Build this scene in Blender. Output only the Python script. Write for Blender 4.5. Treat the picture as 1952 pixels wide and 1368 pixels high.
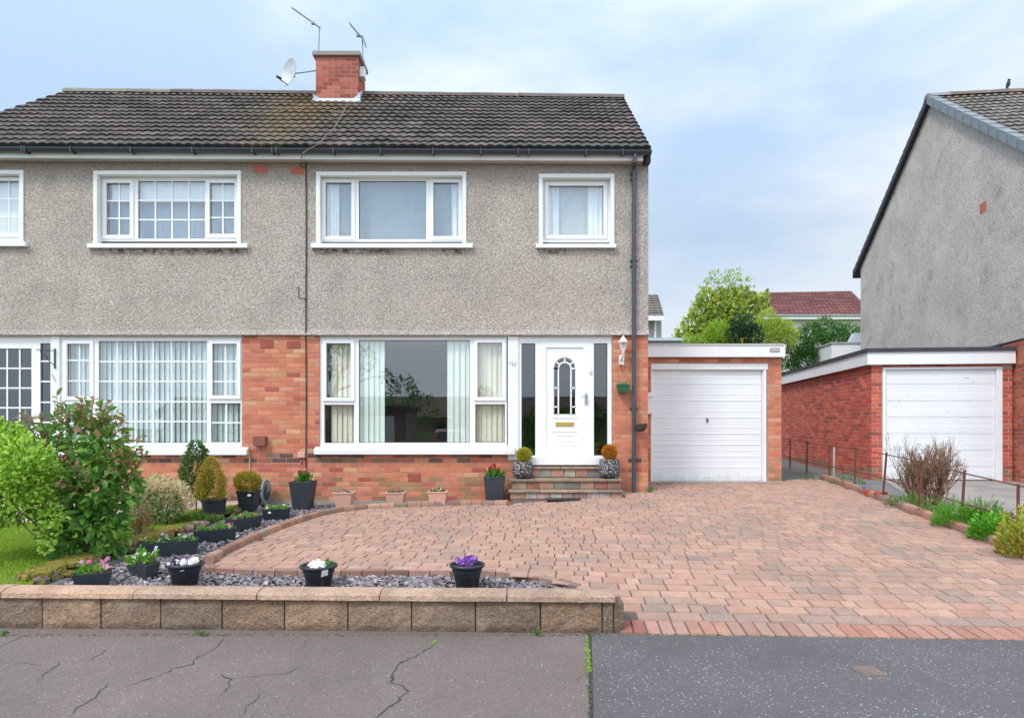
import bpy, bmesh, math, random
import numpy as np
from mathutils import Vector
random.seed(7); rng = np.random.default_rng(7)
R = math.radians; PI = math.pi
S = bpy.context.scene; COL = S.collection
for o in list(bpy.data.objects): bpy.data.objects.remove(o)
# ------------------------------------------------------------------ camera
FP, CX, HY, CZ = 1301.0, 976.0, 804.0, 1.485      # focal length (photo px), centre column, horizon row, eye height
cam = bpy.data.cameras.new('camera'); cam.sensor_width = 36; cam.lens = FP/1952*36
cam.shift_y = (HY-684)/1952; cam.clip_end = 2000; cam.clip_start = .05
co = bpy.data.objects.new('camera', cam); COL.objects.link(co)
co.location = (0, 0, CZ); co.rotation_euler = (R(90), 0, 0); S.camera = co
# ------------------------------------------------------------------ world, sun, exposure
SUN_EL, SUN_AZ = 50, 222      # azimuth clockwise from +Y: behind the camera, slightly left
w = bpy.data.worlds.new('World'); S.world = w; w.use_nodes = True
nt = w.node_tree; N = nt.nodes; L = nt.links; N.clear()
out = N.new('ShaderNodeOutputWorld'); bg = N.new('ShaderNodeBackground'); L.new(bg.outputs[0], out.inputs[0])
sky = N.new('ShaderNodeTexSky'); sky.sky_type = 'NISHITA'; sky.sun_disc = False
sky.sun_elevation = R(SUN_EL); sky.sun_rotation = R(SUN_AZ); sky.air_density = 1.0; sky.dust_density = 1.5; sky.ozone_density = 1.0
tc = N.new('ShaderNodeTexCoord')
mp = N.new('ShaderNodeMapping'); mp.inputs['Scale'].default_value = (1.0, 1.0, 2.6); mp.inputs['Location'].default_value = (.35, .2, .1)
mp.inputs['Rotation'].default_value = (0, R(14), 0)
L.new(tc.outputs['Generated'], mp.inputs[0])
n1 = N.new('ShaderNodeTexNoise'); n1.inputs['Scale'].default_value = 1.7; n1.inputs['Detail'].default_value = 9; n1.inputs['Roughness'].default_value = .52
n1.inputs['Distortion'].default_value = .25
L.new(mp.outputs[0], n1.inputs[0])
sx = N.new('ShaderNodeSeparateXYZ'); L.new(tc.outputs['Generated'], sx.inputs[0])
def wmath(op, a, b=None):
    m = N.new('ShaderNodeMath'); m.operation = op
    for i, v in enumerate((a, b)):
        if v is None: continue
        if isinstance(v, (int, float)): m.inputs[i].default_value = v
        else: L.new(v, m.inputs[i])
    return m.outputs[0]
bias = wmath('ADD', wmath('MULTIPLY', sx.outputs[0], .34), .03)       # clearer air on the left, more cloud on the right
cf = wmath('ADD', n1.outputs[0], bias)
rp = N.new('ShaderNodeMapRange'); rp.inputs[1].default_value = .42; rp.inputs[2].default_value = .68; rp.interpolation_type = 'SMOOTHSTEP'
rp.inputs[3].default_value = .16; rp.inputs[4].default_value = .95
L.new(cf, rp.inputs[0])
SKYB = .13
mx = N.new('ShaderNodeMix'); mx.data_type = 'RGBA'; L.new(rp.outputs[0], mx.inputs[0]); 
clr = N.new('ShaderNodeMix'); clr.data_type = 'RGBA'; clr.inputs[0].default_value = .75; L.new(sky.outputs[0], clr.inputs[6]); clr.inputs[7].default_value = (2.1, 2.95, 4.1, 1)
hz = N.new('ShaderNodeMapRange'); hz.inputs[1].default_value = 0; hz.inputs[2].default_value = .38; hz.inputs[3].default_value = .75; hz.inputs[4].default_value = 0; L.new(sx.outputs[2], hz.inputs[0])
hm = N.new('ShaderNodeMix'); hm.data_type = 'RGBA'; L.new(hz.outputs[0], hm.inputs[0]); L.new(clr.outputs[2], hm.inputs[6]); hm.inputs[7].default_value = (2.95, 3.55, 4.35, 1)
L.new(hm.outputs[2], mx.inputs[6])
mx.inputs[7].default_value = (4.0, 4.3, 4.65, 1)
bk = N.new('ShaderNodeMapRange'); bk.inputs[1].default_value = -.6; bk.inputs[2].default_value = .35; bk.inputs[3].default_value = 1.75; bk.inputs[4].default_value = 1.0; L.new(sx.outputs[1], bk.inputs[0])   # sky behind the camera raised, added fill for the street fronts
zb_ = N.new('ShaderNodeMapRange'); zb_.inputs[1].default_value = .25; zb_.inputs[2].default_value = .9; zb_.inputs[3].default_value = 0; zb_.inputs[4].default_value = .9; L.new(sx.outputs[2], zb_.inputs[0])
bv = N.new('ShaderNodeVectorMath'); bv.operation = 'SCALE'; L.new(mx.outputs[2], bv.inputs[0]); L.new(wmath('ADD', bk.outputs[0], zb_.outputs[0]), bv.inputs[3]); L.new(bv.outputs[0], bg.inputs[0]); bg.inputs[1].default_value = SKYB
sl = bpy.data.lights.new('sun', 'SUN'); sl.energy = 1.5; sl.angle = R(14); sl.color = (1, .96, .9)
so = bpy.data.objects.new('sun', sl); COL.objects.link(so)
so.rotation_euler = (R(90-SUN_EL), 0, R(180-SUN_AZ)+0); so.location = (0, -5, 12)
d = Vector((math.sin(R(SUN_AZ))*math.cos(R(SUN_EL)), math.cos(R(SUN_AZ))*math.cos(R(SUN_EL)), math.sin(R(SUN_EL))))
so.rotation_euler = d.to_track_quat('Z', 'Y').to_euler()
S.view_settings.view_transform = 'Standard'; S.view_settings.look = 'None'; S.view_settings.gamma = 1
S.view_settings.exposure = .66
S.render.engine = 'CYCLES'
S.cycles.max_bounces = 8; S.cycles.transparent_max_bounces = 12

# ------------------------------------------------------------------ ground heights and pixel helpers
def sst(t): t = min(1, max(0, t)); return t*t*(3-2*t)
def hr(Y): return float(np.interp(Y, [4.75, 5.3, 6, 7.5, 9.5, 11, 12.2, 20, 60], [0, .06, .125, .215, .31, .385, .43, .5, .6]))
def hl(Y): return float(np.interp(Y, [4.8, 5.8, 8, 10.75, 12.2, 20, 60], [.15, .165, .2, .235, .3, .45, .6]))
def h(X, Y):
    k = sst((Y-5)/2); a = .45+(-.8-.45)*k; b = .72+(1.5-.72)*k
    t = sst((X-a)/(b-a)); return hl(Y)*(1-t)+hr(Y)*t
def X_(px, Y): return (px-CX)*Y/FP
def Z_(py, Y): return CZ+(HY-py)*Y/FP
def W(px, py, Y): return (X_(px, Y), Y, Z_(py, Y))
def G(px, py, off=0.):                      # where the sight line through a pixel meets the garden's surface
    Y = 3.0
    while Y < 60:
        X = X_(px, Y); z = Z_(py, Y)
        g = (h(X, Y) if Y > 4.75 else 0)+off
        if z <= g: return (X, Y, g)
        Y += .01
    return (X_(px, Y), Y, off)
# ------------------------------------------------------------------ mesh builder
class MB:
    def __init__(s): s.v = []; s.f = []; s.c = []
    def add(s, vs, fs, col=None):
        n = len(s.v); s.v.extend([tuple(p) for p in vs]); s.f.extend([tuple(i+n for i in f) for f in fs]); s.c.extend([col]*len(fs))
    def box(s, x0, x1, y0, y1, z0, z1, col=None):
        if x0 > x1: x0, x1 = x1, x0
        s.add([(x0,y0,z0),(x1,y0,z0),(x1,y1,z0),(x0,y1,z0),(x0,y0,z1),(x1,y0,z1),(x1,y1,z1),(x0,y1,z1)],
              [(0,3,2,1),(4,5,6,7),(0,1,5,4),(1,2,6,5),(2,3,7,6),(3,0,4,7)], col)
    def prism(s, poly, z0, z1, col=None):       # poly in xy; z0, z1 numbers or functions
        n = len(poly); f0 = z0 if callable(z0) else (lambda x, y: z0); f1 = z1 if callable(z1) else (lambda x, y: z1)
        vs = [(x, y, f0(x, y)) for x, y in poly]+[(x, y, f1(x, y)) for x, y in poly]
        s.add(vs, [tuple(range(n-1, -1, -1)), tuple(range(n, 2*n))]+[(i, (i+1) % n, n+(i+1) % n, n+i) for i in range(n)], col)
    def extr(s, pts, vec, col=None):            # any planar outline pushed along vec
        n = len(pts); q = [tuple(np.add(p, vec)) for p in pts]
        s.add(list(pts)+q, [tuple(range(n)), tuple(range(2*n-1, n-1, -1))]+[(i, n+i, n+(i+1) % n, (i+1) % n) for i in range(n)], col)
    def tube(s, path, r, seg=8, col=None, cap=True):
        P = [Vector(p) for p in path]; rs = r if hasattr(r, '__len__') else [r]*len(P); rings = []
        for i, p in enumerate(P):
            t = (P[min(i+1, len(P)-1)]-P[max(i-1, 0)])
            t = t.normalized() if t.length > 1e-9 else Vector((0,0,1))
            u = t.cross(Vector((0,0,1)))
            if u.length < .05: u = t.cross(Vector((0,1,0)))
            u.normalize(); v = t.cross(u)
            rings.append([p+(u*math.cos(a)+v*math.sin(a))*rs[i] for a in [2*PI*k/seg for k in range(seg)]])
        vs = [q for ring in rings for q in ring]; fs = []
        for i in range(len(P)-1):
            for k in range(seg): fs.append((i*seg+k, i*seg+(k+1) % seg, (i+1)*seg+(k+1) % seg, (i+1)*seg+k))
        if cap: fs += [tuple(range(seg-1, -1, -1)), tuple(range((len(P)-1)*seg, len(P)*seg))]
        s.add(vs, fs, col)
    def lathe(s, c, prof, seg=24, col=None, sxy=(1, 1), rot=0):
        vs = []; fs = []; n = len(prof)
        for r, z in prof:
            for k in range(seg):
                a = 2*PI*k/seg+rot; vs.append((c[0]+r*math.cos(a)*sxy[0], c[1]+r*math.sin(a)*sxy[1], c[2]+z))
        for i in range(n-1):
            for k in range(seg): fs.append((i*seg+k, i*seg+(k+1) % seg, (i+1)*seg+(k+1) % seg, (i+1)*seg+k))
        s.add(vs, fs, col)
    def plate(s, x0, x1, z0, z1, y0, y1, holes, col=None):   # upright plate with rectangular holes, cut along the holes' lines
        zs = sorted({z0, z1, *[min(max(v, z0), z1) for hh in holes for v in (hh[2], hh[3])]})
        for a, b in zip(zs[:-1], zs[1:]):
            if b-a < 1e-5: continue
            m = (a+b)/2; cuts = sorted([(max(hh[0], x0), min(hh[1], x1)) for hh in holes if hh[2] < m < hh[3] and hh[1] > x0 and hh[0] < x1])
            x = x0
            for c, d_ in cuts:
                if c-x > 1e-5: s.box(x, c, y0, y1, a, b, col)
                x = max(x, d_)
            if x1-x > 1e-5: s.box(x, x1, y0, y1, a, b, col)
    def np(s, V, F, C): s.npd = getattr(s, 'npd', []); s.npd.append((V, F, C))
    def arrays(s):
        V = [np.array(s.v, dtype=float).reshape(-1, 3)]; faces = list(s.f); cols = list(s.c); n = len(s.v)
        for v, f, c in getattr(s, 'npd', []):
            V.append(v); faces.extend(map(tuple, (f+n).tolist())); cols.extend(map(tuple, c.tolist())); n += len(v)
        return np.concatenate(V), faces, cols
    def build(s, name, mat, parent=None, smooth=False, bevel=0, bseg=2):
        V, faces, cols = s.arrays()
        me = bpy.data.meshes.new(name)
        if parent is not None: org = wloc(parent)
        else: mn = V.min(0); mxx = V.max(0); org = np.array([(mn[0]+mxx[0])/2, (mn[1]+mxx[1])/2, mn[2]])
        me.from_pydata((V-org).tolist(), [], faces); me.materials.append(mat)
        if any(c is not None for c in cols):
            at = me.attributes.new('Col', 'FLOAT_COLOR', 'FACE')
            arr = np.ones((len(faces), 4), dtype=np.float32)
            arr[:, :3] = np.array([(c if c is not None else (.5, .5, .5)) for c in cols])[:, :3]
            at.data.foreach_set('color', arr.ravel())
        if smooth: me.polygons.foreach_set('use_smooth', [True]*len(faces))
        me.update()
        o = bpy.data.objects.new(name, me); COL.objects.link(o)
        if parent is not None: o.parent = parent
        else: o.location = org
        if bevel:
            m = o.modifiers.new('bevel', 'BEVEL'); m.width = bevel; m.segments = bseg; m.limit_method = 'ANGLE'; m.angle_limit = R(35)
        return o
def wloc(o):
    p = np.zeros(3)
    while o is not None: p += np.array(o.location); o = o.parent
    return p
def tag(o, label=None, cat=None, group=None, kind=None):
    if label: o['label'] = label
    if cat: o['category'] = cat
    if group: o['group'] = group
    if kind: o['kind'] = kind
    return o
def thing(name, loc, label, cat, group=None):
    o = bpy.data.objects.new(name, None); COL.objects.link(o); o.location = loc; o.empty_display_size = .1
    return tag(o, label, cat, group)
def struct(name, mb, mat, **k): return tag(mb.build(name, mat, **k), kind='structure')
def jit(c, a=.1, b=.05):
    k = 1+random.uniform(-a, a); return tuple(max(0, x*k*(1+random.uniform(-b, b))) for x in c)
# ------------------------------------------------------------------ materials
class NG:
    def __init__(s, name):
        s.m = bpy.data.materials.new(name); s.m.use_nodes = True; s.t = s.m.node_tree; s.N = s.t.nodes; s.N.clear()
        s.o = s.N.new('ShaderNodeOutputMaterial')
        s.tc = s.N.new('ShaderNodeTexCoord').outputs['Object']
    def l(s, a, b): s.t.links.new(a, b)
    def put(s, sock, v):
        if isinstance(v, (int, float)): sock.default_value = v
        elif isinstance(v, (tuple, list)): sock.default_value = (*v, 1) if len(v) == 3 and len(sock.default_value) == 4 else v
        else: s.l(v, sock)
    def math(s, op, a, b=0, c=None, clamp=False):
        m = s.N.new('ShaderNodeMath'); m.operation = op; m.use_clamp = clamp; s.put(m.inputs[0], a); s.put(m.inputs[1], b)
        if c is not None: s.put(m.inputs[2], c)
        return m.outputs[0]
    def noise(s, scale, detail=4, rough=.55, dist=0, vec=None, out=0):
        n = s.N.new('ShaderNodeTexNoise'); n.inputs['Scale'].default_value = scale; n.inputs['Detail'].default_value = detail
        n.inputs['Roughness'].default_value = rough; n.inputs['Distortion'].default_value = dist; s.l(vec or s.tc, n.inputs['Vector']); return n.outputs[out]
    def voro(s, scale, feat='F1', vec=None, out='Distance'):
        n = s.N.new('ShaderNodeTexVoronoi'); n.feature = feat; n.inputs['Scale'].default_value = scale; s.l(vec or s.tc, n.inputs['Vector']); return n.outputs[out]
    def map(s, v, a, b, c=0, d=1, smooth=False):
        n = s.N.new('ShaderNodeMapRange'); n.clamp = True
        if smooth: n.interpolation_type = 'SMOOTHSTEP'
        s.put(n.inputs[0], v)
        for i, x in enumerate((a, b, c, d)): n.inputs[i+1].default_value = x
        return n.outputs[0]
    def mix(s, f, a, b, mode='MIX'):
        n = s.N.new('ShaderNodeMix'); n.data_type = 'RGBA'; n.blend_type = mode; s.put(n.inputs[0], f); s.put(n.inputs[6], a); s.put(n.inputs[7], b); return n.outputs[2]
    def scale(s, col, f):
        n = s.N.new('ShaderNodeVectorMath'); n.operation = 'SCALE'; s.put(n.inputs[0], col); s.put(n.inputs[3], f); return n.outputs[0]
    def attr(s, name='Col'):
        n = s.N.new('ShaderNodeAttribute'); n.attribute_name = name; return n.outputs['Color']
    def xyz(s, vec=None):
        n = s.N.new('ShaderNodeSeparateXYZ'); s.l(vec or s.tc, n.inputs[0]); return n.outputs
    def mapv(s, sc=(1,1,1), loc=(0,0,0)):
        n = s.N.new('ShaderNodeMapping'); n.inputs['Scale'].default_value = sc; n.inputs['Location'].default_value = loc; s.l(s.tc, n.inputs[0]); return n.outputs[0]
    def geo(s): return s.N.new('ShaderNodeNewGeometry').outputs['Position']
    def bsdf(s, col, rough=.8, metal=0, spec=.5, bump=None, bs=.3, bd=.01, coat=0):
        b = s.N.new('ShaderNodeBsdfPrincipled'); s.put(b.inputs['Base Color'], col); s.put(b.inputs['Roughness'], rough); s.put(b.inputs['Metallic'], metal)
        b.inputs['Specular IOR Level'].default_value = spec; b.inputs['Coat Weight'].default_value = coat
        if bump is not None:
            n = s.N.new('ShaderNodeBump'); n.inputs['Strength'].default_value = bs; n.inputs['Distance'].default_value = bd; s.l(bump, n.inputs['Height']); s.l(n.outputs[0], b.inputs['Normal'])
        return b
    def end(s, b): s.l(b.outputs[0], s.o.inputs[0]); return s.m
def mat(name, col=None, rough=.8, var=.15, vs=6, fine=.1, fs=90, bs=.25, bd=.004, bscale=None, metal=0, spec=.5, dirt=None, coat=0):
    """plain surface: own colour (or the faces' colours), coarse and fine mottling, bump, optional dirt colour"""
    g = NG(name); c = g.attr() if col is None else tuple(col)
    f = g.math('MULTIPLY', g.map(g.noise(vs, 5, .6), .25, .75, 1-var, 1+var), g.map(g.noise(fs, 3, .6), .25, .75, 1-fine, 1+fine))
    if isinstance(c, tuple): c = g.mix(0, c, c)
    c = g.scale(c, f)
    if dirt: c = g.mix(g.map(g.noise(dirt[1], 6, .65), dirt[2], dirt[3], 0, dirt[4], True), c, dirt[0])
    return g.end(g.bsdf(c, rough, metal, spec, g.noise(bscale or fs, 4, .6), bs, bd, coat))
M = {}
# roughcast: stone chips thrown on mortar
def roughcast(name, c1, c2, c3, stains_and_shade):
    g = NG(name)
    v = g.N.new('ShaderNodeTexVoronoi'); v.inputs['Scale'].default_value = 78; g.l(g.tc, v.inputs['Vector'])
    wv = g.voro(30, out='Distance')
    vx = g.xyz(v.outputs['Color'])[0]
    c = g.mix(g.map(vx, .1, .75), c1, c2); c = g.mix(g.map(vx, .82, .98), c, c3)
    pit = g.map(v.outputs['Distance'], .35, .85, 1.0, .55)
    c = g.scale(c, g.math('MULTIPLY', pit, g.map(g.noise(1.3, 6, .65), .3, .7, .84, 1.12)))
    c = g.scale(c, g.map(g.noise(24, 3, .7), .3, .7, .8, 1.16))
    c = g.scale(c, g.map(g.noise(75, 2, .7), .3, .7, .84, 1.14))
    P = g.xyz(g.geo())
    if stains_and_shade == 'front':
        band = g.math('MULTIPLY', g.map(P[2], 4.09, 4.17, 0, 1), g.map(P[2], 4.24, 4.25, 1, 0))
        spans = 0
        for a_, b__ in ((-6.5, -4.25), (-3.15, -1.75), (-1.1, -.7), (.5, .85)):
            spans = g.math('ADD', spans, g.math('MULTIPLY', g.math('GREATER_THAN', P[0], a_), g.math('LESS_THAN', P[0], b__)))
        c = g.mix(g.math('MULTIPLY', g.math('MULTIPLY', band, spans), g.map(g.noise(11, 4, .6), .47, .56, 0, .85)), c, (.13, .095, .075))
        c = g.mix(g.map(g.noise(1.1, 8, .75, vec=g.mapv((2.2, 2.2, .5))), .56, .72, 0, .28, True), c, (.30, .25, .20))
        top = g.math('MULTIPLY', g.map(g.math('ADD', P[2], g.math('MULTIPLY', g.noise(3, 3), .25)), 5.38, 5.62, 0, .6), 1)  # dirt below the eaves, with the eaves' shade painted in as well
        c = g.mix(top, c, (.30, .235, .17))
    else:
        c = g.mix(g.map(g.noise(2.2, 8, .75), .54, .68, 0, .42, True), c, (.20, .18, .155))
        c = g.mix(g.map(g.noise(5, 6, .8, vec=g.mapv((1, 1, .6), (3, 3, 3))), .62, .7, 0, .6, True), c, (.12, .095, .07))
    b = g.bsdf(c, .95, 0, .2, g.math('ADD', g.math('MULTIPLY', v.outputs['Distance'], -1), g.math('MULTIPLY', g.noise(40, 3), 1.2)), .9, .02)
    return g.end(b)
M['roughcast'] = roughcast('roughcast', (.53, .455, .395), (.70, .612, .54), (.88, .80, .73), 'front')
M['roughcast_grey'] = roughcast('roughcast_grey', (.64, .565, .505), (.82, .735, .665), (.95, .88, .82), 'side')
M['brick'] = mat('brick', None, .9, .12, 5, .16, 70, .5, .006, dirt=((.16, .12, .09), 2.2, .60, .78, .45))
M['mortar'] = mat('mortar', (.42, .27, .19), .95, .15, 8, .15, 120, .5, .004)
M['brick_low'] = M['brick']
M['paver'] = mat('paver', None, .9, .14, 9, .28, 85, .5, .003, dirt=((.20, .155, .125), 1.0, .46, .72, .5))
M['joint'] = mat('joint_sand', (.11, .08, .065), .95, .2, 6)
def tile_mat():
    g = NG('mossy_roof_tile'); c = g.scale(g.attr(), g.math('MULTIPLY', g.map(g.noise(3, 5, .6), .25, .75, .84, 1.16), g.map(g.noise(60, 3, .6), .25, .75, .75, 1.25)))
    P = g.xyz(g.geo()); a = g.math('ABSOLUTE', g.math('ADD', P[0], 3.75)); b = g.math('ABSOLUTE', g.math('ADD', P[0], 3.0))
    m = g.math('MULTIPLY', g.map(a, .15, 2.3, .29, -.14), g.map(P[2], 5.7, 7.7, .45, 1.0))
    k = g.math('ADD', g.noise(9, 6, .75), m); n2 = g.noise(6, 4, .6)
    mc = g.mix(g.map(n2, .42, .52), (.16, .085, .04), (.15, .105, .045)); mc = g.mix(g.map(n2, .58, .64), mc, (.10, .10, .045)); mc = g.mix(g.map(g.noise(45, 2), .62, .7), mc, (.30, .31, .25))
    c = g.mix(g.map(k, .60, .74, 0, .85), c, mc); c = g.mix(g.map(g.noise(4, 6, .65), .60, .72, 0, .45), c, (.05, .045, .04))
    return g.end(g.bsdf(c, .88, 0, .3, g.noise(60, 4, .6), .6, .008))
M['tile_moss'] = tile_mat()
M['tile'] = mat('roof_tile', None, .85, .16, 3, .22, 60, .5, .006, dirt=((.05, .045, .04), 4, .58, .72, .5))
M['upvc'] = mat('white_upvc', (.80, .80, .80), .32, .02, 2, .015, 40, .03, .001)
M['white'] = mat('white_paint', (.76, .76, .75), .5, .05, 2, .03, 60, .12, .002, dirt=((.45, .43, .40), 3, .62, .85, .25))
M['garage_white'] = mat('garage_door_paint', (.74, .745, .755), .42, .035, 1.6, .02, 30, .08, .002, dirt=((.5, .49, .46), 5, .68, .85, .3))
def door_paint(name, chips):
    g = NG(name); c = g.scale(g.mix(0, (.74, .745, .755), (.7, .7, .7)), g.map(g.noise(1.6, 4), .3, .7, .95, 1.03)); P = g.xyz(g.geo())
    low = g.math('ADD', g.map(P[2], .42, .75, .30, 0), g.math('MULTIPLY', g.noise(9, 6, .7), .5)); c = g.mix(g.map(low, .36, .62, 0, .5, True), c, (.42, .38, .33))
    c = g.mix(g.map(g.noise(26, 3, .5, vec=g.mapv((.5, 1, 2.5))), chips, chips+.03, 0, .7), c, (.24, .21, .19)); return g.end(g.bsdf(c, .42, 0, .5, g.noise(30, 3), .08, .002))
M['garage_white'] = door_paint('garage_door_paint', .74)
M['old_white'] = door_paint('weathered_white_paint', .675)
M['black_pl'] = mat('black_plastic', (.022, .027, .033), .42, .15, 8, .1, 80, .15, .002)
M['slate_pl'] = mat('slate_grey_plastic', (.028, .036, .045), .55, .2, 6, .15, 60, .25, .002)
M['gutter'] = mat('grey_gutter_plastic', (.035, .042, .052), .38, .15, 3, .1, 60, .1, .002)
M['pipe'] = mat('downpipe_plastic', (.055, .062, .075), .42, .15, 3, .08, 60, .1, .002)
M['grey_pl'] = mat('grey_plastic', (.20, .25, .29), .5, .1, 5)
M['terra_pl'] = mat('pale_terracotta', (.62, .34, .26), .6, .08, 6, .06, 50, .1)
M['terra_red'] = mat('red_terracotta', (.50, .08, .04), .6, .12, 8)
M['vent'] = mat('terracotta_vent', (.30, .075, .05), .8, .15, 10)
M['vent_bright'] = mat('bright_vent', (.42, .12, .08), .8, .15, 10)
M['rust'] = mat('rusty_iron', (.15, .055, .038), .85, .3, 20, .25, 90, .5, .003, metal=.2)
M['brass'] = mat('brass', (.75, .52, .18), .3, .1, 5, metal=1)
M['steel'] = mat('steel', (.45, .46, .48), .35, .1, 5, metal=.9)
M['alu'] = mat('aerial_metal', (.26, .28, .30), .45, .1, 5, metal=.5)
M['dish'] = mat('dish_grey', (.50, .52, .53), .5, .08, 5)
M['lead'] = mat('lead_flashing', (.50, .54, .58), .55, .12, 7, .1, 40, .3)
M['felt'] = mat('roofing_felt', (.045, .047, .055), .9, .2, 4)
M['concrete'] = mat('concrete', (.30, .27, .23), .92, .2, 3, .15, 80, .4, .004)
M['dry_tile'] = mat('grey_verge_plastic', (.17, .19, .215), .5, .08, 4, .05, 60, .1)
M['interior'] = mat('room_wall', (.22, .21, .20), .9)
M['rubber'] = mat('rubber_mat', (.03, .03, .034), .8, .2, 30, .2, 120, .6, .004)
M['soil'] = mat('soil', (.055, .038, .026), .95, .3, 14, .3, 80, .9, .02)
M['lawn_ground'] = mat('lawn_soil', (.13, .19, .035), .95, .3, 4, .3, 60, .9, .02)
M['slab'] = mat('pink_slab', (.42, .30, .26), .9, .14, 4, .1, 80, .3, .003, dirt=((.2, .16, .13), 5, .55, .75, .5))
M['path'] = mat('grey_path', (.15, .145, .14), .95, .22, 3, .25, 60, .5, .006, dirt=((.10, .11, .05), 4, .6, .75, .5))
M['drive2'] = mat('grey_concrete_drive', (.275, .238, .212), .93, .25, 2.2, .2, 60, .5, .005, dirt=((.13, .12, .105), 3.5, .53, .72, .6))
M['slate'] = mat('slate_chip', None, .7, .15, 20, .2, 90, .3, .003)
M['bark'] = mat('bark', (.16, .105, .07), .9, .2, 12, .2, 60, .6, .006)
M['twig'] = mat('twig', None, .85, .15, 20)
M['moss'] = mat('moss', None, .95, .3, 20, .3, 90, .9, .02)
M['pebble'] = None
M['white_fab'] = mat('white_cloth', (.85, .85, .84), .9, .04, 8)
M['paper'] = mat('plant_label', (.72, .74, .72), .6, .1, 90)
M['voile'] = mat('pale_voile', (.86, .90, .91), .9, .03, 2)
M['cream_blind'] = mat('cream_blind', (.80, .76, .60), .85, .04, 3)
M['green_blind'] = mat('pale_green_curtain', (.74, .84, .75), .85, .04, 3)
M['blue_blind'] = mat('pale_blue_blind', (.66, .76, .75), .85, .04, 3)
M['red_paint'] = mat('red_car_paint', (.42, .015, .02), .25, .03, 2, coat=1)
M['dark_glass'] = mat('dark_glass', (.02, .025, .03), .08, .02, 2)
M['green_pl'] = mat('green_plastic', (.02, .13, .055), .5, .1, 8)
M['coir'] = mat('coir', (.07, .05, .04), .95, .3, 40, .3, 120, .9, .01)
M['bird'] = mat('feathers', (.012, .012, .014), .6)
M['numeral'] = mat('silver_numeral', (.34, .35, .36), .4, .1, 10, metal=.6)
def pebble_mat():
    g = NG('pebble_pot'); v = g.N.new('ShaderNodeTexVoronoi'); v.inputs['Scale'].default_value = 38; g.l(g.tc, v.inputs['Vector'])
    x = g.xyz(v.outputs['Color'])[0]
    c = g.mix(g.map(x, .2, .9), (.07, .07, .075), (.42, .41, .40)); c = g.mix(g.map(v.outputs['Distance'], .45, .62), c, (.025, .024, .024))
    return g.end(g.bsdf(c, .5, 0, .5, g.math('MULTIPLY', v.outputs['Distance'], -1), 1, .02))
M['pebble'] = pebble_mat()
def glass_mat(name, refl, tint=(.93, .96, .95)):
    g = NG(name); tr = g.N.new('ShaderNodeBsdfTransparent'); tr.inputs[0].default_value = (*tint, 1)
    gl = g.N.new('ShaderNodeBsdfGlossy'); gl.inputs['Roughness'].default_value = .0; gl.inputs[0].default_value = (.96, .98, 1, 1)
    bmp = g.N.new('ShaderNodeBump'); bmp.inputs['Strength'].default_value = .02; bmp.inputs['Distance'].default_value = .02
    g.l(g.noise(1.1, 1), bmp.inputs['Height']); g.l(bmp.outputs[0], gl.inputs['Normal'])
    ge = g.N.new('ShaderNodeNewGeometry'); dt = g.N.new('ShaderNodeVectorMath'); dt.operation = 'DOT_PRODUCT'; g.l(ge.outputs['Incoming'], dt.inputs[0]); g.l(ge.outputs['Normal'], dt.inputs[1])
    fr = g.math('MULTIPLY_ADD', g.math('POWER', g.math('SUBTRACT', 1, g.math('ABSOLUTE', dt.outputs['Value'])), 5), .96, .04)
    ms = g.N.new('ShaderNodeMixShader'); g.l(g.math('ADD', fr, refl, clamp=True), ms.inputs[0]); g.l(tr.outputs[0], ms.inputs[1]); g.l(gl.outputs[0], ms.inputs[2])
    g.l(ms.outputs[0], g.o.inputs[0]); return g.m
M['glass'] = glass_mat('window_glass', .05, (.985, .99, .988))
M['glass_up'] = glass_mat('window_glass_upstairs', .075, (.98, .99, .99))
M['glass_dk'] = glass_mat('dark_door_glass', .06, (.5, .55, .56))
def leaf_mat(name, tr=.35, rough=.5):
    g = NG(name); c = g.scale(g.attr(), g.map(g.noise(60, 2), .3, .7, .85, 1.15)); b = g.bsdf(c, rough, 0, .35)
    t = g.N.new('ShaderNodeBsdfTranslucent'); g.l(g.scale(c, 1.25), t.inputs[0])
    ms = g.N.new('ShaderNodeMixShader'); ms.inputs[0].default_value = tr; g.l(b.outputs[0], ms.inputs[1]); g.l(t.outputs[0], ms.inputs[2]); g.l(ms.outputs[0], g.o.inputs[0]); return g.m
M['leaf'] = leaf_mat('leaf'); M['petal'] = leaf_mat('petal', .3, .6); M['grass'] = leaf_mat('grass_blade', .3, .6)
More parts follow.
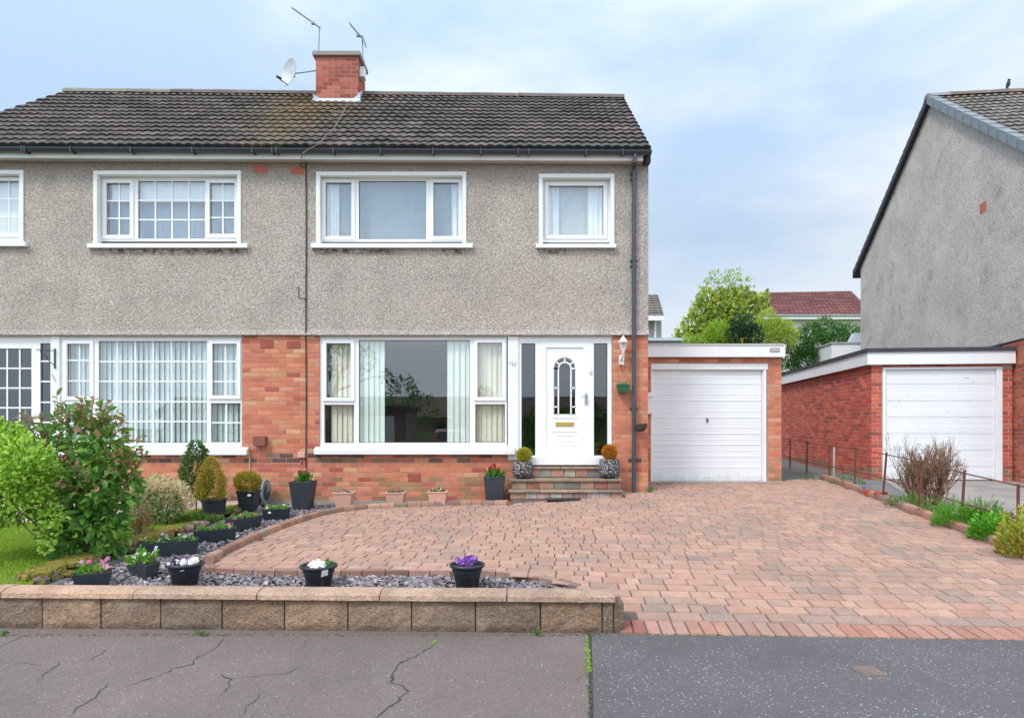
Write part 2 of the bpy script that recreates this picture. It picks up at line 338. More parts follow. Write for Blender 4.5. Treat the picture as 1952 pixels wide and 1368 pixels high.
def asphalt(name, base, fleck, dens, seed):
    g = NG(name); mv = g.mapv((1, 1, 1), (seed, seed*2, 0))
    c = g.mix(0, base, base)
    c = g.scale(c, g.math('MULTIPLY', g.map(g.noise(1.1, 6, .6, vec=mv), .3, .7, .86, 1.1), g.math('MULTIPLY', g.map(g.noise(150, 3, .75, vec=mv), .3, .7, .60, 1.40), g.map(g.noise(38, 5, .75, vec=mv), .3, .7, .84, 1.16))))
    v = g.N.new('ShaderNodeTexVoronoi'); v.inputs['Scale'].default_value = 68; g.l(mv, v.inputs['Vector'])
    X = g.xyz(v.outputs['Color'])
    # only some cells carry a pale worn stone, and it is smaller than its cell; they come in patches
    patch = g.map(g.noise(2.2, 4, .65, vec=mv), .40, .66, .15, 1.6)
    pick = g.math('LESS_THAN', X[0], g.math('MULTIPLY', patch, dens))
    size = g.math('LESS_THAN', v.outputs['Distance'], g.map(X[1], 0, 1, .12, .40))
    c = g.mix(g.math('MULTIPLY', g.math('MULTIPLY', pick, size), g.map(X[2], 0, 1, .35, 1)), c, fleck)
    v2 = g.voro(210, vec=mv, out='Distance'); c = g.scale(c, g.map(v2, .0, .7, 1.2, .66))
    c = g.mix(g.map(g.noise(.7, 7, .7, vec=mv), .6, .78, 0, .3, True), c, tuple(x*.55 for x in base))
    return g.end(g.bsdf(c, .88, 0, .3, g.math('ADD', g.noise(170, 3, .7, vec=mv), g.math('MULTIPLY', v2, -1)), .8, .006))
M['asph_l'] = asphalt('worn_brown_asphalt', (.25, .20, .178), (.68, .64, .60), .11, 3.1)
M['asph_r'] = asphalt('grey_asphalt', (.17, .158, .158), (.80, .78, .75), .24, 9.7)
M['road'] = asphalt('road_asphalt', (.08, .08, .08), (.4, .4, .4), .08, 1.7)
def stone(name, c1, c2, c3, bs=.9):
    g = NG(name); c = g.mix(g.map(g.noise(7, 7, .65), .35, .65), c1, c2); c = g.mix(1, c, g.attr(), 'MULTIPLY')
    c = g.mix(g.map(g.noise(17, 5, .7), .55, .68, 0, .8, True), c, c3)
    c = g.scale(c, g.math('MULTIPLY', g.map(g.noise(120, 2, .7), .3, .7, .68, 1.30), g.map(g.noise(34, 4, .75), .3, .7, .72, 1.22)))
    c = g.scale(c, g.map(g.noise(2.4, 2, .5), .3, .7, .78, 1.15))
    c = g.mix(g.map(g.voro(45), .0, .11, .5, 0), c, (.07, .05, .035))
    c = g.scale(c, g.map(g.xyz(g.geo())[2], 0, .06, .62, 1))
    return g.end(g.bsdf(c, .93, 0, .25, g.math('ADD', g.noise(55, 5, .7), g.math('MULTIPLY', g.noise(22, 5, .7), 2.0)), bs, .03))
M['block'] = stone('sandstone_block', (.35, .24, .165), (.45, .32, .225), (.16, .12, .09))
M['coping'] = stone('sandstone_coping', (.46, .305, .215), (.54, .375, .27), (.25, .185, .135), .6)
M['step'] = mat('old_step_brick', None, .92, .2, 8, .25, 70, .7, .006, dirt=((.12, .10, .08), 6, .5, .7, .6))
M['stone_edge'] = mat('edging_stone', None, .95, .25, 10, .25, 60, .8, .01)
# ------------------------------------------------------------------ pattern builders
def bricks(mb, o, u, n, L_, z0, z1, holes=(), pal=(), base=None, proud=.004, ln=.215, hh=.065, j=.010, phase=0., pick=None):
    """bricks in stretcher bond on a wall: o origin (x, y), u unit direction along, n outward normal; holes as (u0, u1, z0, z1)"""
    z = z0; row = 0
    ux, uy = u; nx, ny = n
    def P(a, d_, zz): return (o[0]+ux*a+nx*d_, o[1]+uy*a+ny*d_, zz)
    while z < z1-.02:
        zt = min(z+hh, z1); m = (z+zt)/2
        cuts = sorted((a, b) for a, b, c, d_ in holes if c < m < d_); segs = []; x = 0
        for a, b in cuts:
            if a > x: segs.append((x, min(a, L_)))
            x = max(x, b)
        if x < L_: segs.append((x, L_))
        st = -((row % 2)*(ln+j)/2)+phase
        for a, b in segs:
            k = math.floor((a-st)/(ln+j)); p = st+k*(ln+j)
            while p < b:
                q0 = max(p, a); q1 = min(p+ln, b)
                if q1-q0 > .02:
                    c = jit(random.choice(pal), .13, .05) if pick is None else pick(q0, m)
                    e = .0025; pr = proud+random.uniform(-.001, .0015)
                    vs = [P(q0, 0, z), P(q1, 0, z), P(q1, 0, zt), P(q0, 0, zt), P(q0+e, pr, z+e), P(q1-e, pr, z+e), P(q1-e, pr, zt-e), P(q0+e, pr, zt-e)]
                    mb.add(vs, [(4, 5, 6, 7), (0, 1, 5, 4), (1, 2, 6, 5), (2, 3, 7, 6), (3, 0, 4, 7)], c)
                p += ln+j
        z += hh+j; row += 1
def roof_tiles(mb, E0, E1, R0, R1, n, ww, amp, pick, step=6, thick=.030, over=.04):
    """interlocking wavy tiles in courses between eaves E0-E1 and ridge R0-R1"""
    E0, E1, R0, R1 = map(np.array, (E0, E1, R0, R1)); Wd = np.linalg.norm(E1-E0); nw = max(1, int(round(Wd/ww))); ns = nw*step
    nrm = np.cross(E1-E0, R0-E0); nrm = nrm/np.linalg.norm(nrm)
    if nrm[2] < 0: nrm = -nrm
    us = np.linspace(0, 1, ns+1); ph = us*nw*2*PI
    wave = amp*(np.abs(np.sin(ph/2))**1.4)
    for jn in range(n):
        t0 = jn/n; t1 = min(1, (jn+1)/n+over/n)
        lo = (E0*(1-t0)+R0*t0)[None]*(1-us)[:, None]+(E1*(1-t0)+R1*t0)[None]*us[:, None]
        hi = (E0*(1-t1)+R0*t1)[None]*(1-us)[:, None]+(E1*(1-t1)+R1*t1)[None]*us[:, None]
        jt = np.repeat(rng.normal(0, .0035, nw//2+2), 2*step)[:ns+1]
        dn = (E0-R0)/np.linalg.norm(E0-R0); sl = np.repeat(rng.normal(0, .004, nw//2+2), 2*step)[:ns+1]
        a = lo+nrm[None]*(wave+thick+jt)[:, None]+dn[None]*sl[:, None]; b = hi+nrm[None]*(wave*.9+.002)[:, None]; c = lo+nrm[None]*(wave*.5-.012)[:, None]+dn[None]*sl[:, None]
        V = np.concatenate([a, b, c]); k = np.arange(ns); m = ns+1
        F = np.concatenate([np.stack([k, k+1, m+k+1, m+k], 1), np.stack([2*m+k, 2*m+k+1, k+1, k], 1)])
        cols = []
        for q in range((nw+1)//2+1):
            uu = min(1, (q*2+1)/nw); p = lo[min(ns, int(uu*ns))]; cols.append(pick(p, uu, t0))
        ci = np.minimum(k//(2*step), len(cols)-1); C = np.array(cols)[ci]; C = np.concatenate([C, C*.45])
        mb.np(V, F, C)
def unit(a): return a/np.maximum(1e-9, np.linalg.norm(a, axis=1, keepdims=True))
def leaves(mb, P, D, size, pal, wr=.5, fold=.25, weights=None, jitc=.18, sj=.35, droop=0., colors=None):
    """one small folded leaf per point P, growing along D"""
    n = len(P); D = unit(D+rng.normal(0, .35, (n, 3))); D[:, 2] -= droop; D = unit(D)
    A = unit(np.cross(D, rng.normal(0, 1, (n, 3))+np.array([0, 0, 1.2]))); Nn = unit(np.cross(A, D))
    s = size*(1+rng.uniform(-sj, sj, n))[:, None]; w_ = s*wr*.5
    b = P; t = P+D*s-Nn*s*.08
    l1 = P+D*s*.32-A*w_*.85+Nn*w_*fold*2; l2 = P+D*s*.7-A*w_*.8+Nn*w_*fold*2
    r1 = P+D*s*.32+A*w_*.85+Nn*w_*fold*2; r2 = P+D*s*.7+A*w_*.8+Nn*w_*fold*2
    V = np.stack([b, l1, l2, t, r2, r1], 1).reshape(-1, 3); k = np.arange(n)*6
    F = np.stack([np.stack([k, k+1, k+2, k+3], 1), np.stack([k, k+3, k+4, k+5], 1)], 1).reshape(-1, 4)
    pal = np.array(pal); c = colors if colors is not None else pal[rng.choice(len(pal), n, p=weights)]
    c = c*(1+rng.uniform(-jitc, jitc, (n, 1))); mb.np(V, F, np.repeat(c, 2, 0))
def ball(n, c, r, lo=.6, zmin=-1):
    d_ = unit(rng.normal(0, 1, (n*2, 3))); d_ = d_[d_[:, 2] > zmin][:n]; rr = rng.uniform(lo**3, 1, len(d_))**(1/3)
    return np.array(c)+d_*rr[:, None]*np.array(r), d_
def clumps(mb, cl, n, size, pal, **k):
    tot = sum(r[0]*r[2] for c, r in cl)
    for c, r in cl:
        m = max(8, int(n*r[0]*r[2]/tot)); P, D = ball(m, c, r, k.get('lo', .45)); kk = {a: b for a, b in k.items() if a != 'lo'}
        leaves(mb, P, D+np.array([0, 0, .25]), size, pal, **kk)
def pinp(poly, x, y):
    inside = np.zeros(len(x), bool); n = len(poly); j = n-1
    for i in range(n):
        xi, yi = poly[i][:2]; xj, yj = poly[j][:2]
        c = ((yi > y) != (yj > y)) & (x < (xj-xi)*(y-yi)/(yj-yi+1e-12)+xi); inside ^= c; j = i
    return inside
def patch(name, poly, m, off, step=.35, hf=h):
    """a sheet over the sloping garden surface, cut on a grid so it follows it"""
    bm = bmesh.new(); vs = [bm.verts.new((p[0], p[1], 0)) for p in poly]; bm.faces.new(vs)
    xs = [p[0] for p in poly]; ys = [p[1] for p in poly]
    for ax, a, b in ((0, min(xs), max(xs)), (1, min(ys), max(ys))):
        v = math.ceil(a/step)*step
        while v < b:
            pc = [0, 0, 0]; pn = [0, 0, 0]; pc[ax] = v; pn[ax] = 1
            bmesh.ops.bisect_plane(bm, geom=bm.verts[:]+bm.edges[:]+bm.faces[:], dist=1e-5, plane_co=pc, plane_no=pn); v += step
    for v in bm.verts: v.co.z = hf(v.co.x, v.co.y)+off
    bmesh.ops.recalc_face_normals(bm, faces=bm.faces)
    for f in bm.faces:
        if f.normal.z < 0: f.normal_flip()
    me = bpy.data.meshes.new(name); bm.to_mesh(me); bm.free(); me.materials.append(m)
    o = bpy.data.objects.new(name, me); COL.objects.link(o); return tag(o, kind='structure')
def text(name, s, m, parent, loc, size, rot=(R(90), 0, 0), ext=.002):
    c = bpy.data.curves.new(name, 'FONT'); c.body = s; c.size = size; c.extrude = ext; c.align_x = 'CENTER'; c.align_y = 'CENTER'
    t = bpy.data.objects.new(name, c); COL.objects.link(t); bpy.context.view_layer.update()
    me = bpy.data.meshes.new_from_object(t.evaluated_get(bpy.context.evaluated_depsgraph_get())); bpy.data.objects.remove(t); bpy.data.curves.remove(c)
    me.name = name; me.materials.clear(); me.materials.append(m); o = bpy.data.objects.new(name, me); COL.objects.link(o)
    o.parent = parent; o.location = np.array(loc)-(wloc(parent) if parent else 0); o.rotation_euler = rot; return o
# ================================================================== SETTING: ground, paving, road
def gridsheet(name, x0, x1, y0, y1, nx, ny, m, hf):
    xs = np.linspace(x0, x1, nx); ys = np.linspace(y0, y1, ny)
    V = [(x, y, hf(x, y)) for y in ys for x in xs]; F = [(j*nx+i, j*nx+i+1, (j+1)*nx+i+1, (j+1)*nx+i) for j in range(ny-1) for i in range(nx-1)]
    me = bpy.data.meshes.new(name); me.from_pydata(V, [], F); me.materials.append(m); o = bpy.data.objects.new(name, me); COL.objects.link(o); return tag(o, kind='structure')
wallY = lambda x: 4.794-(x-.715)*.0277          # street face of the front wall
gridsheet('garden_ground', -14, 14, 5.0, 26, 57, 43, M['soil'], lambda x, y: h(x, y)-.14)
b_ = MB(); b_.box(-160, 160, 25.8, 420, -.2, .42); struct('ground', b_, M['lawn_ground'])
b_ = MB(); b_.box(-160, -13.9, 5, 25.8, -.2, .12); b_.box(13.9, 160, 5, 25.8, -.2, .12); struct('garden_ground', b_, M['lawn_ground'])
b_ = MB(); b_.prism([(-60, 1.0), (.127, 1.0), (.527, 4.70), (.535, 5.1), (-60, 6.8)], -.3, 0); struct('pavement', b_, M['asph_l'])
b_ = MB(); b_.prism([(.147, 1.0), (60, 1.0), (60, 3.2), (4.9, 4.62), (3.51, 4.668), (.75, 4.782), (.735, 5.0), (.56, 5.0), (.549, 4.70)], -.3, .0); struct('pavement', b_, M['asph_r'])
b_ = MB(); b_.prism([(.127, 1.0), (.147, 1.0), (.549, 4.70), (.557, 4.80), (.533, 4.80), (.527, 4.70)], -.3, -.006); struct('pavement_joint', b_, mat('dark_joint', (.05, .05, .045), .95, .4, 30))
b_ = MB(); b_.box(-60, 60, .87, .995, -.3, .004); struct('kerb', b_, M['concrete'], bevel=.01)
b_ = MB(); b_.box(-60, 60, -5.2, .87, -.4, -.1); struct('road', b_, M['road'])
b_ = MB(); b_.box(-160, 160, -160, -5.2, -1.2, -.35); struct('ground', b_, M['lawn_ground'])
# cracks and a moss seam in the old asphalt
def crack(pts, wd, mat_, z=.003, jitter=.012, name='pavement_crack'):
    P = [np.array(G(px, py)[:2]) for px, py in pts]; Q = []
    for a, b in zip(P[:-1], P[1:]):
        n = max(2, int(np.linalg.norm(b-a)/.03))
        for i in range(n): Q.append(a+(b-a)*i/n+rng.normal(0, jitter*.6, 2))
    Q.append(P[-1]); mb = MB(); vs = []; k = len(Q)
    for i, q in enumerate(Q):
        t = Q[min(i+1, k-1)]-Q[max(i-1, 0)]; t = t/(np.linalg.norm(t)+1e-9); nn = np.array([-t[1], t[0]]); ww = wd*random.uniform(.22, 1.05)*min(1, .25+min(i, k-1-i)*.25)
        vs += [(*(q-nn*ww/2), z), (*(q+nn*ww/2), z)]
    mb.add(vs, [(2*i, 2*i+2, 2*i+3, 2*i+1) for i in range(k-1)]); return mb
cm = MB()
for pts, wd in [([(430,1213),(408,1240),(380,1252),(365,1268),(330,1275),(300,1290),(255,1303),(235,1310)], .010), ([(215,1230),(190,1248),(165,1262)], .007),
                ([(120,1258),(100,1275),(70,1300)], .008), ([(207,1302),(180,1330),(150,1350),(135,1366)], .009), ([(410,1284),(440,1294),(430,1318),(415,1330)], .010),
                ([(440,1294),(500,1287),(545,1284),(585,1265)], .006), ([(505,1316),(480,1340),(455,1366)], .009), ([(0,1264),(40,1262),(85,1268)], .005),
                ([(832,1216),(818,1235),(790,1252),(760,1264),(752,1280),(745,1300),(770,1308),(776,1318),(760,1335),(730,1355),(718,1368)], .017),
                ([(752,1290),(738,1306)], .009), ([(590,1216),(583,1228),(575,1238)], .005), ([(1115,1284),(1103,1295),(1108,1304)], .006), ([(1138,1300),(1124,1296),(1118,1285)], .006),
                ([(1180,1225),(1240,1232)], .005), ([(80,1199),(40,1215),(0,1232)], .008)]:
    c = crack(pts, wd, None); cm.add(c.v, c.f)
struct('pavement_crack', cm, mat('crack_dark', (.06, .05, .042), .95, .3, 20))
ms = MB()
def moss_dots(pts, n, spread, r, pal, hgt=.006, zf=None):
    P = [np.array(G(px, py)[:2]) for px, py in pts]; seg = [np.linalg.norm(b-a) for a, b in zip(P[:-1], P[1:])]; tot = sum(seg)
    for _ in range(n):
        t = random.uniform(0, tot); i = 0
        while i < len(seg)-1 and t > seg[i]: t -= seg[i]; i += 1
        q = P[i]+(P[i+1]-P[i])*min(1, t/seg[i])+rng.normal(0, spread, 2); rr = r*random.uniform(.4, 1.4)
        z = zf(*q) if zf else 0
        ms.lathe((q[0], q[1], z), [(rr, -.004), (rr*.8, hgt*.7), (.0005, hgt)], 6, jit(random.choice(pal), .25), rot=random.random())
GM = [(.16, .27, .02), (.11, .19, .02), (.22, .32, .04)]
moss_dots([(1119, 1214), (1121, 1260), (1122, 1282)], 170, .006, .009, GM)
moss_dots([(1122, 1282), (1124, 1366)], 60, .005, .006, [(.10, .13, .03), (.08, .08, .06)])
moss_dots([(830, 1218), (822, 1232)], 40, .006, .008, GM)
moss_dots([(1185, 1206), (1500, 1211), (1952, 1218)], 420, .010, .010, [(.16, .16, .03), (.22, .22, .05), (.10, .09, .04), (.12, .17, .02)])
moss_dots([(0, 1193), (400, 1200), (800, 1204), (1165, 1208)], 300, .016, .008, [(.09, .07, .05), (.12, .09, .06), (.08, .08, .03)], .003)
tag(ms.build('moss', M['moss']), kind='stuff')
# stop-tap cover let into the grey asphalt
g0 = G(1655, 1279); t = thing('utility_cover', (g0[0], g0[1], 0), 'small square brown iron cover let into the grey asphalt pavement', 'cover')
b_ = MB(); b_.box(g0[0]-.075, g0[0]+.075, g0[1]-.085, g0[1]+.085, -.02, .004); b_.build('frame', mat('cover_frame', (.17, .12, .10), .9, .2, 20), t)
b_ = MB(); b_.box(g0[0]-.058, g0[0]+.058, g0[1]-.066, g0[1]+.066, .004, .008)
for i in range(5): b_.box(g0[0]-.05+i*.022, g0[0]-.038+i*.022, g0[1]-.055, g0[1]+.055, .008, .011)
b_.build('lid', mat('rusty_lid', (.20, .145, .125), .9, .2, 30), t)

KL = [(968,963),(900,962),(850,963),(780,966),(700,970),(650,975),(610,983),(570,995),(520,1013),(470,1035),(430,1054),(408,1066),(396,1074)]
KE = [(387,1078),(392,1082),(430,1085),(520,1088),(620,1089),(760,1089),(900,1088),(960,1091),(1010,1098),(1060,1108),(1110,1121)]
KLw = [G(*p) for p in KL]; KEw = [G(*p) for p in KE]
KR = [(4.72, 4.63), (4.95, 6.6), (5.31, 9.6), (5.67, 12.6)]                 # right-hand kerb
GY = 12.05                                                               # garage front
drive_poly = [(.74, 4.785), (3.51, 4.670), KR[0]]+KR[1:]+[(5.0, 12.35), (4.7, GY+.05), (2.16, GY+.05), (2.16, 10.80), (-.05, 10.80)]+[p[:2] for p in KLw]+[p[:2] for p in KEw]+[(.70, 5.04), (.74, 5.02)]
patch('driveway_bed', drive_poly, M['joint'], -.004)
# the block paving itself: each block laid on the slope, rows parallel to the street edge
th = -R(3.0); ca, sa = math.cos(th), math.sin(th); o0 = np.array([.735, 4.787])
def pw(u, v): return (o0[0]+u*ca-v*sa, o0[1]+u*sa+v*ca)
PINK = [(.385, .222, .160), (.40, .236, .172), (.37, .212, .152), (.41, .248, .18), (.385, .228, .166)]; GREY = [(.315, .208, .160), (.29, .198, .158), (.335, .213, .160)]; RED = [(.37, .185, .132), (.345, .16, .115), (.375, .22, .168), (.36, .20, .15)]
blocks = []
def row(v0, v1, lens, pal, u0=-4.6, u1=5.2, red=None):
    u = u0+random.uniform(0, .1)
    while u < u1:
        ln = random.choice(lens); blocks.append((u, u+ln, v0, v1, random.choice(pal))); u += ln
# rows are parallel to the edge; the joints are square to them
row(0, .232, [.098], RED, u0=0); row(.236, .392, [.24], GREY, u0=.1)
v = .396
kk = 0
while v < 8.3:
    row(v, v+.152, [.24, .24, .16, .12, .16, .20], PINK*7+GREY*3, u0=-4.9); v += .156; kk += 1
mid = np.array([pw((a+b)/2, (c+d)/2) for a, b, c, d, _ in blocks]); ok = pinp(drive_poly, mid[:, 0], mid[:, 1])
ps = MB()
for (a, b, c, d_, col), good, m_ in zip(blocks, ok, mid):
    if not good: continue
    if c < .3 and m_[0] < .95: col = (.27, .10, .075) if m_[0] < .93 else col
    g_ = .003; e = .005; col = jit(col, .07, .03); dz = random.uniform(-.002, .002); tl = random.uniform(-.0025, .0025)
    qs = [pw(a+g_, c+g_), pw(b-g_, c+g_), pw(b-g_, d_-g_), pw(a+g_, d_-g_)]; q2 = [pw(a+g_+e, c+g_+e), pw(b-g_-e, c+g_+e), pw(b-g_-e, d_-g_-e), pw(a+g_+e, d_-g_-e)]
    vs = [(x, y, h(x, y)-.006) for x, y in qs]+[(x, y, h(x, y)+.008+dz+tl*(1 if i in (0, 3) else -1)) for i, (x, y) in enumerate(q2)]
    ps.add(vs, [(4, 5, 6, 7), (0, 1, 5, 4), (1, 2, 6, 5), (2, 3, 7, 6), (3, 0, 4, 7)], col)
struct('driveway', ps, M['paver'])
def kerb(pts, wd, top, ln, pal, zf, prof='round', side=0):
    """kerb blocks swept along a line on the ground"""
    P = [np.array(p[:2]) for p in pts]; D = [0]
    for a, b in zip(P[:-1], P[1:]): D.append(D[-1]+np.linalg.norm(b-a))
    def at(s_):
        s_ = min(max(s_, 0), D[-1]); i = min(len(D)-2, int(np.searchsorted(D, s_, 'right')-1)); f = (s_-D[i])/(D[i+1]-D[i]); return P[i]+(P[i+1]-P[i])*f
    mb = MB(); s_ = 0
    while s_ < D[-1]-.05:
        e = min(s_+ln*random.uniform(.9, 1.05), D[-1]); col = jit(random.choice(pal), .14, .05); vs = []; pr = [(-.5, -.1), (-.5, .45), (-.42, .85), (-.2, 1.0), (.2, 1.0), (.42, .85), (.5, .45), (.5, -.1)]
        dj = random.uniform(-.004, .004)
        for q in (s_+.004, (s_+e)/2, e-.004):
            c = at(q); t_ = at(q+.03)-at(q-.03); t_ = t_/np.linalg.norm(t_); nn = np.array([-t_[1], t_[0]]); base = zf(*c)
            for a, zz in pr: p = c+nn*(a*wd+side*wd/2); vs.append((p[0], p[1], base+zz*(top+dj) if zz > 0 else base-.08))
        n = len(pr); fs = [tuple(range(n)), tuple(range(3*n-1, 2*n-1, -1))]+[(j*n+i, (j+1)*n+i, (j+1)*n+(i+1) % n, j*n+(i+1) % n) for j in (0, 1) for i in range(n)]
        mb.add(vs, fs, col); s_ = e
    return mb
KP = [(.33, .18, .125), (.29, .15, .10), (.36, .215, .15), (.25, .14, .10), (.23, .17, .13)]
struct('driveway_kerb', kerb(KLw, .10, .075, .2, KP, h), M['paver'])
struct('driveway_edging', kerb(KEw, .10, .008, .2, [(.34, .20, .15), (.27, .15, .11), (.20, .12, .09)], h, side=1), M['paver'])
struct('driveway_kerb', kerb(KR, .13, .095, .2, [(.32, .16, .115), (.28, .13, .09), (.23, .15, .115), (.34, .19, .14)], h, side=-1), M['paver'])
# bed of slate chippings
ED = [(474,968),(420,986),(330,1019),(260,1043),(200,1062),(130,1087),(70,1110)]; EDw = [G(*p) for p in ED]
grav_poly = [(-3.75, 5.06), (.69, 4.93)]+[p[:2] for p in KEw[::-1]]+[p[:2] for p in KLw[::-1]]+[(-.05, 10.74), (-4.15, 10.74)]+[p[:2] for p in EDw]
patch('gravel_bed', grav_poly, mat('slate_dust', (.07, .06, .06), .95, .3, 30), -.058)
def chips():
    mb = MB(); n = 22000; x = rng.uniform(-4.3, .8, n); y = 4.95+5.8*rng.random(n)**1.5; k = pinp(grav_poly, x, y); x, y = x[k], y[k]; n = len(x)
    z = np.array([h(a, b) for a, b in zip(x, y)])-.052+rng.uniform(0, .018, n)
    s = rng.uniform(.012, .030, (n, 1)); dims = np.concatenate([s, s*rng.uniform(.5, .9, (n, 1)), rng.uniform(.003, .008, (n, 1))], 1)
    A = unit(rng.normal(0, 1, (n, 3))*np.array([1, 1, .45])); U = unit(rng.normal(0, .45, (n, 3))+np.array([0, 0, 1])); B = unit(np.cross(U, A)); U = np.cross(A, B)
    c = np.stack([x, y, z], 1); V = []
    for k3 in (-1, 1):
        for k1, k2 in ((-1, -1), (1, -1), (1, 1), (-1, 1)):
            f = 1 if k3 < 0 else .8
            V.append(c+A*dims[:, :1]*k1*f*rng.uniform(.7, 1.1, (n, 1))+B*dims[:, 1:2]*k2*f*rng.uniform(.7, 1.1, (n, 1))+U*dims[:, 2:]*k3)
    V = np.stack(V, 1).reshape(-1, 3); b = np.arange(n)*8; F = []
    for q in ((4, 5, 6, 7), (0, 1, 5, 4), (1, 2, 6, 5), (2, 3, 7, 6), (3, 0, 4, 7)): F.append(np.stack([b+i for i in q], 1))
    F = np.stack(F, 1).reshape(-1, 4); pal = np.array([(.24, .205, .215), (.16, .14, .15), (.30, .26, .27), (.10, .085, .095), (.25, .19, .185), (.42, .38, .39)]); C = pal[rng.choice(6, n, p=[.28, .24, .18, .14, .1, .06])]
    mb.np(V, F, np.repeat(C, 5, 0)); return mb
tag(chips().build('slate_chippings', M['slate']), 'purple grey slate chippings spread round the black plant pots', kind='stuff')
# lawn, paths, neighbour's drive
FL = [G(p, q) for p, q in ((-300, 1003), (0, 1000), (150, 997), (260, 985), (360, 975), (440, 966))]
lawn_poly = [(-9.5, 5.25), (-3.7, 5.08)]+[p[:2] for p in EDw[::-1]]+[p[:2] for p in FL[::-1]]+[(-9.5, 8.6)]
patch('lawn', lawn_poly, M['lawn_ground'], .02)
patch('path', [(-9.6, 8.5)]+[p[:2] for p in FL[1:]]+[(-4.15, 10.76), (-9.6, 10.76)], M['slab'], .012)
patch('side_path', [(4.72, 12.35), (5.02, 12.35), (5.75, 12.64), (6.9, 12.9), (8.0, 22), (4.8, 22)], M['path'], -.004)
patch('side_path', [(5.84, 12.5), (5.70, 11.5), (5.40, 8.9), (5.80, 8.7), (6.1, 10.2), (6.9, 12.5), (6.75, 12.9), (6.4, 13.0)], M['path'], -.012)
patch('concrete_drive', [(5.55, 4.6), (14, 3.9), (14, 12.4), (6.77, 12.46), (5.95, 10.2), (5.75, 8.6), (5.70, 7.6), (5.55, 6.6)], M['drive2'], -.004)
patch('planting_bed', [(4.80, 4.7), (5.56, 4.65), (5.56, 6.6), (5.72, 7.6), (5.76, 8.8), (5.4, 9.0), (5.1, 6.6)], M['soil'], .02)
patch('concrete_strip', [(2.16, GY-.22), (4.7, GY-.2), (4.8, GY+.08), (2.16, GY+.08)], M['concrete'], .014)
# rough stone edging between lawn and chippings, moss on top
se = MB(); tot = EDw
for i in range(95):
    t_ = random.random()**.9*(len(tot)-1); k = min(int(t_), len(tot)-2); f = t_-k; c = np.array(tot[k])*(1-f)+np.array(tot[k+1])*f; c[:2] += rng.normal(0, .035, 2)+np.array([-.03, .02])
    s_ = random.uniform(.03, .06); col = jit(random.choice([(.15, .12, .09), (.20, .16, .12), (.12, .09, .07), (.17, .10, .08)]), .2)
    n = 7; pr = [(1, -.7), (1.05, .1), (.7, .55), (.05, .7)]
    vs = []
    for r_, z_ in pr:
        for q in range(n): a = 2*PI*q/n; rr = s_*r_*random.uniform(.8, 1.2); vs.append((c[0]+rr*math.cos(a)*1.5, c[1]+rr*math.sin(a), h(c[0], c[1])+.02+z_*s_*.9))
    se.add(vs, [(a*n+q, a*n+(q+1) % n, (a+1)*n+(q+1) % n, (a+1)*n+q) for a in range(3) for q in range(n)], col)
tag(se.build('stone_edging', M['stone_edge']), 'low edging of mossy broken stones between lawn and slate chippings', 'edging')
b_ = MB()
for a, c in zip(EDw[:-1], EDw[1:]):
    a = np.array(a); c = np.array(c); n_ = np.array([-(c-a)[1], (c-a)[0], 0]); n_ /= np.linalg.norm(n_); n_ *= (-1 if n_[0] < 0 else 1)
    q = [a+n_*.05, c+n_*.05, c+n_*.16, a+n_*.16]; b_.prism([(p[0], p[1]) for p in q], lambda x, y: h(x, y)-.1, lambda x, y: h(x, y)-.018)
struct('concrete_edging', b_, M['path'])
ms = MB()
OM = [(.22, .16, .02), (.30, .22, .03), (.16, .14, .02), (.12, .17, .02), (.20, .11, .03)]
moss_dots([(60, 1108), (130, 1082), (200, 1058), (260, 1038), (330, 1014)], 2600, .050, .024, OM, .030, lambda x, y: h(x, y)+.045)
moss_dots([(330, 1014), (420, 984), (470, 968)], 400, .05, .018, [(.12, .10, .03), (.10, .15, .02), (.16, .07, .03)], .02, lambda x, y: h(x, y)+.03)
moss_dots([(0, 1112), (60, 1108), (130, 1090)], 500, .06, .02, OM, .02, lambda x, y: h(x, y)+.0)
tag(ms.build('moss', M['moss']), kind='stuff')
def blades(poly, n, size, pal, off=.02, ymax=None):
    P = np.array([p[:2] for p in poly]); lo, hi = P.min(0), P.max(0); x = rng.uniform(lo[0], hi[0], n); y = lo[1]+(hi[1]-lo[1])*rng.random(n); k = pinp(poly, x, y); x, y = x[k], y[k]; n = len(x)
    z = np.array([h(a, b) for a, b in zip(x, y)])+off-.006; P = np.stack([x, y, z], 1); D = unit(rng.normal(0, .55, (n, 3))*np.array([1, 1, .2])+np.array([0, 0, 1])); s = size*rng.uniform(.5, 1.3, (n, 1))
    A = unit(np.cross(D, rng.normal(0, 1, (n, 3)))); w_ = .0028+s*.03
    V = np.stack([P-A*w_, P+A*w_, P+D*s], 1).reshape(-1, 3); b = np.arange(n)*3; F = np.stack([b, b+1, b+2], 1)
    patchy = (np.sin(x*2.1+1)*np.cos(y*1.7)+rng.normal(0, .5, n)); pal = np.array(pal); i = np.clip(((patchy+1.5)/3*len(pal)).astype(int), 0, len(pal)-1)
    mb = MB(); mb.np(V, F, pal[i]*(1+rng.uniform(-.2, .2, (n, 1)))); return mb
vis = [p for p in lawn_poly]
tag(blades([(-6.6, 5.1), (-3.7, 5.08)]+[p[:2] for p in EDw[::-1]]+[p[:2] for p in FL[::-1]][:-1]+[(-6.6, 8.6)], 80000, .04, [(.16, .30, .012), (.22, .38, .015), (.28, .44, .02), (.21, .36, .02), (.30, .42, .04)]).build('grass', M['grass']), 'short bright green lawn grass', kind='stuff')

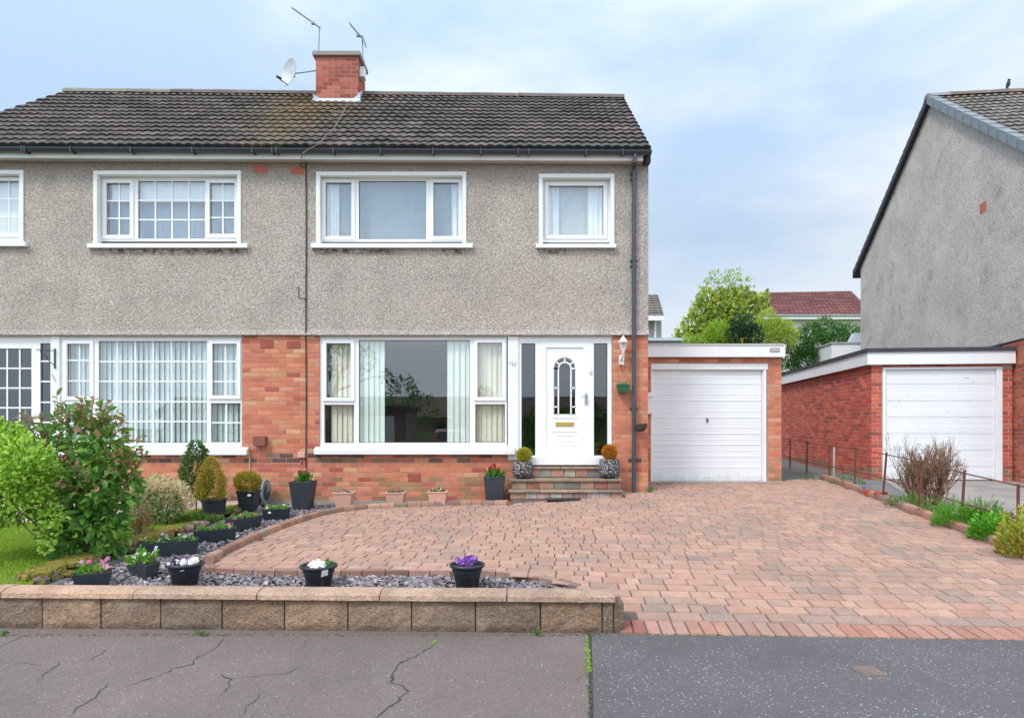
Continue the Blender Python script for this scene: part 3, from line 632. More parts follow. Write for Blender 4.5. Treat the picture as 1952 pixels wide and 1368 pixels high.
# ================================================================== HOUSE PAIR
FY = 10.75
fx = lambda p: X_(p, FY); fz = lambda p: Z_(p, FY)
XL, XR = -9.75, fx(1236); ZB = fz(637); ZE = 5.66; ZG = .02
house = thing('semi_detached_house', (-3.3, FY, .2), 'pair of grey roughcast and orange brick semi-detached houses under one brown tiled roof', 'house')
# openings on the facade plane, photo pixels x0, x1, y0(top), y1(bottom)
UP = [(-97, 46, 325, 470), (179, 460, 326, 470), (603, 889, 328, 470), (1027, 1171, 332, 470)]
DN = [(-200, 460, 637, 858), (608, 987, 637, 856), (987, 1168, 637, 893)]
hu = [(fx(a), fx(b), fz(d), fz(c)) for a, b, c, d in UP]; hd = [(fx(a), fx(b), fz(d), fz(c)+.02) for a, b, c, d in DN]
b_ = MB(); b_.plate(XL, XR, ZB, ZE, FY, FY+.24, hu)
b_.box(XR-.24, XR, FY+.24, FY+5.1, ZB, ZE); b_.box(XL, XL+.24, FY+.24, FY+5.1, 0, ZE); b_.box(XL, XR, FY+5.1, FY+5.3, 0, ZE)
RY0, RY1 = 10.50, 13.30
zr0, zr1 = Z_(171, RY1), Z_(183, RY1)
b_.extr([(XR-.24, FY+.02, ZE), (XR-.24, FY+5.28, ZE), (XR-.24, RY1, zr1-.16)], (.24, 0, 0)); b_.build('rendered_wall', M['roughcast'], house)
# splayed bottom edge of the render
b_ = MB(); b_.extr([(XL, FY-.028, ZB-.012), (XL, FY+.015, ZB-.012), (XL, FY-.004, ZB+.07)], (XR-XL+.004, 0, 0)); b_.build('render_drip', M['roughcast'], house)
b_ = MB(); b_.plate(XL, XR, ZG, ZB-.001, FY+.032, FY+.24, hd); b_.box(XR-.24, XR-.008, FY+.24, FY+5.1, ZG, ZB-.001); b_.build('mortar_wall', M['mortar'], house)
OR = [(.56, .195, .105), (.54, .18, .10), (.57, .215, .12), (.52, .16, .092), (.57, .24, .135), (.50, .165, .10), (.55, .20, .11), (.47, .135, .08)]
def pick_house(xa, z):
    if z < .62 and random.random() < .5: return jit(random.choice([(.36, .19, .09), (.33, .16, .08), (.40, .22, .11)]), .12)
    r_ = random.random()
    if abs(z-(fz(866)-.05)) < .06 and random.random() < .4: return jit(random.choice([(.16, .075, .055), (.22, .13, .08), (.13, .07, .06), (.34, .12, .075)]), .2)  # dark bricks along the sill line paint in the sill's shadow
    if r_ < .035: return jit((.38, .09, .065), .1)
    if r_ < .10: return jit((.58, .31, .17), .1)
    return jit(random.choice(OR), .09, .05)
b_ = MB(); hb = [(a-XL, b-XL, c, d_) for a, b, c, d_ in hd]
bricks(b_, (XL, FY+.032), (1, 0), (0, -1), XR-XL, ZG, ZB-.02, hb, pick=pick_house)
bricks(b_, (XR-.008, FY+.035), (0, 1), (1, 0), 1.4, ZG, ZB-.02, (), pick=pick_house, phase=.1)
b_.build('brick_wall', M['brick'], house)
b_ = MB(); b_.box(XL, fx(975), FY+.012, FY+.03, -.1, .245); b_.box(fx(1187), XR+.005, FY+.012, FY+.03, .2, .375); b_.build('plinth', M['concrete'], house, bevel=.004)
# inside: floors, party wall, ceilings (seen dimly through the glass)
b_ = MB(); b_.box(XL+.24, XR-.24, FY+.241, FY+5.1, ZB-.12, ZB+.1); b_.box(XL+.24, XR-.24, FY+.241, FY+5.1, .05, .36); b_.box(XL+.24, XR-.24, FY+.241, FY+5.1, ZE-.14, ZE-.04)
for xx in (-3.55, .05): b_.box(xx, xx+.15, FY+.241, FY+5.1, .36, ZB-.12); b_.box(xx, xx+.15, FY+.241, FY+5.1, ZB+.1, ZE-.14)
b_.box(XL+.24, XR-.24, FY+3.4, FY+3.5, .36, ZB-.12); b_.build('interior_wall', M['interior'], house)
# roof
moss_c = np.array([X_(625, 12), 12.2])
def pick_roof(p, u, t_):
    base = random.choice([(.088, .074, .068), (.105, .088, .08), (.078, .066, .062), (.125, .10, .088), (.092, .077, .068), (.085, .072, .066)])
    c = np.array(jit(base, .15, .04))
    dx = (p[0]-moss_c[0])/1.5; dd = math.exp(-dx*dx)*(.35+.75*t_)+math.exp(-((p[0]+4.4)/1.0)**2)*.25
    if False: c = c*.45+np.array(random.choice([(.19, .10, .04), (.20, .14, .05), (.13, .13, .05), (.17, .085, .045), (.12, .08, .06)]))*.75
    if t_ > .9: c = c*.7+np.array((.10, .085, .05))*.5
    return c
E0 = (X_(-187, RY0), RY0, Z_(276, RY0)); E1 = (X_(1241, RY0), RY0, Z_(283, RY0)); R0 = (X_(125, RY1), RY1, zr0-.05); R1 = (X_(1189, RY1), RY1, zr1-.05)
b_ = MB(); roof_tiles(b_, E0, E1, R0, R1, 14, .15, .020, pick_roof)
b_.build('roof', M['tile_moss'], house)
rf = house.children[-1] if house.children else None
roof_o = [o for o in house.children if o.name.startswith('roof')][0]
b_ = MB(); bk0, bk1 = (R0[0]-2.0, 2*RY1-RY0, E0[2]), (R1[0]+.12, 2*RY1-RY0, E1[2])
b_.add([R0, R1, bk1, bk0], [(0, 1, 2, 3)]); b_.add([(E0[0], E0[1], E0[2]-.03), (E1[0], E1[1], E1[2]-.03), (R1[0], R1[1], R1[2]-.03), (R0[0], R0[1], R0[2]-.03)], [(0, 1, 2, 3)])
b_.build('roof_deck', M['felt'], roof_o)
b_ = MB(); nR = 26
for i in range(nR):
    a = np.array(R0)+(np.array(R1)-np.array(R0))*i/nR; c = np.array(R0)+(np.array(R1)-np.array(R0))*(i+1)/nR; col = jit((.13, .10, .09) if i > 4 else (.20, .18, .15), .2)
    vs = []
    for p in (a, c):
        for k in range(7): an = PI*k/6; vs.append((p[0]+(.004 if p is a else -.002), p[1]-.115*math.cos(an), p[2]-.03+.105*math.sin(an)+random.uniform(-.004, .004)))
    b_.add(vs, [(k, k+1, 8+k, 7+k) for k in range(6)]+[tuple(range(6, -1, -1)), tuple(range(7, 14))], col)
b_.build('ridge_tile', M['tile'], roof_o)
# verge, fascia, soffit, gutter, downpipe
b_ = MB(); ev = np.array(E1); rv = np.array(R1); b_.extr([tuple(ev+(-.03, 0, -.02)), tuple(rv+(-.03, 0, -.02)), tuple(rv+(-.03, 0, -.12)), tuple(ev+(-.03, 0, -.12))], (.02, 0, 0)); b_.build('verge_board', M['felt'], house)
def sheared(mb, y0, y1, dz0, dz1, xa=XL-.1, xb=XR-.01):      # long board following the slightly falling eaves
    z = lambda x: E0[2]+(E1[2]-E0[2])*(x-E0[0])/(E1[0]-E0[0])
    mb.add([(xa, y0, z(xa)+dz0), (xb, y0, z(xb)+dz0), (xb, y1, z(xb)+dz0), (xa, y1, z(xa)+dz0), (xa, y0, z(xa)+dz1), (xb, y0, z(xb)+dz1), (xb, y1, z(xb)+dz1), (xa, y1, z(xa)+dz1)],
           [(0,3,2,1),(4,5,6,7),(0,1,5,4),(1,2,6,5),(2,3,7,6),(3,0,4,7)])
b_ = MB(); sheared(b_, RY0+.09, RY0+.115, -.155, .0, XL-.1, X_(1226, RY0+.09)); b_.build('fascia', M['upvc'], house)
b_ = MB(); sheared(b_, RY0+.115, FY+.02, -.15, -.138, XL-.1, X_(1226, RY0+.13)); b_.build('soffit', mat('soffit_board', (.52, .47, .43), .7, .08, 4), house)
b_ = MB(); b_.box(XR-.08, XR+.01, FY-.14, FY, ZE-.14, ZE-.01); b_.build('eaves_box', M['felt'], house)
gz = lambda x: E0[2]+(E1[2]-E0[2])*(x-E0[0])/(E1[0]-E0[0])-.03
b_ = MB(); prof = [(RY0+.02+.058*math.cos(a), .062*math.sin(a)) for a in np.linspace(PI, 2*PI, 9)]; pin = [(RY0+.02+.052*math.cos(a), .056*math.sin(a)) for a in np.linspace(2*PI, PI, 9)]
xa, xb = XL-.2, X_(1242, RY0); pts = prof+pin; n = len(pts)
b_.add([(xa, y, gz(xa)+z) for y, z in pts]+[(xb, y, gz(xb)+z) for y, z in pts], [(i, (i+1) % n, n+(i+1) % n, n+i) for i in range(n)]+[tuple(range(n)), tuple(range(2*n-1, n-1, -1))])
for px in (45, 50, 137, 251, 368, 482, 520, 528, 636, 726, 826, 917, 988, 1008, 1117, 1187): xx = X_(px, RY0); b_.box(xx-.011, xx+.011, RY0-.045, RY0+.09, gz(xx)-.075, gz(xx)-.02); b_.box(xx-.012, xx+.012, RY0-.047, RY0-.036, gz(xx)-.05, gz(xx)+.006)
b_.build('gutter', M['gutter'], house)
b_ = MB(); px = X_(1208, FY-.06); x2 = px+.005
b_.tube([(X_(1211, RY0), RY0+.02, gz(px)-.05), (X_(1211, RY0), RY0+.02, gz(px)-.16), (px+.0, FY-.055, Z_(322, FY)), (x2, FY-.055, Z_(335, FY)), (x2, FY-.055, Z_(636, FY)), (x2, FY-.045, .36)], .034, 14)
for py in (333, 343, 498, 508, 778): b_.lathe((x2, FY-.052, Z_(py, FY)), [(.041, -.02), (.041, .02)], 14); b_.box(x2-.055, x2+.055, FY-.03, FY+.03, Z_(py, FY)-.012, Z_(py, FY)+.012)
b_.build('downpipe', M['pipe'], house, smooth=False)
# chimney
CY = 12.88; cx0, cx1 = X_(602, CY), X_(682, CY); cz0 = Z_(196, CY); cz1 = Z_(108, CY)
ch = MB(); ch.box(cx0, cx1, CY, CY+.62, cz0-.5, cz1); cho = ch.build('chimney', M['mortar'], house)
b_ = MB(); CP = [(.36, .09, .065), (.32, .075, .055), (.40, .13, .09), (.28, .06, .05), (.37, .11, .08)]
bricks(b_, (cx0, CY), (1, 0), (0, -1), cx1-cx0, cz0-.2, cz1, (), CP); bricks(b_, (cx1, CY), (0, 1), (1, 0), .62, cz0-.2, cz1, (), CP, phase=.11); b_.build('brickwork', M['brick'], cho)
b_ = MB(); b_.box(cx0-.055, cx1+.055, CY-.055, CY+.68, cz1, cz1+.085); b_.build('chimney_cap', M['concrete'], cho, bevel=.01)
for px in (627, 661):
    b_ = MB(); b_.lathe((X_(px, CY+.3), CY+.3, cz1+.085), [(.13, 0), (.09, .04), (.065, .06), (.06, .10), (.05, .105)], 12); b_.build('chimney_pot', mat('buff_pot', (.42, .33, .27), .9), cho, smooth=True)
b_ = MB(); zf_ = cz0; b_.add([(cx0-.09, CY-.075, zf_-.05), (cx1+.07, CY-.075, zf_-.055), (cx1+.05, CY-.008, zf_+.075), (cx0-.05, CY-.008, zf_+.085), (cx0-.05, CY-.006, zf_+.17), (cx0+.09, CY-.006, zf_+.075), (cx1-.09, CY-.006, zf_+.075), (cx1+.04, CY-.006, zf_+.18)],
        [(0, 1, 2, 3), (3, 5, 4), (2, 7, 6)])
b_.extr([(cx1+.006, CY-.01, zf_+.0), (cx1+.006, CY+.4, zf_+.30), (cx1+.006, CY+.4, zf_+.42), (cx1+.006, CY-.01, zf_+.18)], (.012, 0, 0)); b_.build('flashing', M['lead'], cho)
# vents and small fittings on the walls
for a, b, c, d_, mm in ((483, 508, 315, 330, 'vent_bright'), (554, 579, 317, 332, 'vent_bright'), (496, 521, 648, 663, 'vent'), (547, 572, 650, 663, 'vent'), (778, 802, 903, 917, 'vent')):
    b_ = MB(); yy = FY-.006 if c < 600 else FY+.02; b_.box(X_(a, yy), X_(b, yy), yy, yy+.03, Z_(d_, yy), Z_(c, yy)); v_ = b_.build('air_brick', M[mm], house, bevel=.002)
b_ = MB(); b_.box(X_(482, FY-.08), X_(505, FY-.08), FY-.08, FY+.03, Z_(850, FY-.08), Z_(831, FY-.08)); b_.build('flue_box', mat('flue_brown', (.22, .07, .05), .7), house, bevel=.006)
b_ = MB(); b_.box(X_(567, FY-.02), X_(581, FY-.02), FY-.02, FY+.03, Z_(872, FY-.02), Z_(861, FY-.02)); b_.build('junction_box', M['terra_pl'], house, bevel=.004)
b_ = MB(); b_.tube([(X_(475, FY), FY+.02, Z_(870, FY)), (X_(475, FY), FY+.02, Z_(905, FY))], .012, 8); b_.build('wall_pipe', mat('buff_pipe', (.5, .38, .32), .6), house); b_ = MB(); b_.tube([(X_(574, FY), FY+.02, Z_(872, FY)), (X_(574, FY), FY+.02, Z_(884, FY))], .012, 8); b_.build('wall_pipe', mat('brown_pipe', (.2, .12, .1), .6), house)
b_ = MB(); b_.tube([(X_(p, FY-.016), FY-.016, Z_(q, FY-.016)) for p, q in ((574, 302), (574, 318), (583, 320))], .007, 6)
b_.tube([(X_(p, FY-.014), FY-.014, Z_(q, FY-.014)) for p, q in ((583, 300), (584, 400), (583.5, 520), (583, 637))]+[(X_(p, FY+.018), FY+.018, Z_(q, FY+.018)) for p, q in ((583, 642), (584, 760), (583, 905))], .010, 6)
b_.tube([(X_(p, FY-.012), FY-.012, Z_(q, FY-.012)) for p, q in ((569, 545), (569.5, 567), (581, 569), (582, 575))], .006, 6); b_.build('wall_cable', mat('dark_cable', (.04, .035, .033), .7), house)
nrm_ = Vector(np.cross(np.array(E1)-np.array(E0), np.array(R0)-np.array(E0))).normalized()
def on_roof(px, py, up=.075):
    d_ = Vector(((px-CX)/FP, 1, (HY-py)/FP)); c_ = Vector((0, 0, CZ)); t_ = (Vector(E0)+Vector((0, 0, up))-c_).dot(nrm_)/d_.dot(nrm_); return tuple(c_+d_*t_)
b_ = MB(); b_.tube([on_roof(p, q) for p, q in ((660, 203), (650, 222), (636, 246), (622, 258), (610, 273))]+[(X_(590, 10.40), 10.40, Z_(284, 10.40)), (X_(577, 10.42), 10.42, Z_(292, 10.42)), (X_(574, 10.60), 10.60, Z_(302, 10.60))], .008, 6); b_.build('roof_cable', mat('pale_cable', (.17, .14, .12), .7), house)

# ------------------------------------------------------------------ windows
def window(rect, panes, yf, sill=None, surround=None, name='window', glass='glass', frame_d=.07, post=None):
    """rect and panes in photo pixels measured on the plane yf; panes: (x0,x1,y0,y1, casement, columns, rows)"""
    q = lambda r, y=yf: (X_(r[0], y), X_(r[1], y), Z_(r[3], y), Z_(r[2], y))
    x0, x1, z0, z1 = q(rect); holes = [q(p) for p in panes]
    b = MB(); b.plate(x0, x1, z0, z1, yf, yf+frame_d, holes); wd = b.build(name, M['upvc'], house)
    b = MB(); b.box(x0-.02, x1+.02, yf+frame_d, yf+frame_d+.05, z1, z1+.03)
    for p, (a, c, d_, e) in zip(panes, holes):
        if p[4]:
            m = .055; b = MB(); b.plate(a-m, c+m, d_-m, e+m, yf-.022, yf+.012, [(a+.004, c-.004, d_+.004, e-.004)])
            b.build('casement', M['upvc'], wd, bevel=.006)
        b = MB(); yg = yf+.03; b.box(a-.005, c+.005, yg, yg+.006, d_-.005, e+.005); b.build('pane', M[glass], wd)
        b = MB(); b.plate(a-.002, c+.002, d_-.002, e+.002, yg-.008, yg-.001, [(a+.008, c-.008, d_+.008, e-.008)]); b.build('gasket', M['black_pl'], wd)
        if p[5] > 1 or p[6] > 1:
            b = MB(); hw = .0115
            xs = [a+(c-a)*i/p[5] for i in range(1, p[5])]; zs = [e-(e-d_)*t_ for t_ in (p[7] if len(p) > 7 else [i/p[6] for i in range(1, p[6])])]
            for x in xs: b.box(x-hw, x+hw, yg-.012, yg-.0012, d_, e)
            for z in zs: b.box(a, c, yg-.014, yg-.0025, z-hw, z+hw)
            b.build('glazing_bar', M['upvc'], wd)
    if surround:
        a, c, d_, e = [*(X_(surround[0], FY), X_(surround[1], FY)), Z_(surround[3], FY), Z_(surround[2], FY)]; t_ = .062
        b = MB(); b.plate(a, c, d_, e, FY-.022, FY+.02, [(a+t_, c-t_, d_-1, e-t_)]); b.plate(a+t_-.01, c-t_+.01, d_, e-t_+.01, FY+.02, yf+.001, [(a+t_, c-t_, d_-1, e-t_)]); b.build('surround', M['white'], wd, bevel=.004)
    if sill:
        ys = FY-.07; a, c = X_(sill[0], ys), X_(sill[1], ys); zt, zb = Z_(sill[2], ys), Z_(sill[3], ys)
        b = MB(); b.add([(a, ys, zb), (c, ys, zb), (c, yf+.01, zb+.01), (a, yf+.01, zb+.01), (a, ys, zt), (c, ys, zt), (c, yf+.01, zt+.05), (a, yf+.01, zt+.05)],
                        [(0,3,2,1),(4,5,6,7),(0,1,5,4),(1,2,6,5),(2,3,7,6),(3,0,4,7)]); b.build('sill', M['white'], wd, bevel=.005)
    return wd
YU = FY+.10
window((-97, 38, 334, 460), [(-80, -40, 346, 447, 1, 2, 3), (-28, 37.5, 345, 446, 1, 3, 3)], YU, (-108, 48, 461, 469), UP[0], glass='glass_up')
window((192, 455, 338, 460), [(203, 249, 349, 449, 1, 2, 3), (263, 391, 345, 455, 0, 4, 3, (.33, .667)), (400, 448, 349, 447, 1, 2, 3)], YU, (165, 471, 464, 472), UP[1], glass='glass_up')
window((612, 883, 338, 461), [(621, 670.5, 348, 451, 1, 1, 1), (684, 812, 345, 456, 0, 1, 1), (826, 874.5, 348, 451, 1, 1, 1)], YU, (592, 901, 464, 472), UP[2], glass='glass_up')
window((1033, 1164, 340, 462), [(1045, 1150.5, 354, 449, 1, 1, 1)], YU, (1022, 1175, 465, 472), UP[3], glass='glass_up')
YD = FY+.055
window((610, 966, 643, 850), [(622, 669.5, 654, 758, 1, 1, 1), (618, 675, 771, 844, 0, 1, 1), (684, 895.5, 648, 843.5, 0, 1, 1), (910, 957.5, 653, 757, 1, 1, 1), (906, 962.5, 770, 843, 0, 1, 1)], YD, (598, 982, 856, 866))
window((119, 461, 643, 850), [(128, 172.5, 655, 756, 1, 2, 3, (.31, .70)), (124, 177, 770, 843, 0, 2, 2), (188, 394, 650, 843.5, 0, 6, 5, (.20, .395, .595, .79)), (405, 452.5, 655, 754, 1, 2, 3, (.34, .725)), (402, 458.5, 768, 842.5, 0, 2, 2)], YD, (100, 470, 857, 867))
# front door of the left house, mostly behind the shrubs
wd = window((-190, 96, 643, 893), [(-60, 60, 664, 852, 0, 5, 5), (76.5, 97, 654, 852, 0, 1, 5, (.172, .367, .567, .76))], YD, None, name='glazed_door', glass='glass_dk')
# door assembly of the right house
DR = window((988, 1166, 643, 876), [(994, 1020.5, 654, 868, 0, 1, 1), (1031, 1121, 655, 868, 0, 1, 1), (1132, 1158, 654, 868, 0, 1, 1)], YD, None, name='door_frame', glass='glass_dk', frame_d=.08)
for c in list(DR.children):
    bb = np.array([tuple(v) for v in c.bound_box]); cxm = bb[:, 0].mean()+wloc(DR)[0]
    if X_(1030, YD) < cxm < X_(1122, YD): bpy.data.objects.remove(c)
yd = YD+.012; dx0, dx1, dz0, dz1 = X_(1031, YD), X_(1121, YD), Z_(869, YD), Z_(655, YD)
# arched light: outline of the glass as holes in the leaf
ax, aw = X_(1076.5, yd), X_(1098, yd)-X_(1076.5, yd); az0, az1 = Z_(791, yd), Z_(702, yd)
arch = [(ax-aw, az0), (ax+aw, az0)]+[(ax+aw*math.cos(a), az1+aw*math.sin(a)) for a in np.linspace(0, PI, 17)]
bm = bmesh.new()
def loopv(pts, y): return [bm.verts.new((x, y, z)) for x, z in pts]
outer = [(dx0, dz0), (dx1, dz0), (dx1, dz1), (dx0, dz1)]
for yy in (yd, yd+.045):
    lo = loopv(outer, yy); li = loopv(arch, yy); es = [bm.edges.new((a[i], a[(i+1) % len(a)])) for a in (lo, li) for i in range(len(a))]
    bmesh.ops.triangle_fill(bm, use_beauty=True, edges=es)
    if yy == yd: f_o, f_i = lo, li
    else:
        for A, B in ((f_o, lo), (f_i, li)):
            for i in range(len(A)): bm.faces.new((A[i], A[(i+1) % len(A)], B[(i+1) % len(A)], B[i]))
# remove any triangles filled across the light
for f in [f for f in bm.faces if abs(f.normal.y) > .9 or f.calc_area() > 0]:
    c = f.calc_center_median()
    if abs(f.normal.y) > .9 and abs(c.x-ax) < aw*.97 and az0 < c.z and (c.z < az1 or (c.x-ax)**2+(c.z-az1)**2 < (aw*.96)**2): bm.faces.remove(f)
bmesh.ops.recalc_face_normals(bm, faces=bm.faces)
org = wloc(house); bmesh.ops.translate(bm, vec=Vector(-org), verts=bm.verts); me = bpy.data.meshes.new('door'); bm.to_mesh(me); bm.free(); me.materials.append(M['upvc'])
door = bpy.data.objects.new('door', me); COL.objects.link(door); door.parent = house
b_ = MB(); b_.extr([(x, yd+.025, z) for x, z in arch], (0, .006, 0)); b_.build('pane', M['glass_dk'], door)
b_ = MB(); hw = .011
def bar(p, q):
    p = np.array(p); q = np.array(q); d_ = q-p; n_ = np.array([-d_[1], d_[0]])/np.linalg.norm(d_)*hw; c4 = [p+n_, q+n_, q-n_, p-n_]; b_.extr([(c[0], yd+.012, c[1]) for c in c4], (0, .012, 0))
def arc(r, a0=0, a1=PI, n=20):
    A = np.linspace(a0, a1, n)
    for u_, v_ in zip(A[:-1], A[1:]): b_.extr([(ax+(r-hw)*math.cos(u_), yd+.013, az1+(r-hw)*math.sin(u_)), (ax+(r+hw)*math.cos(u_), yd+.013, az1+(r+hw)*math.sin(u_)), (ax+(r+hw)*math.cos(v_), yd+.013, az1+(r+hw)*math.sin(v_)), (ax+(r-hw)*math.cos(v_), yd+.013, az1+(r-hw)*math.sin(v_))], (0, .012, 0))
ri = aw*.56; arc(ri); arc(aw-.003)
bar((ax-ri, az0), (ax-ri, az1)); bar((ax+ri, az0), (ax+ri, az1))
for a in (45, 78, 102, 135) if False else (38, 90, 142): bar((ax+ri*math.cos(R(a)), az1+ri*math.sin(R(a))), (ax+aw*math.cos(R(a)), az1+aw*math.sin(R(a))))
for zz in (az1, Z_(739, yd), Z_(775, yd)):
    for s_ in (-1, 1): bar((ax+s_*ri, zz), (ax+s_*aw, zz))
bar((ax-ri, az1), (ax-aw, az1)); bar((ax-aw, az0+.004), (ax+aw, az0+.004)); bar((ax-aw, az0), (ax-aw, az1)); bar((ax+aw, az0), (ax+aw, az1)); b_.build('glazing_bar', M['upvc'], door)
b_ = MB()
lx0, lx1, lz0, lz1 = X_(1043, yd), X_(1110, yd), Z_(858, yd), Z_(664, yd)
b_.plate(dx0, dx1, dz0, dz1, yd-.018, yd-.0005, [(lx0-.012, lx1+.012, lz0-.012, lz1+.012)])          # sash frame proud of the panel
for (p0, p1, q0, q1) in ((1052, 1102, 794, 797), (1053, 1101, 820, 823), (1060, 1093, 828, 831), (1058, 1096, 838, 841), (1052, 1102, 844, 848)): b_.box(X_(p0, yd), X_(p1, yd), yd-.008, yd-.0005, Z_(q1, yd), Z_(q0, yd))
b_.build('door_moulding', M['upvc'], door, bevel=.003)
b_ = MB(); b_.box(X_(1059, yd), X_(1094, yd), yd-.012, yd-.0005, Z_(812, yd), Z_(804, yd)); b_.box(X_(1064, yd), X_(1089, yd), yd-.016, yd-.012, Z_(810.5, yd), Z_(805.5, yd)); b_.build('letter_box', M['brass'], door, bevel=.002)
b_ = MB(); yh = yd-.03; b_.box(X_(1115, yh), X_(1120, yh), yh, yh+.012, Z_(771, yh), Z_(750, yh)); b_.tube([(X_(1118, yh), yh, Z_(755, yh)), (X_(1118, yh-.05), yh-.05, Z_(755, yh)), (X_(1108, yh-.05), yh-.05, Z_(755.5, yh))], .009, 8); b_.build('door_handle', M['steel'], door)
b_ = MB(); b_.box(X_(1012, FY-.1), X_(1147, FY-.1), FY-.10, FY+.07, Z_(886, FY-.1), Z_(870, FY-.1)); b_.box(X_(990, FY), X_(1166, FY), FY+.03, FY+.2, .5, Z_(875, FY)); b_.build('threshold', M['white'], house, bevel=.008)
b_ = MB(); b_.box(X_(1124, YD-.01), X_(1129, YD-.01), YD-.014, YD, Z_(713, YD), Z_(705, YD)); b_.build('door_bell', mat('bell_grey', (.55, .56, .57), .5), house, bevel=.003)
# white posts with the house numbers
b_ = MB(); b_.box(X_(968, YD-.03), X_(988, YD-.03), YD-.03, YD+.08, Z_(876, YD), Z_(641, YD)); b_.build('post', M['white'], house, bevel=.004)
b_ = MB(); b_.box(X_(96, YD-.03), X_(113, YD-.03), YD-.03, YD+.08, Z_(893, YD), Z_(641, YD)); b_.box(X_(113, YD), X_(119, YD), YD-.0, YD+.08, Z_(893, YD), Z_(641, YD)); b_.build('post', M['white'], house, bevel=.004)
for s_, px, py in (('1', 972, 691.5), ('2', 977, 694), ('7', 982.2, 695.5)): text('house_number', s_, M['numeral'], house, (X_(px, YD-.034), YD-.034, Z_(py, YD-.034)), .068)
for s_, px, py in (('1', 99.3, 714), ('2', 102.5, 719.5), ('5', 105.8, 725)): text('house_number', s_, M['numeral'], house, (X_(px, YD-.034), YD-.034, Z_(py, YD-.034)), .062)
b_ = MB(); b_.box(X_(608, YD), X_(1168, YD), YD-.01, YD+.1, Z_(643.5, YD), ZB); b_.box(X_(-190, YD), X_(461, YD), YD-.01, YD+.1, Z_(643.5, YD), ZB); b_.build('head_board', mat('cream_board', (.62, .58, .52), .6), house)
# curtains and blinds hang inside
def drape(name, label, cat, m, px0, px1, py0, py1, y, n=None, amp=.02, kind='wave', group=None):
    x0, x1, z0, z1 = X_(px0, y), X_(px1, y), Z_(py1, y), Z_(py0, y); b = MB()
    if kind == 'slat':
        n = n or max(1, round((x1-x0)/.085)); s_ = (x1-x0)/n
        for i in range(n):
            a = x0+i*s_; t_ = random.uniform(-.008, .008); b.add([(a-.004, y+.022+t_, z0), (a+s_*1.03, y-.006-t_, z0), (a+s_*1.03, y-.006-t_, z1), (a-.004, y+.022+t_, z1)], [(0, 1, 2, 3)])
    elif kind == 'flat': b.box(x0, x1, y, y+.004, z0, z1)
    else:
        k = max(8, int((x1-x0)/.012)); xs = np.linspace(x0, x1, k); ys = y+amp*np.sin((xs-x0)*2*PI/.085+np.sin(xs*9)*.9)
        vs = [(a, c, z0) for a, c in zip(xs, ys)]+[(a, c, z1) for a, c in zip(xs, ys)]; b.add(vs, [(i, i+1, k+i+1, k+i) for i in range(k-1)])
    return tag(b.build(name, m), label, cat, group)
YC = FY+.165
drape('vertical_blind', 'cream vertical blind behind the two narrow panes left of the ungridded ground floor window', 'blind', M['cream_blind'], 632, 681, 645, 850, YC, kind='slat')
drape('vertical_blind', 'cream vertical blind behind the two side panes nearest the white front door', 'blind', M['cream_blind'], 897, 966, 645, 850, YC, kind='slat')
drape('curtain', 'pale green curtain gathered at the left edge of the large ungridded ground floor pane', 'curtain', M['green_blind'], 681, 733, 644, 850, YC-.04, kind='slat')
drape('curtain', 'pale green curtain gathered at the right edge of the large ungridded ground floor pane', 'curtain', M['green_blind'], 853, 897, 644, 850, YC-.04, kind='slat')
drape('vertical_blind', 'pale blue vertical blind drawn right across the gridded ground floor window of the left house', 'blind', M['blue_blind'], 122, 464, 645, 850, YC, kind='slat')
drape('net_or_cloud_sheet', 'grey sheet added behind the ungridded upstairs three part window, coloured like reflected cloud', 'curtain', mat('reflected_cloud_grey', (.27, .32, .335), .9), 640, 880, 335, 462, YC+.12, amp=.001)  # sheet added behind the glass; its grey paints in the reflected cloud
drape('curtain', 'white curtain drawn to the left side of the upstairs three part window', 'curtain', M['voile'], 612, 646, 335, 462, YC+.06)
drape('curtain', 'white curtain drawn to the right side of the upstairs three part window', 'curtain', M['voile'], 861, 886, 335, 462, YC+.06)
drape('net_or_cloud_sheet', 'plain pale net behind the small square upstairs window', 'curtain', mat('light_voile', (.45, .51, .52), .9), 1055, 1140, 335, 462, YC+.10, amp=.001)
drape('curtain', 'white curtain at the left of the small square upstairs window', 'curtain', M['voile'], 1036, 1066, 335, 462, YC+.06)
drape('curtain', 'white curtain at the right of the small square upstairs window', 'curtain', M['voile'], 1120, 1160, 335, 462, YC+.06)
drape('roller_blind', 'white roller blind pulled a third of the way down in the gridded upstairs window', 'blind', M['voile'], 214, 455, 325, 385, YC+.05, kind='flat')
drape('roller_blind', 'white roller blind pulled down in the upstairs window at the left edge', 'blind', M['voile'], -90, 42, 325, 460, YC+.05, kind='flat')
drape('curtain', 'grey curtain hanging at the back of the room behind the gridded upstairs window', 'curtain', mat('slate_curtain', (.26, .33, .39), .9), 150, 480, 325, 462, YC+.14, amp=.004)
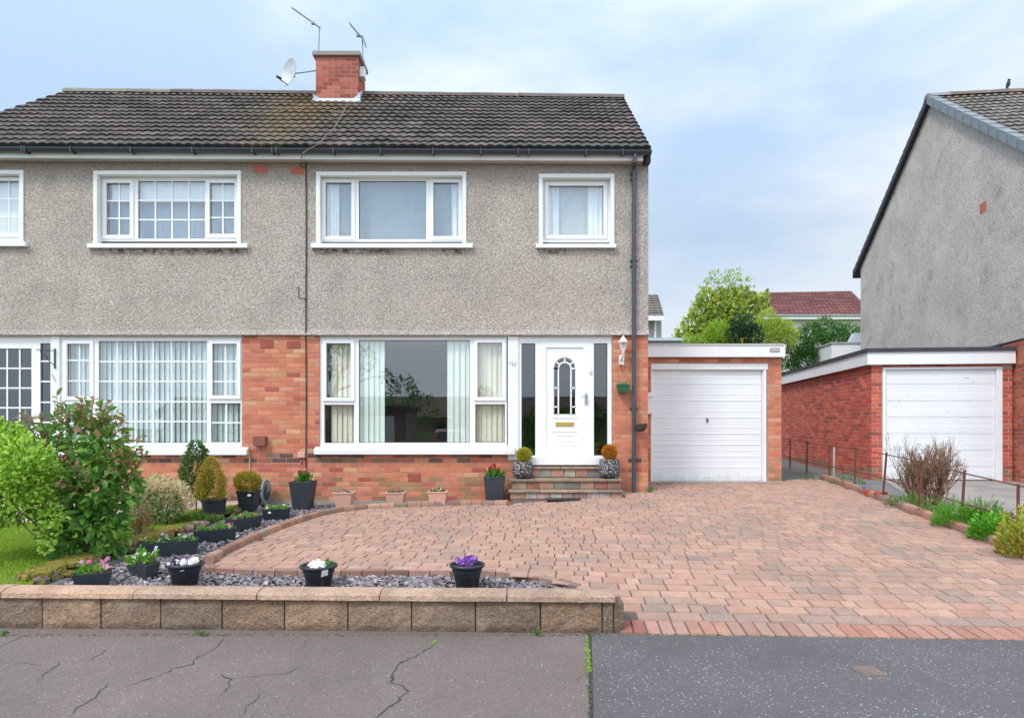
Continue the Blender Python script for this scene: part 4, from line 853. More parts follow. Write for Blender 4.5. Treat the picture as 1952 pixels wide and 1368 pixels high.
# ================================================================== GARAGE beside the house
gt = thing('garage', (3.45, GY, .42), 'flat-roofed orange brick garage with a white up-and-over door and deep white fascia', 'garage')
gx = lambda p: X_(p, GY); gzz = lambda p: Z_(p, GY)
b_ = MB(); gh = [(gx(1241), gx(1463), 0, gzz(693))]; GL, GRr = 2.17, gx(1490)
b_.plate(GL, GRr, .1, gzz(678), GY+.01, GY+.22, gh); b_.box(GRr-.2, GRr-.006, GY+.22, GY+5.2, .1, gzz(678)); b_.box(GL, GRr-.006, GY+5.0, GY+5.2, .1, gzz(678)); b_.build('mortar_wall', M['mortar'], gt)
OG = [(.54, .19, .105), (.52, .165, .09), (.56, .22, .13), (.48, .14, .08), (.54, .24, .145)]
def pick_g(a, z): return jit(random.choice([(.40, .21, .10), (.36, .17, .08)] if z < .75 and random.random() < .7 else OG), .14)
b_ = MB(); bricks(b_, (GL, GY+.01), (1, 0), (0, -1), GRr-GL, .36, gzz(679), [(a-GL, c-GL, d_, e) for a, c, d_, e in gh], pick=pick_g)
bricks(b_, (GRr-.006, GY+.01), (0, 1), (1, 0), 5.2, .36, gzz(679), (), pick=pick_g); b_.build('brick_wall', M['brick'], gt)
b_ = MB(); b_.box(GL-.01, X_(1497, GY-.1), GY-.10, GY-.07, Z_(680, GY-.1), Z_(658, GY-.1)); b_.box(X_(1497, GY-.1)-.03, X_(1497, GY-.1), GY-.07, GY+5.3, Z_(680, GY-.1), Z_(658, GY-.1)); b_.build('fascia', M['white'], gt)
b_ = MB(); b_.box(GL-.01, X_(1495, GY-.1), GY-.115, GY-.06, Z_(658, GY-.1), Z_(655, GY-.1)); b_.box(GL, GRr+.06, GY-.06, GY+5.3, Z_(661, GY-.1), Z_(655.5, GY-.1)-.004); b_.build('roof', mat('pale_roof_trim', (.50, .49, .46), .7), gt)
b_ = MB(); x0, x1, z1 = gx(1241), gx(1463), gzz(693); b_.plate(x0, x1, .40, z1, GY+.035, GY+.12, [(gx(1245), gx(1455), 0, gzz(705.5))]); b_.box(x0, gx(1464), GY+.0, GY+.035, gzz(704), z1); b_.box(gx(1456.5), gx(1461), GY+.01, GY+.035, .41, gzz(704)); b_.build('door_frame', M['white'], gt, bevel=.004)
b_ = MB(); dxa, dxb, dza, dzb = gx(1245.5), gx(1454.5), gzz(918), gzz(706)
prof = []; zc = dzb; k = 0; b_.box(dxa, dxb, GY+.07, GY+.10, dza, dzb)
lines = [719, 731, 751.5, 763, 783.5, 795, 815, 826.5, 838, 847, 858.5, 869.5, 879, 890.5, 908]
for i, q in enumerate(lines):
    z = gzz(q); wd_ = .012; b_.extr([(dxa+.02, GY+.0698, z+wd_), (dxa+.02, GY+.061 if i % 2 else GY+.065, z), (dxa+.02, GY+.0698, z-.004)], (dxb-dxa-.04, 0, 0))
gd = b_.build('garage_door', M['garage_white'], gt)
b_ = MB(); b_.box(gx(1348.5), gx(1352), GY+.045, GY+.07, gzz(804.5), gzz(797)); b_.build('door_handle', mat('worn_steel', (.13, .13, .13), .5, metal=.6), gd, bevel=.004)
b_ = MB(); b_.box(dxa+.01, dxb-.01, GY+.05, GY+.09, gzz(919), gzz(916.5)); b_.build('door_seal', mat('flaking_seal', (.35, .28, .24), .9, .3, 40), gd)
b_ = MB(); ym = GY-.6; b_.box(2.155, X_(1246, GY-.05), GY-.07, GY-.0, gzz(789), gzz(757)); b_.box(2.152, X_(1247, GY-.06), GY-.085, GY-.001, gzz(757), gzz(748)); b_.build('utility_box', M['white'], gt, bevel=.006)
sy = GY-.104; b_ = MB(); b_.box(X_(1467.5, sy), X_(1487, sy), sy, sy+.006, Z_(671.5, sy), Z_(663, sy)); sg = b_.build('name_plate', mat('grey_plate', (.30, .27, .29), .5), gt, bevel=.002)
for i, px in enumerate((1471.6, 1475.6, 1479.6, 1483.4)): text('lettering', 'KEMW'[i], M['white'], sg, (X_(px, sy), sy-.002, Z_(667.2, sy)), .052, ext=.001)
# front steps
st = thing('front_steps', (.94, 10.4, .3), 'old brick and stone steps rising to the white front door with arched glass', 'steps')
SP = [(.26, .14, .10), (.33, .20, .13), (.18, .155, .14), (.24, .20, .17), (.30, .12, .08), (.21, .17, .14)]; SW = [(.40, .36, .32), (.36, .25, .20), (.30, .20, .16), (.42, .39, .36)]
def step_(px0, px1, yf, pyb, pyt, ptop, pal, thick, n):
    x0, x1 = X_(px0, yf), X_(px1, yf); zb, zt = Z_(pyb, yf), Z_(pyt, yf); b = MB(); b.box(x0+.012, x1-.012, yf+.018, FY+.03, .15, zt+.002, (.16, .13, .11)); x = x0+.005
    while x < x1-.03:
        e = min(x1-.005, x+random.uniform(.15, .24)); b.box(x, e-.009, yf+.006+random.uniform(0, .006), yf+.09, zb+.004, zt-.004, jit(random.choice(pal), .15)); x = e
    x = x0-.02; ztt = zt+thick
    while x < x1:
        e = min(x1+.02, x+random.uniform(.35, .6)); b.box(x, e-.006, yf-.02+random.uniform(-.006, .006), FY+.02, zt+.003, ztt+random.uniform(-.004, .004), jit(random.choice([(.30, .20, .13), (.26, .185, .13), (.34, .23, .14), (.20, .16, .125)]), .12)); x = e
    return b.build('step', M['step'], st, bevel=.006)
step_(972, 1187, 10.20, 951, 939, 0, SW+SP[:2], .035, 8)
step_(975, 1184, 10.38, 932, 918, 0, SP, .040, 7)
step_(1008, 1149, 10.58, 909, 894, 0, [(.36, .19, .13), (.22, .20, .185), (.34, .26, .21), (.25, .21, .19)], .035, 5)
b_ = MB(); g0 = G(1076, 962); xw = X_(1110, g0[1])-X_(1043, g0[1]); zz = max(h(g0[0]+i*xw/2, g0[1]+j) for i in (-1, 1) for j in (0, .15))+.012; g0 = (g0[0], 10.19-.17, 0); b_.box(g0[0]-xw/2, g0[0]+xw/2, g0[1]-.0, g0[1]+.16, zz, zz+.022)
for i in range(18): b_.box(g0[0]-xw/2+.02+i*.028, g0[0]-xw/2+.036+i*.028, g0[1]+.01, g0[1]+.15, zz+.022, zz+.027)
tag(b_.build('doormat', M['rubber'], bevel=.004), 'dark ribbed rubber doormat at the foot of the front steps', 'doormat')

# ================================================================== FRONT GARDEN WALL
wt = thing('garden_wall', (-2, 4.95, 0), 'low sandstone block wall with rounded pale coping along the pavement', 'wall')
ang = -math.atan(.0277)
def wp(u, d_): return (.715+u*math.cos(ang)-d_*math.sin(ang), 4.794+u*math.sin(ang)+d_*math.cos(ang))
ztop = lambda: .232
b_ = MB(); joints = [-7.2, -6.7, -6.25, -5.8, -5.36, -4.92, -4.48]+[X_(p, wallY(0)+.05)-.715 for p in (79, 191, 305, 422, 541, 662, 784, 906, 1030, 1148)]+[.0]
joints = [-4.93-.45*k for k in range(6, 0, -1)]+[(X_(p, 4.8+(.0277*(.715-X_(p, 4.85))))-.715) for p in (-42, 79, 191, 305, 422, 541, 662, 784, 906, 1030, 1148)]+[.002]
for a, c in zip(joints[:-1], joints[1:]):
    if c-a > .6: continue
    g_ = .005; zt = .226+random.uniform(-.003, .003); dd = random.uniform(-.003, .003); n = 7; m = 5; vs = []; last = (c == joints[-1])
    # rough hewn face: a small relief grid on the front, plain box behind
    for j in range(m):
        for i in range(n):
            u = a+g_+(c-a-2*g_)*i/(n-1); z = -.02+(zt+.02)*j/(m-1); edge = (i in (0, n-1)) or (j in (0, m-1)); x, y = wp(u, dd+(.012 if edge else random.uniform(-.007, .008))); vs.append((x, y, z))
    fs = [(j*n+i, j*n+i+1, (j+1)*n+i+1, (j+1)*n+i) for j in range(m-1) for i in range(n-1)]
    q = [wp(a+g_, .018), wp(c-g_, .018), wp(c-g_, .20), wp(a+g_, .20)]; k = MB(); bc_ = random.choice([(1, 1, 1), (.9, .93, .97), (1.08, 1.02, .95), (.85, .86, .88), (1.1, 1.05, 1.0), (.95, .9, .85)]); k.add(vs, fs); k.prism(q, -.02, zt)
    for p0, p1, z0_, z1_ in (((a+g_), (c-g_), zt, zt), ): k.add([vs[(m-1)*n+i] for i in range(n)]+[(*wp(a+g_, .018), zt), (*wp(c-g_, .018), zt)], [tuple(list(range(n))+[n+1, n])])
    for side_i in (0, n-1):
        col_ = [vs[j*n+side_i] for j in range(m)]; uu = a+g_ if side_i == 0 else c-g_; k.add(col_+[(*wp(uu, .018), zt), (*wp(uu, .018), -.02)], [tuple(range(m+2))])
    b_.v += []; nn_ = len(b_.v); b_.v += k.v; b_.f += [tuple(i+nn_ for i in f) for f in k.f]; b_.c += [bc_]*len(k.c)
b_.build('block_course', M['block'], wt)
b_ = MB(); q = [wp(-7.4, .024), wp(-.012, .024), wp(-.012, .19), wp(-7.4, .19)]; b_.prism(q, -.02, .222); b_.build('mortar_core', mat('dark_mortar', (.06, .05, .035), .95), wt)
b_ = MB(); x, y = wp(.004, 0); b_.prism([wp(.004, .012), wp(.075, .03), wp(.075, .21), wp(.004, .21)], -.02, .21, (.8, .8, .75)); b_.build('end_stone', M['block'], wt, bevel=.01)
cj = [-7.2, -6.5, -5.8, -5.15, -4.5]+[X_(p, 4.80)-.715 for p in (-20, 242, 484, 722, 966)]+[.012]
for a, c in zip(cj[:-1], cj[1:]):
    b = MB(); vs = []; n = 9; g_ = .004; us = np.linspace(a+g_, c-g_, 10); dd = random.uniform(-.004, .004); lift = random.uniform(-.003, .003)
    for u in us:
        for k in range(n+1):
            t_ = k/n; an = PI*t_; dpt = -.022+.118*(1-math.cos(an)); z = .232+.051*math.sin(an)**.62
            if k in (0, n): z = .226
            x, y = wp(u+.02*math.sin(an)*0, dpt+dd+random.uniform(-.0015, .0015)); vs.append((x, y, z+lift+random.uniform(-.0012, .0012)))
    m = n+1; fs = [(i*m+k, (i+1)*m+k, (i+1)*m+(k+1) % m, i*m+(k+1) % m) for i in range(len(us)-1) for k in range(m)]+[tuple(range(m)), tuple(range(len(vs)-1, len(vs)-m-1, -1))]
    b.add(vs, fs, random.choice([(1, 1, 1), (.93, .93, .94), (1.05, 1.0, .96)])); b.build('coping_stone', M['coping'], wt, smooth=False)

# ================================================================== NEIGHBOUR'S HOUSE AND GARAGE (turned a little towards the left)
TH = R(6.75); cu, su = math.cos(TH), math.sin(TH)
def frame(o):                                   # local frame: a along the front (right), b away from the street
    return lambda a, b: (o[0]+cu*a+su*b, o[1]-su*a+cu*b)
GC = (X_(1661, 12.5), 12.5); q = frame(GC)
ng = thing('garage', (GC[0]+1, GC[1], .38), 'red brick garage with dark roof edge and scuffed white door behind the rusty fence', 'garage')
def rbox(mb, f, a0, a1, b0, b1, z0, z1, col=None): mb.prism([f(a0, b0), f(a1, b0), f(a1, b1), f(a0, b1)], z0, z1, col)
z672 = Z_(672, 12.5); zbf = Z_(695.5, 12.5); A1 = (X_(1921, 12.3)-GC[0])/cu+.03; zdt = Z_(703, 12.45)
a_ = lambda px: (X_(px, 12.42)-GC[0])/cu
b_ = MB(); rbox(b_, q, .008, .23, .01, 7.2, .1, zbf); rbox(b_, q, a_(1686), A1, .01, .2, zdt-.01, zbf); rbox(b_, q, a_(1897), A1, .01, .2, .1, zdt-.01); b_.build('mortar_wall', mat('pale_mortar', (.50, .34, .26), .95, .2, 8), ng)
RB = [(.50, .095, .06), (.53, .115, .068), (.43, .08, .058), (.56, .14, .08), (.33, .075, .06), (.50, .09, .06)]
def pick_n(a, z): return jit((.24, .13, .07), .2) if z < .62 and random.random() < .6 else jit(random.choice(RB), .16)
b_ = MB(); bricks(b_, q(.008, .01), (-su*-1, cu), (-cu, su), 7.1, .34, zbf, (), pick=pick_n)
bricks(b_, q(.008, .01), (cu, -su), (-su, -cu), a_(1686)-.02, .34, zbf, (), pick=pick_n)
bricks(b_, q(a_(1897), .01), (cu, -su), (-su, -cu), A1-a_(1897), .34, zdt, (), pick=pick_n)
bricks(b_, q(a_(1686), .01), (cu, -su), (-su, -cu), a_(1897)-a_(1686), zdt+.01, zbf, (), pick=pick_n); b_.build('brick_wall', M['brick'], ng)
b_ = MB(); rbox(b_, q, -.10, A1, -.09, -.06, zbf-.0, z672); 
y7 = 7.3; b_.add([(*q(-.10, -.06), zbf), (*q(-.07, -.06), zbf), (*q(-.07, y7), zbf-.06), (*q(-.10, y7), zbf-.06), (*q(-.10, -.06), z672), (*q(-.07, -.06), z672), (*q(-.07, y7), z672-.06), (*q(-.10, y7), z672-.06)], [(0,3,2,1),(4,5,6,7),(0,1,5,4),(1,2,6,5),(2,3,7,6),(3,0,4,7)]); b_.build('fascia', M['white'], ng)
b_ = MB(); b_.add([(*q(-.13, -.12), z672+.001), (*q(A1, -.12), z672+.001), (*q(A1, y7), z672-.055), (*q(-.13, y7), z672-.055), (*q(-.13, -.12), z672+.07), (*q(A1, -.12), z672+.07), (*q(A1, y7), z672+.01), (*q(-.13, y7), z672+.01)], [(0,3,2,1),(4,5,6,7),(0,1,5,4),(1,2,6,5),(2,3,7,6),(3,0,4,7)]); b_.build('roof', M['felt'], ng)
b_ = MB(); da0, da1 = a_(1691), a_(1886.5); zd0, zd1 = Z_(913, 12.45), Z_(704, 12.45); bb = a_(1686); be = a_(1897)
rbox(b_, q, bb, be, -.012, .06, zd1-.006, zdt+.03); rbox(b_, q, bb, da0, -.01, .06, zd0-.02, zd1-.006); rbox(b_, q, da1, be, -.012, .06, zd0-.03, zd1-.006); b_.build('door_frame', M['white'], ng, bevel=.004)
b_ = MB(); rbox(b_, q, da0+.005, da1-.005, .03, .06, zd0, zd1-.01)
for i, py in enumerate((717, 725, 749, 757, 780, 788, 811, 819, 842, 850, 873, 881)):
    z = Z_(py, 12.45)
    if i % 2 == 0: rbox(b_, q, da0+.03, da1-.03, .024, .0298, z-.14, z-.004)
nd = b_.build('garage_door', M['old_white'], ng, bevel=.003)
b_ = MB(); rbox(b_, q, da0, da1, .025, .07, zd0-.028, zd0-.001); b_.build('door_seal', M['rubber'], nd)
b_ = MB(); x_, y_ = q(a_(1790), .01); b_.tube([(x_, y_+.01, .9), (x_, y_-.02, .9)], .02, 8); b_.build('door_handle', M['steel'], nd)
# house
NH = (9.86, 19.3); r = lambda L_, d_=0: (NH[0]-su*L_+cu*d_, NH[1]-cu*L_-su*d_)      # L_ towards the street, d_ to the right into the house
nh = thing('neighbouring_house', (*r(4, 1), .4), 'grey roughcast gable end house with dark tiled roof and blue grey verge on the right', 'house')
ze = 5.90; Lr, zr = 4.09, 8.64; Lf = 8.15; zf = ze-.02; thk = .28
b_ = MB(); pts = [(0, .1), (Lf, .1), (Lf, zf), (Lr, zr), (0, ze)]; b_.extr([(*r(l_), z) for l_, z in pts], (cu*thk, -su*thk, 0))
b_.extr([(*r(0, thk), .1), (*r(0, 9), .1), (*r(0, 9), ze), (*r(0, thk), ze)], (-su*-.25*-1, -cu*.25, 0)); b_.extr([(*r(Lf-.25, thk), .1), (*r(Lf-.25, 9), .1), (*r(Lf-.25, 9), zf), (*r(Lf-.25, thk), zf)], (-su*.25, -cu*.25, 0)); b_.build('rendered_wall', M['roughcast_grey'], nh)
# brick lower part of the gable in front of the garage
b_ = MB(); zl = 2.93; Lg = 6.95; f2 = lambda l_: r(l_, -.012); b_.extr([(*r(Lg-.2, -.02), .3), (*r(Lf+.01, -.02), .3), (*r(Lf+.01, -.02), zl), (*r(Lg-.2, -.02), zl)], (cu*.02, -su*.02, 0)); b_.build('mortar_wall', M['mortar'], nh)
b_ = MB(); bricks(b_, r(Lg-.2, -.02), (-su, -cu), (-cu, su), Lf-Lg+.2, .34, zl, (), pal=[(.36, .105, .065), (.32, .08, .05), (.40, .13, .08), (.28, .07, .05)]); b_.build('brick_wall', M['brick'], nh)
b_ = MB(); b_.extr([(*r(Lf-.9, -.035), zl+.02), (*r(Lg-2.6, -.035), 2.80), (*r(Lg-.25, -.035), 2.80), (*r(Lg-.25, -.035), zl+.0), (*r(Lf+.01, -.035), zl), (*r(Lf+.01, -.035), zl+.04)], (cu*.03, -su*.03, 0)); b_.build('flashing', M['felt'], nh)
ov = -.10
eF = (*r(Lf+.42, ov), zf-.30); eFr = (*r(Lf+.42, 9), zf-.30); rd = (*r(Lr, ov), zr+.08); rdr = (*r(Lr, 9), zr+.08)
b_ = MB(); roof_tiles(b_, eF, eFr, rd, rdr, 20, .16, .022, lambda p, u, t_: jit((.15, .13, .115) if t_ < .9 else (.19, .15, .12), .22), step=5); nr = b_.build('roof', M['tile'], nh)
b_ = MB(); bkL = (*r(-.32, ov), ze-.20); bkR = (*r(-.32, 9), ze-.20); b_.add([rd, rdr, bkR, bkL, *[(p[0], p[1], p[2]-.09) for p in (rd, rdr, bkR, bkL)]], [(0, 1, 2, 3), (7, 6, 5, 4), (0, 3, 7, 4), (3, 2, 6, 7)])
b_.add([(p[0], p[1], p[2]-.03) for p in (eF, eFr, rdr, rd)], [(0, 1, 2, 3)]); b_.build('roof_deck', M['felt'], nr)
# grey plastic verge units up the front slope, dark barge down the back
nv = 15
for i in range(nv):
    t0, t1 = i/nv, (i+1)/nv-.004; p0 = np.array(eF)*(1-t0)+np.array(rd)*t0; p1 = np.array(eF)*(1-t1)+np.array(rd)*t1; dx_ = np.array((-cu, su, 0))*.02; ins = np.array((cu, -su, 0))*.15; up = np.array((0, 0, .055)); dn = np.array((0, 0, -.13)); dn0 = np.array((0, 0, -.13-.012))
    b = MB(); b.add([tuple(p0+dx_+up+(0, 0, .018)), tuple(p1+dx_+up), tuple(p1+dx_+dn), tuple(p0+dx_*1.6+dn0), tuple(p0+ins+up+(0, 0, .02)), tuple(p1+ins+up)], [(0, 1, 2, 3), (0, 4, 5, 1), (0, 3, 4), (1, 5, 2)]); b.build('verge_tile', M['dry_tile'], nr)
b_ = MB(); bb0 = np.array((*r(-.30, ov-.01), ze-.16)); rr0 = np.array(rd)+(-cu*.01, su*.01, 0)
b_.extr([tuple(bb0+(0, 0, .03)), tuple(rr0+(0, 0, .03)), tuple(rr0+(0, 0, -.11)), tuple(bb0+(0, 0, -.11))], (cu*.05, -su*.05, 0)); b_.build('barge_board', M['felt'], nh)
b_ = MB(); nb = 22
for i in range(nb):
    p0 = bb0+(rr0-bb0)*i/nb; p1 = bb0+(rr0-bb0)*(i+.97)/nb; b_.extr([tuple(p0+(0, 0, .035)), tuple(p1+(0, 0, .02)), tuple(p1+(0, 0, .055)), tuple(p0+(0, 0, .085))], (cu*.12, -su*.12, 0), jit((.15, .14, .13), .15))
b_.build('verge_edge', M['tile'], nr)
b_ = MB(); rp = [np.array((*r(Lr, ov+.0), zr+.07)), np.array((*r(Lr, 9), zr+.07))]; nR = 22
for i in range(nR):
    a = rp[0]+(rp[1]-rp[0])*i/nR; c = rp[0]+(rp[1]-rp[0])*(i+1)/nR; vs = []
    for p in (a, c):
        for k in range(7): an = PI*k/6; vs.append((p[0]+su*.12*math.cos(an)*1, p[1]+cu*.12*math.cos(an)*-1, p[2]+.0+.11*math.sin(an)+random.uniform(-.006, .006)))
    b_.add(vs, [(k, k+1, 8+k, 7+k) for k in range(6)]+[tuple(range(6, -1, -1)), tuple(range(7, 14))], jit((.16, .12, .10) if i else (.22, .22, .21), .2))
b_.build('ridge_tile', M['tile'], nr)
# air brick in the gable: pixel (1874, 395)
l_ = 0
for i in range(800):
    X, Y = r(i/100); 
    if X/Y*FP+CX > 1874: l_ = i/100; break
X, Y = r(l_); z_ = Z_(395.5, Y); b_ = MB(); b_.extr([(*r(l_-.11, -.006), z_-.10), (*r(l_+.11, -.006), z_-.10), (*r(l_+.11, -.006), z_+.10), (*r(l_-.11, -.006), z_+.10)], (cu*.02, -su*.02, 0)); b_.build('air_brick', mat('orange_vent', (.45, .13, .075), .8), nh, bevel=.003)
# rear flat-roofed extension with deep white fascia
ex = thing('extension', (*frame((X_(1585, 19.6), 19.6))(1, 1), .4), 'low flat roofed extension with deep white fascia behind the red brick garage', 'extension')
q2 = frame((X_(1585, 19.6), 19.6)); zt_ = Z_(655.5, 19.6); zb_ = Z_(694, 19.6)
b_ = MB(); rbox(b_, q2, 0, 3, 0, 3.6, zb_, zt_); b_.build('fascia', M['white'], ex); b_ = MB(); rbox(b_, q2, -.03, 3, -.03, 3.63, zt_+.001, zt_+.05); b_.build('roof', mat('grey_trim', (.36, .36, .36), .7), ex)
b_ = MB(); rbox(b_, q2, .22, 3, .2, 3.4, .3, zb_-.001); b_.build('wall', mat('pale_wall', (.45, .36, .33), .9), ex)
fl = q2(.62, .35); b_ = MB(); b_.extr([(fl[0]-.02, fl[1], zt_+.05), (fl[0]+.42, fl[1], zt_+.05), (fl[0]+.36, fl[1], zt_+.36), (fl[0]+.16, fl[1], zt_+.36)], (.05, .3, 0)); b_.build('flashing', M['lead'], ex)
# bird on the ridge
Yb = None
for i in range(0, 900):
    X, Y = r(Lr, i/100)
    if X/Y*FP+CX > 1921: Yb = (X, Y); break
b_ = MB(); bx_, by_ = Yb; bz = zr+.235
b_.tube([(bx_-.035, by_, bz-.10), (bx_-.025, by_, bz-.03), (bx_, by_, bz+.03), (bx_+.015, by_, bz+.09), (bx_+.02, by_, bz+.12), (bx_+.022, by_, bz+.145)], [.008, .022, .042, .038, .026, .008], 10)
b_.lathe((bx_+.022, by_, bz+.145), [(.001, -.03), (.026, -.012), (.028, .008), (.016, .026), (.001, .03)], 10); b_.tube([(bx_+.045, by_, bz+.152), (bx_+.075, by_, bz+.148)], [.008, .001], 6)
b_.tube([(bx_-.025, by_, bz-.04), (bx_-.05, by_, bz-.12), (bx_-.06, by_, bz-.19)], [.016, .014, .010], 6)
for s_ in (-.012, .012): b_.tube([(bx_, by_+s_, bz-.02), (bx_+.004, by_+s_, bz-.075)], .004, 5)
tag(b_.build('bird', M['bird'], smooth=True), 'small dark bird perched on the ridge of the right hand house', 'bird')
# ================================================================== THINGS ON AND ABOVE THE ROOF
def yagi(label, mast, boom, y, n, el):
    t = thing('aerial', W(*mast[0], y), label, 'aerial', 'television aerials on the chimney')
    b = MB(); b.tube([W(*mast[0], y), W(*mast[1], y)], .013, 8); b.build('mast', M['alu'], t)
    p, q_ = np.array(W(*boom[0], y)), np.array(W(*boom[1], y-.12)); b = MB(); b.tube([p, q_], .010, 6); d_ = q_-p
    for i in range(n):
        c = p+d_*(i+.4)/n; b.tube([c+np.array((0, -el, 0)), c+np.array((0, el, 0))], .004, 4)
    b.build('boom', M['alu'], t); return t
t1 = yagi('long thin television aerial on the left mast of the chimney, pointing up left', ((607, 104), (609, 52)), ((611, 54), (556, 15)), 13.15, 16, .06)
b = MB(); c = np.array(W(596, 44, 13.1)); b.box(c[0]-.025, c[0]+.025, c[1]-.03, c[1]+.03, c[2]-.025, c[2]+.025); b.build('clamp', M['alu'], t1)
t2 = yagi('short television aerial with a reflector on the right mast above the chimney', ((692, 145), (691, 72)), ((696, 80), (666, 45)), 13.3, 9, .10)
b = MB(); c = np.array(W(691, 75, 13.3))
for s_ in (-1, 1): b.extr([tuple(c+(-.01, -.1*s_, .03)), tuple(c+(.05, -.1*s_, -.12)), tuple(c+(.06, -.0*s_, -.12)), tuple(c+(0, 0, .07))], (.012, 0, .004))
b.build('reflector', M['alu'], t2); b = MB(); c = np.array(W(683, 68, 13.25)); b.box(c[0]-.03, c[0]+.03, c[1]-.03, c[1]+.03, c[2]-.02, c[2]+.02); b.build('clamp', M['alu'], t2)
t = thing('antenna_box', W(690, 150, 13.2), 'small white metal box with whip mounted on the right side of the chimney', 'box')
b = MB(); x0, x1, z0, z1 = X_(684, 13.1), X_(696, 13.1), Z_(150, 13.1), Z_(131, 13.1); b.box(x0, x1, 13.02, 13.2, z0, z1); b.build('box_case', M['white'], t, bevel=.008)
b = MB(); b.tube([(x1-.01, 13.1, z1), (x1-.01, 13.1, z1+.18)], .004, 5); b.build('whip', M['alu'], t)
# satellite dish
dc = np.array(W(556, 140, 12.7)); t = thing('satellite_dish', W(560, 135, 12.75), 'pale grey oval satellite dish on an arm left of the chimney', 'satellite dish')
ax_ = np.array((-.62, -.78, .10)); ax_ /= np.linalg.norm(ax_); up_ = np.array((0, 0, 1.)); u_ = np.cross(up_, ax_); u_ /= np.linalg.norm(u_); v_ = np.cross(ax_, u_)
b = MB(); seg = 28; vs = []; Rr = [0, .07, .14, .20, .245, .262]
for back in (0, 1):
    for i, rr in enumerate(Rr):
        for k in range(seg): a = 2*PI*k/seg; vs.append(tuple(dc+u_*rr*.92*math.cos(a)+v_*rr*1.02*math.sin(a)+ax_*(rr*rr*1.05-(.008 if back else 0))))
n6 = len(Rr); fs = []
for back in (0, 1):
    o_ = back*n6*seg
    for i in range(n6-1):
        for k in range(seg): f = (o_+i*seg+k, o_+i*seg+(k+1) % seg, o_+(i+1)*seg+(k+1) % seg, o_+(i+1)*seg+k); fs.append(f if not back else f[::-1])
o_ = (n6-1)*seg
for k in range(seg): fs.append((o_+k, o_+(k+1) % seg, n6*seg+o_+(k+1) % seg, n6*seg+o_+k))
b.add(vs, fs); b.build('reflector', M['dish'], t, smooth=True)
lnb = np.array(W(528, 147, 12.35)); bot = dc-v_*.26+ax_*.06
b = MB(); b.tube([bot, lnb], .010, 6); b.tube([lnb, lnb+(0.0, .02, .01)], .016, 8); b.tube([lnb+(-.01, 0, .015), lnb+(.06, .06, .0)], .02, 8); b.build('feed_arm', M['black_pl'], t)
b = MB(); b.tube([dc+ax_*-.02, W(602, 135, 12.95)], .012, 8); c = dc-ax_*.03; b.box(c[0]-.03, c[0]+.03, c[1]-.03, c[1]+.03, c[2]-.05, c[2]+.05); b.build('mounting_arm', M['alu'], t)
# ================================================================== THINGS ON THE FRONT WALL
LY = FY-.14
lt = thing('wall_lantern', W(1188, 690, FY-.1), 'white coach lantern on the brick pier right of the front door', 'wall lamp')
lc = (X_(1188, LY), LY); zt, zm, zb = Z_(641, LY), Z_(652, LY), Z_(664, LY)
b = MB(); b.lathe((*lc, zm), [(.07, -.005), (.075, .003), (.055, .03), (.03, .07), (.012, .085), (.014, .095), (.003, .105)], 6); b.build('lantern_top', M['white'], lt)
b = MB(); b.lathe((*lc, zb-.01), [(.03, 0), (.06, .105)], 6); b.build('lantern_glass', glass_mat('lantern_glass', .1), lt)
b = MB()
for k in range(6): a = 2*PI*k/6; b.tube([(lc[0]+.032*math.cos(a), lc[1]+.032*math.sin(a), zb-.01), (lc[0]+.062*math.cos(a), lc[1]+.062*math.sin(a), zm-.004)], .005, 5)
b.lathe((*lc, zb-.02), [(.001, -.03), (.012, -.02), (.036, 0), (.036, .012), (.02, .02)], 6); b.tube([(*lc, zb-.05), (lc[0], lc[1]+.02, zb-.11), (lc[0], FY+.02, zb-.16)], [.022, .018, .016], 8); b.box(lc[0]-.04, lc[0]+.04, FY+.004, FY+.03, zb-.24, zb-.09); b.tube([(*lc, zb-.02), (lc[0], lc[1], zb-.07)], [.03, .015], 8); b.build('lantern_frame', M['white'], lt)
b = MB(); b.lathe((*lc, zb+.005), [(.001, 0), (.016, .01), (.016, .05), (.001, .065)], 8); b.build('bulb', mat('bulb_white', (.8, .8, .78), .4), lt)
hk = thing('wall_hook', W(1188, 705, FY), 'rusty iron hook fixed to the brick below the white lantern', 'hook')
b = MB(); b.tube([W(1184, 684, FY), W(1183, 697, FY), W(1186, 706, FY-.02), W(1190, 705, FY-.09), W(1192, 698, FY-.10)], .007, 6); b.build('hook', M['rust'], hk)
gp = thing('wall_planter', W(1189, 748, FY-.1), 'green plastic half pot with dry stalks hung on the brick pier', 'planter')
y0 = FY-.14; b = MB(); x0, x1, z0, z1 = X_(1177, y0), X_(1201, y0), Z_(747, y0), Z_(732, y0); xa, xb = X_(1180.5, y0), X_(1198, y0)
b.add([(x0, y0-.01, z1), (x1, y0-.01, z1), (x1, FY+.03, z1), (x0, FY+.03, z1), (xa, y0+.02, z0), (xb, y0+.02, z0), (xb, FY+.03, z0), (xa, FY+.03, z0)], [(0, 4, 5, 1), (1, 5, 6, 2), (2, 6, 7, 3), (3, 7, 4, 0), (4, 7, 6, 5)])
b.box(x0-.006, x1+.006, y0-.016, y0-.002, z1-.014, z1+.004); b.build('pot', M['green_pl'], gp)
b = MB(); b.box(x0+.01, x1-.01, y0, FY+.02, z1-.03, z1-.012); b.build('soil', M['soil'], gp)
b = MB(); P = np.stack([rng.uniform(x0+.02, x1-.02, 60), rng.uniform(y0+.02, FY, 60), np.full(60, z1-.01)], 1); leaves(b, P, np.tile((0, 0, 1.), (60, 1)), .04, [(.40, .34, .22), (.30, .30, .15), (.22, .16, .1)]); b.build('dry_stalks', M['leaf'], gp)
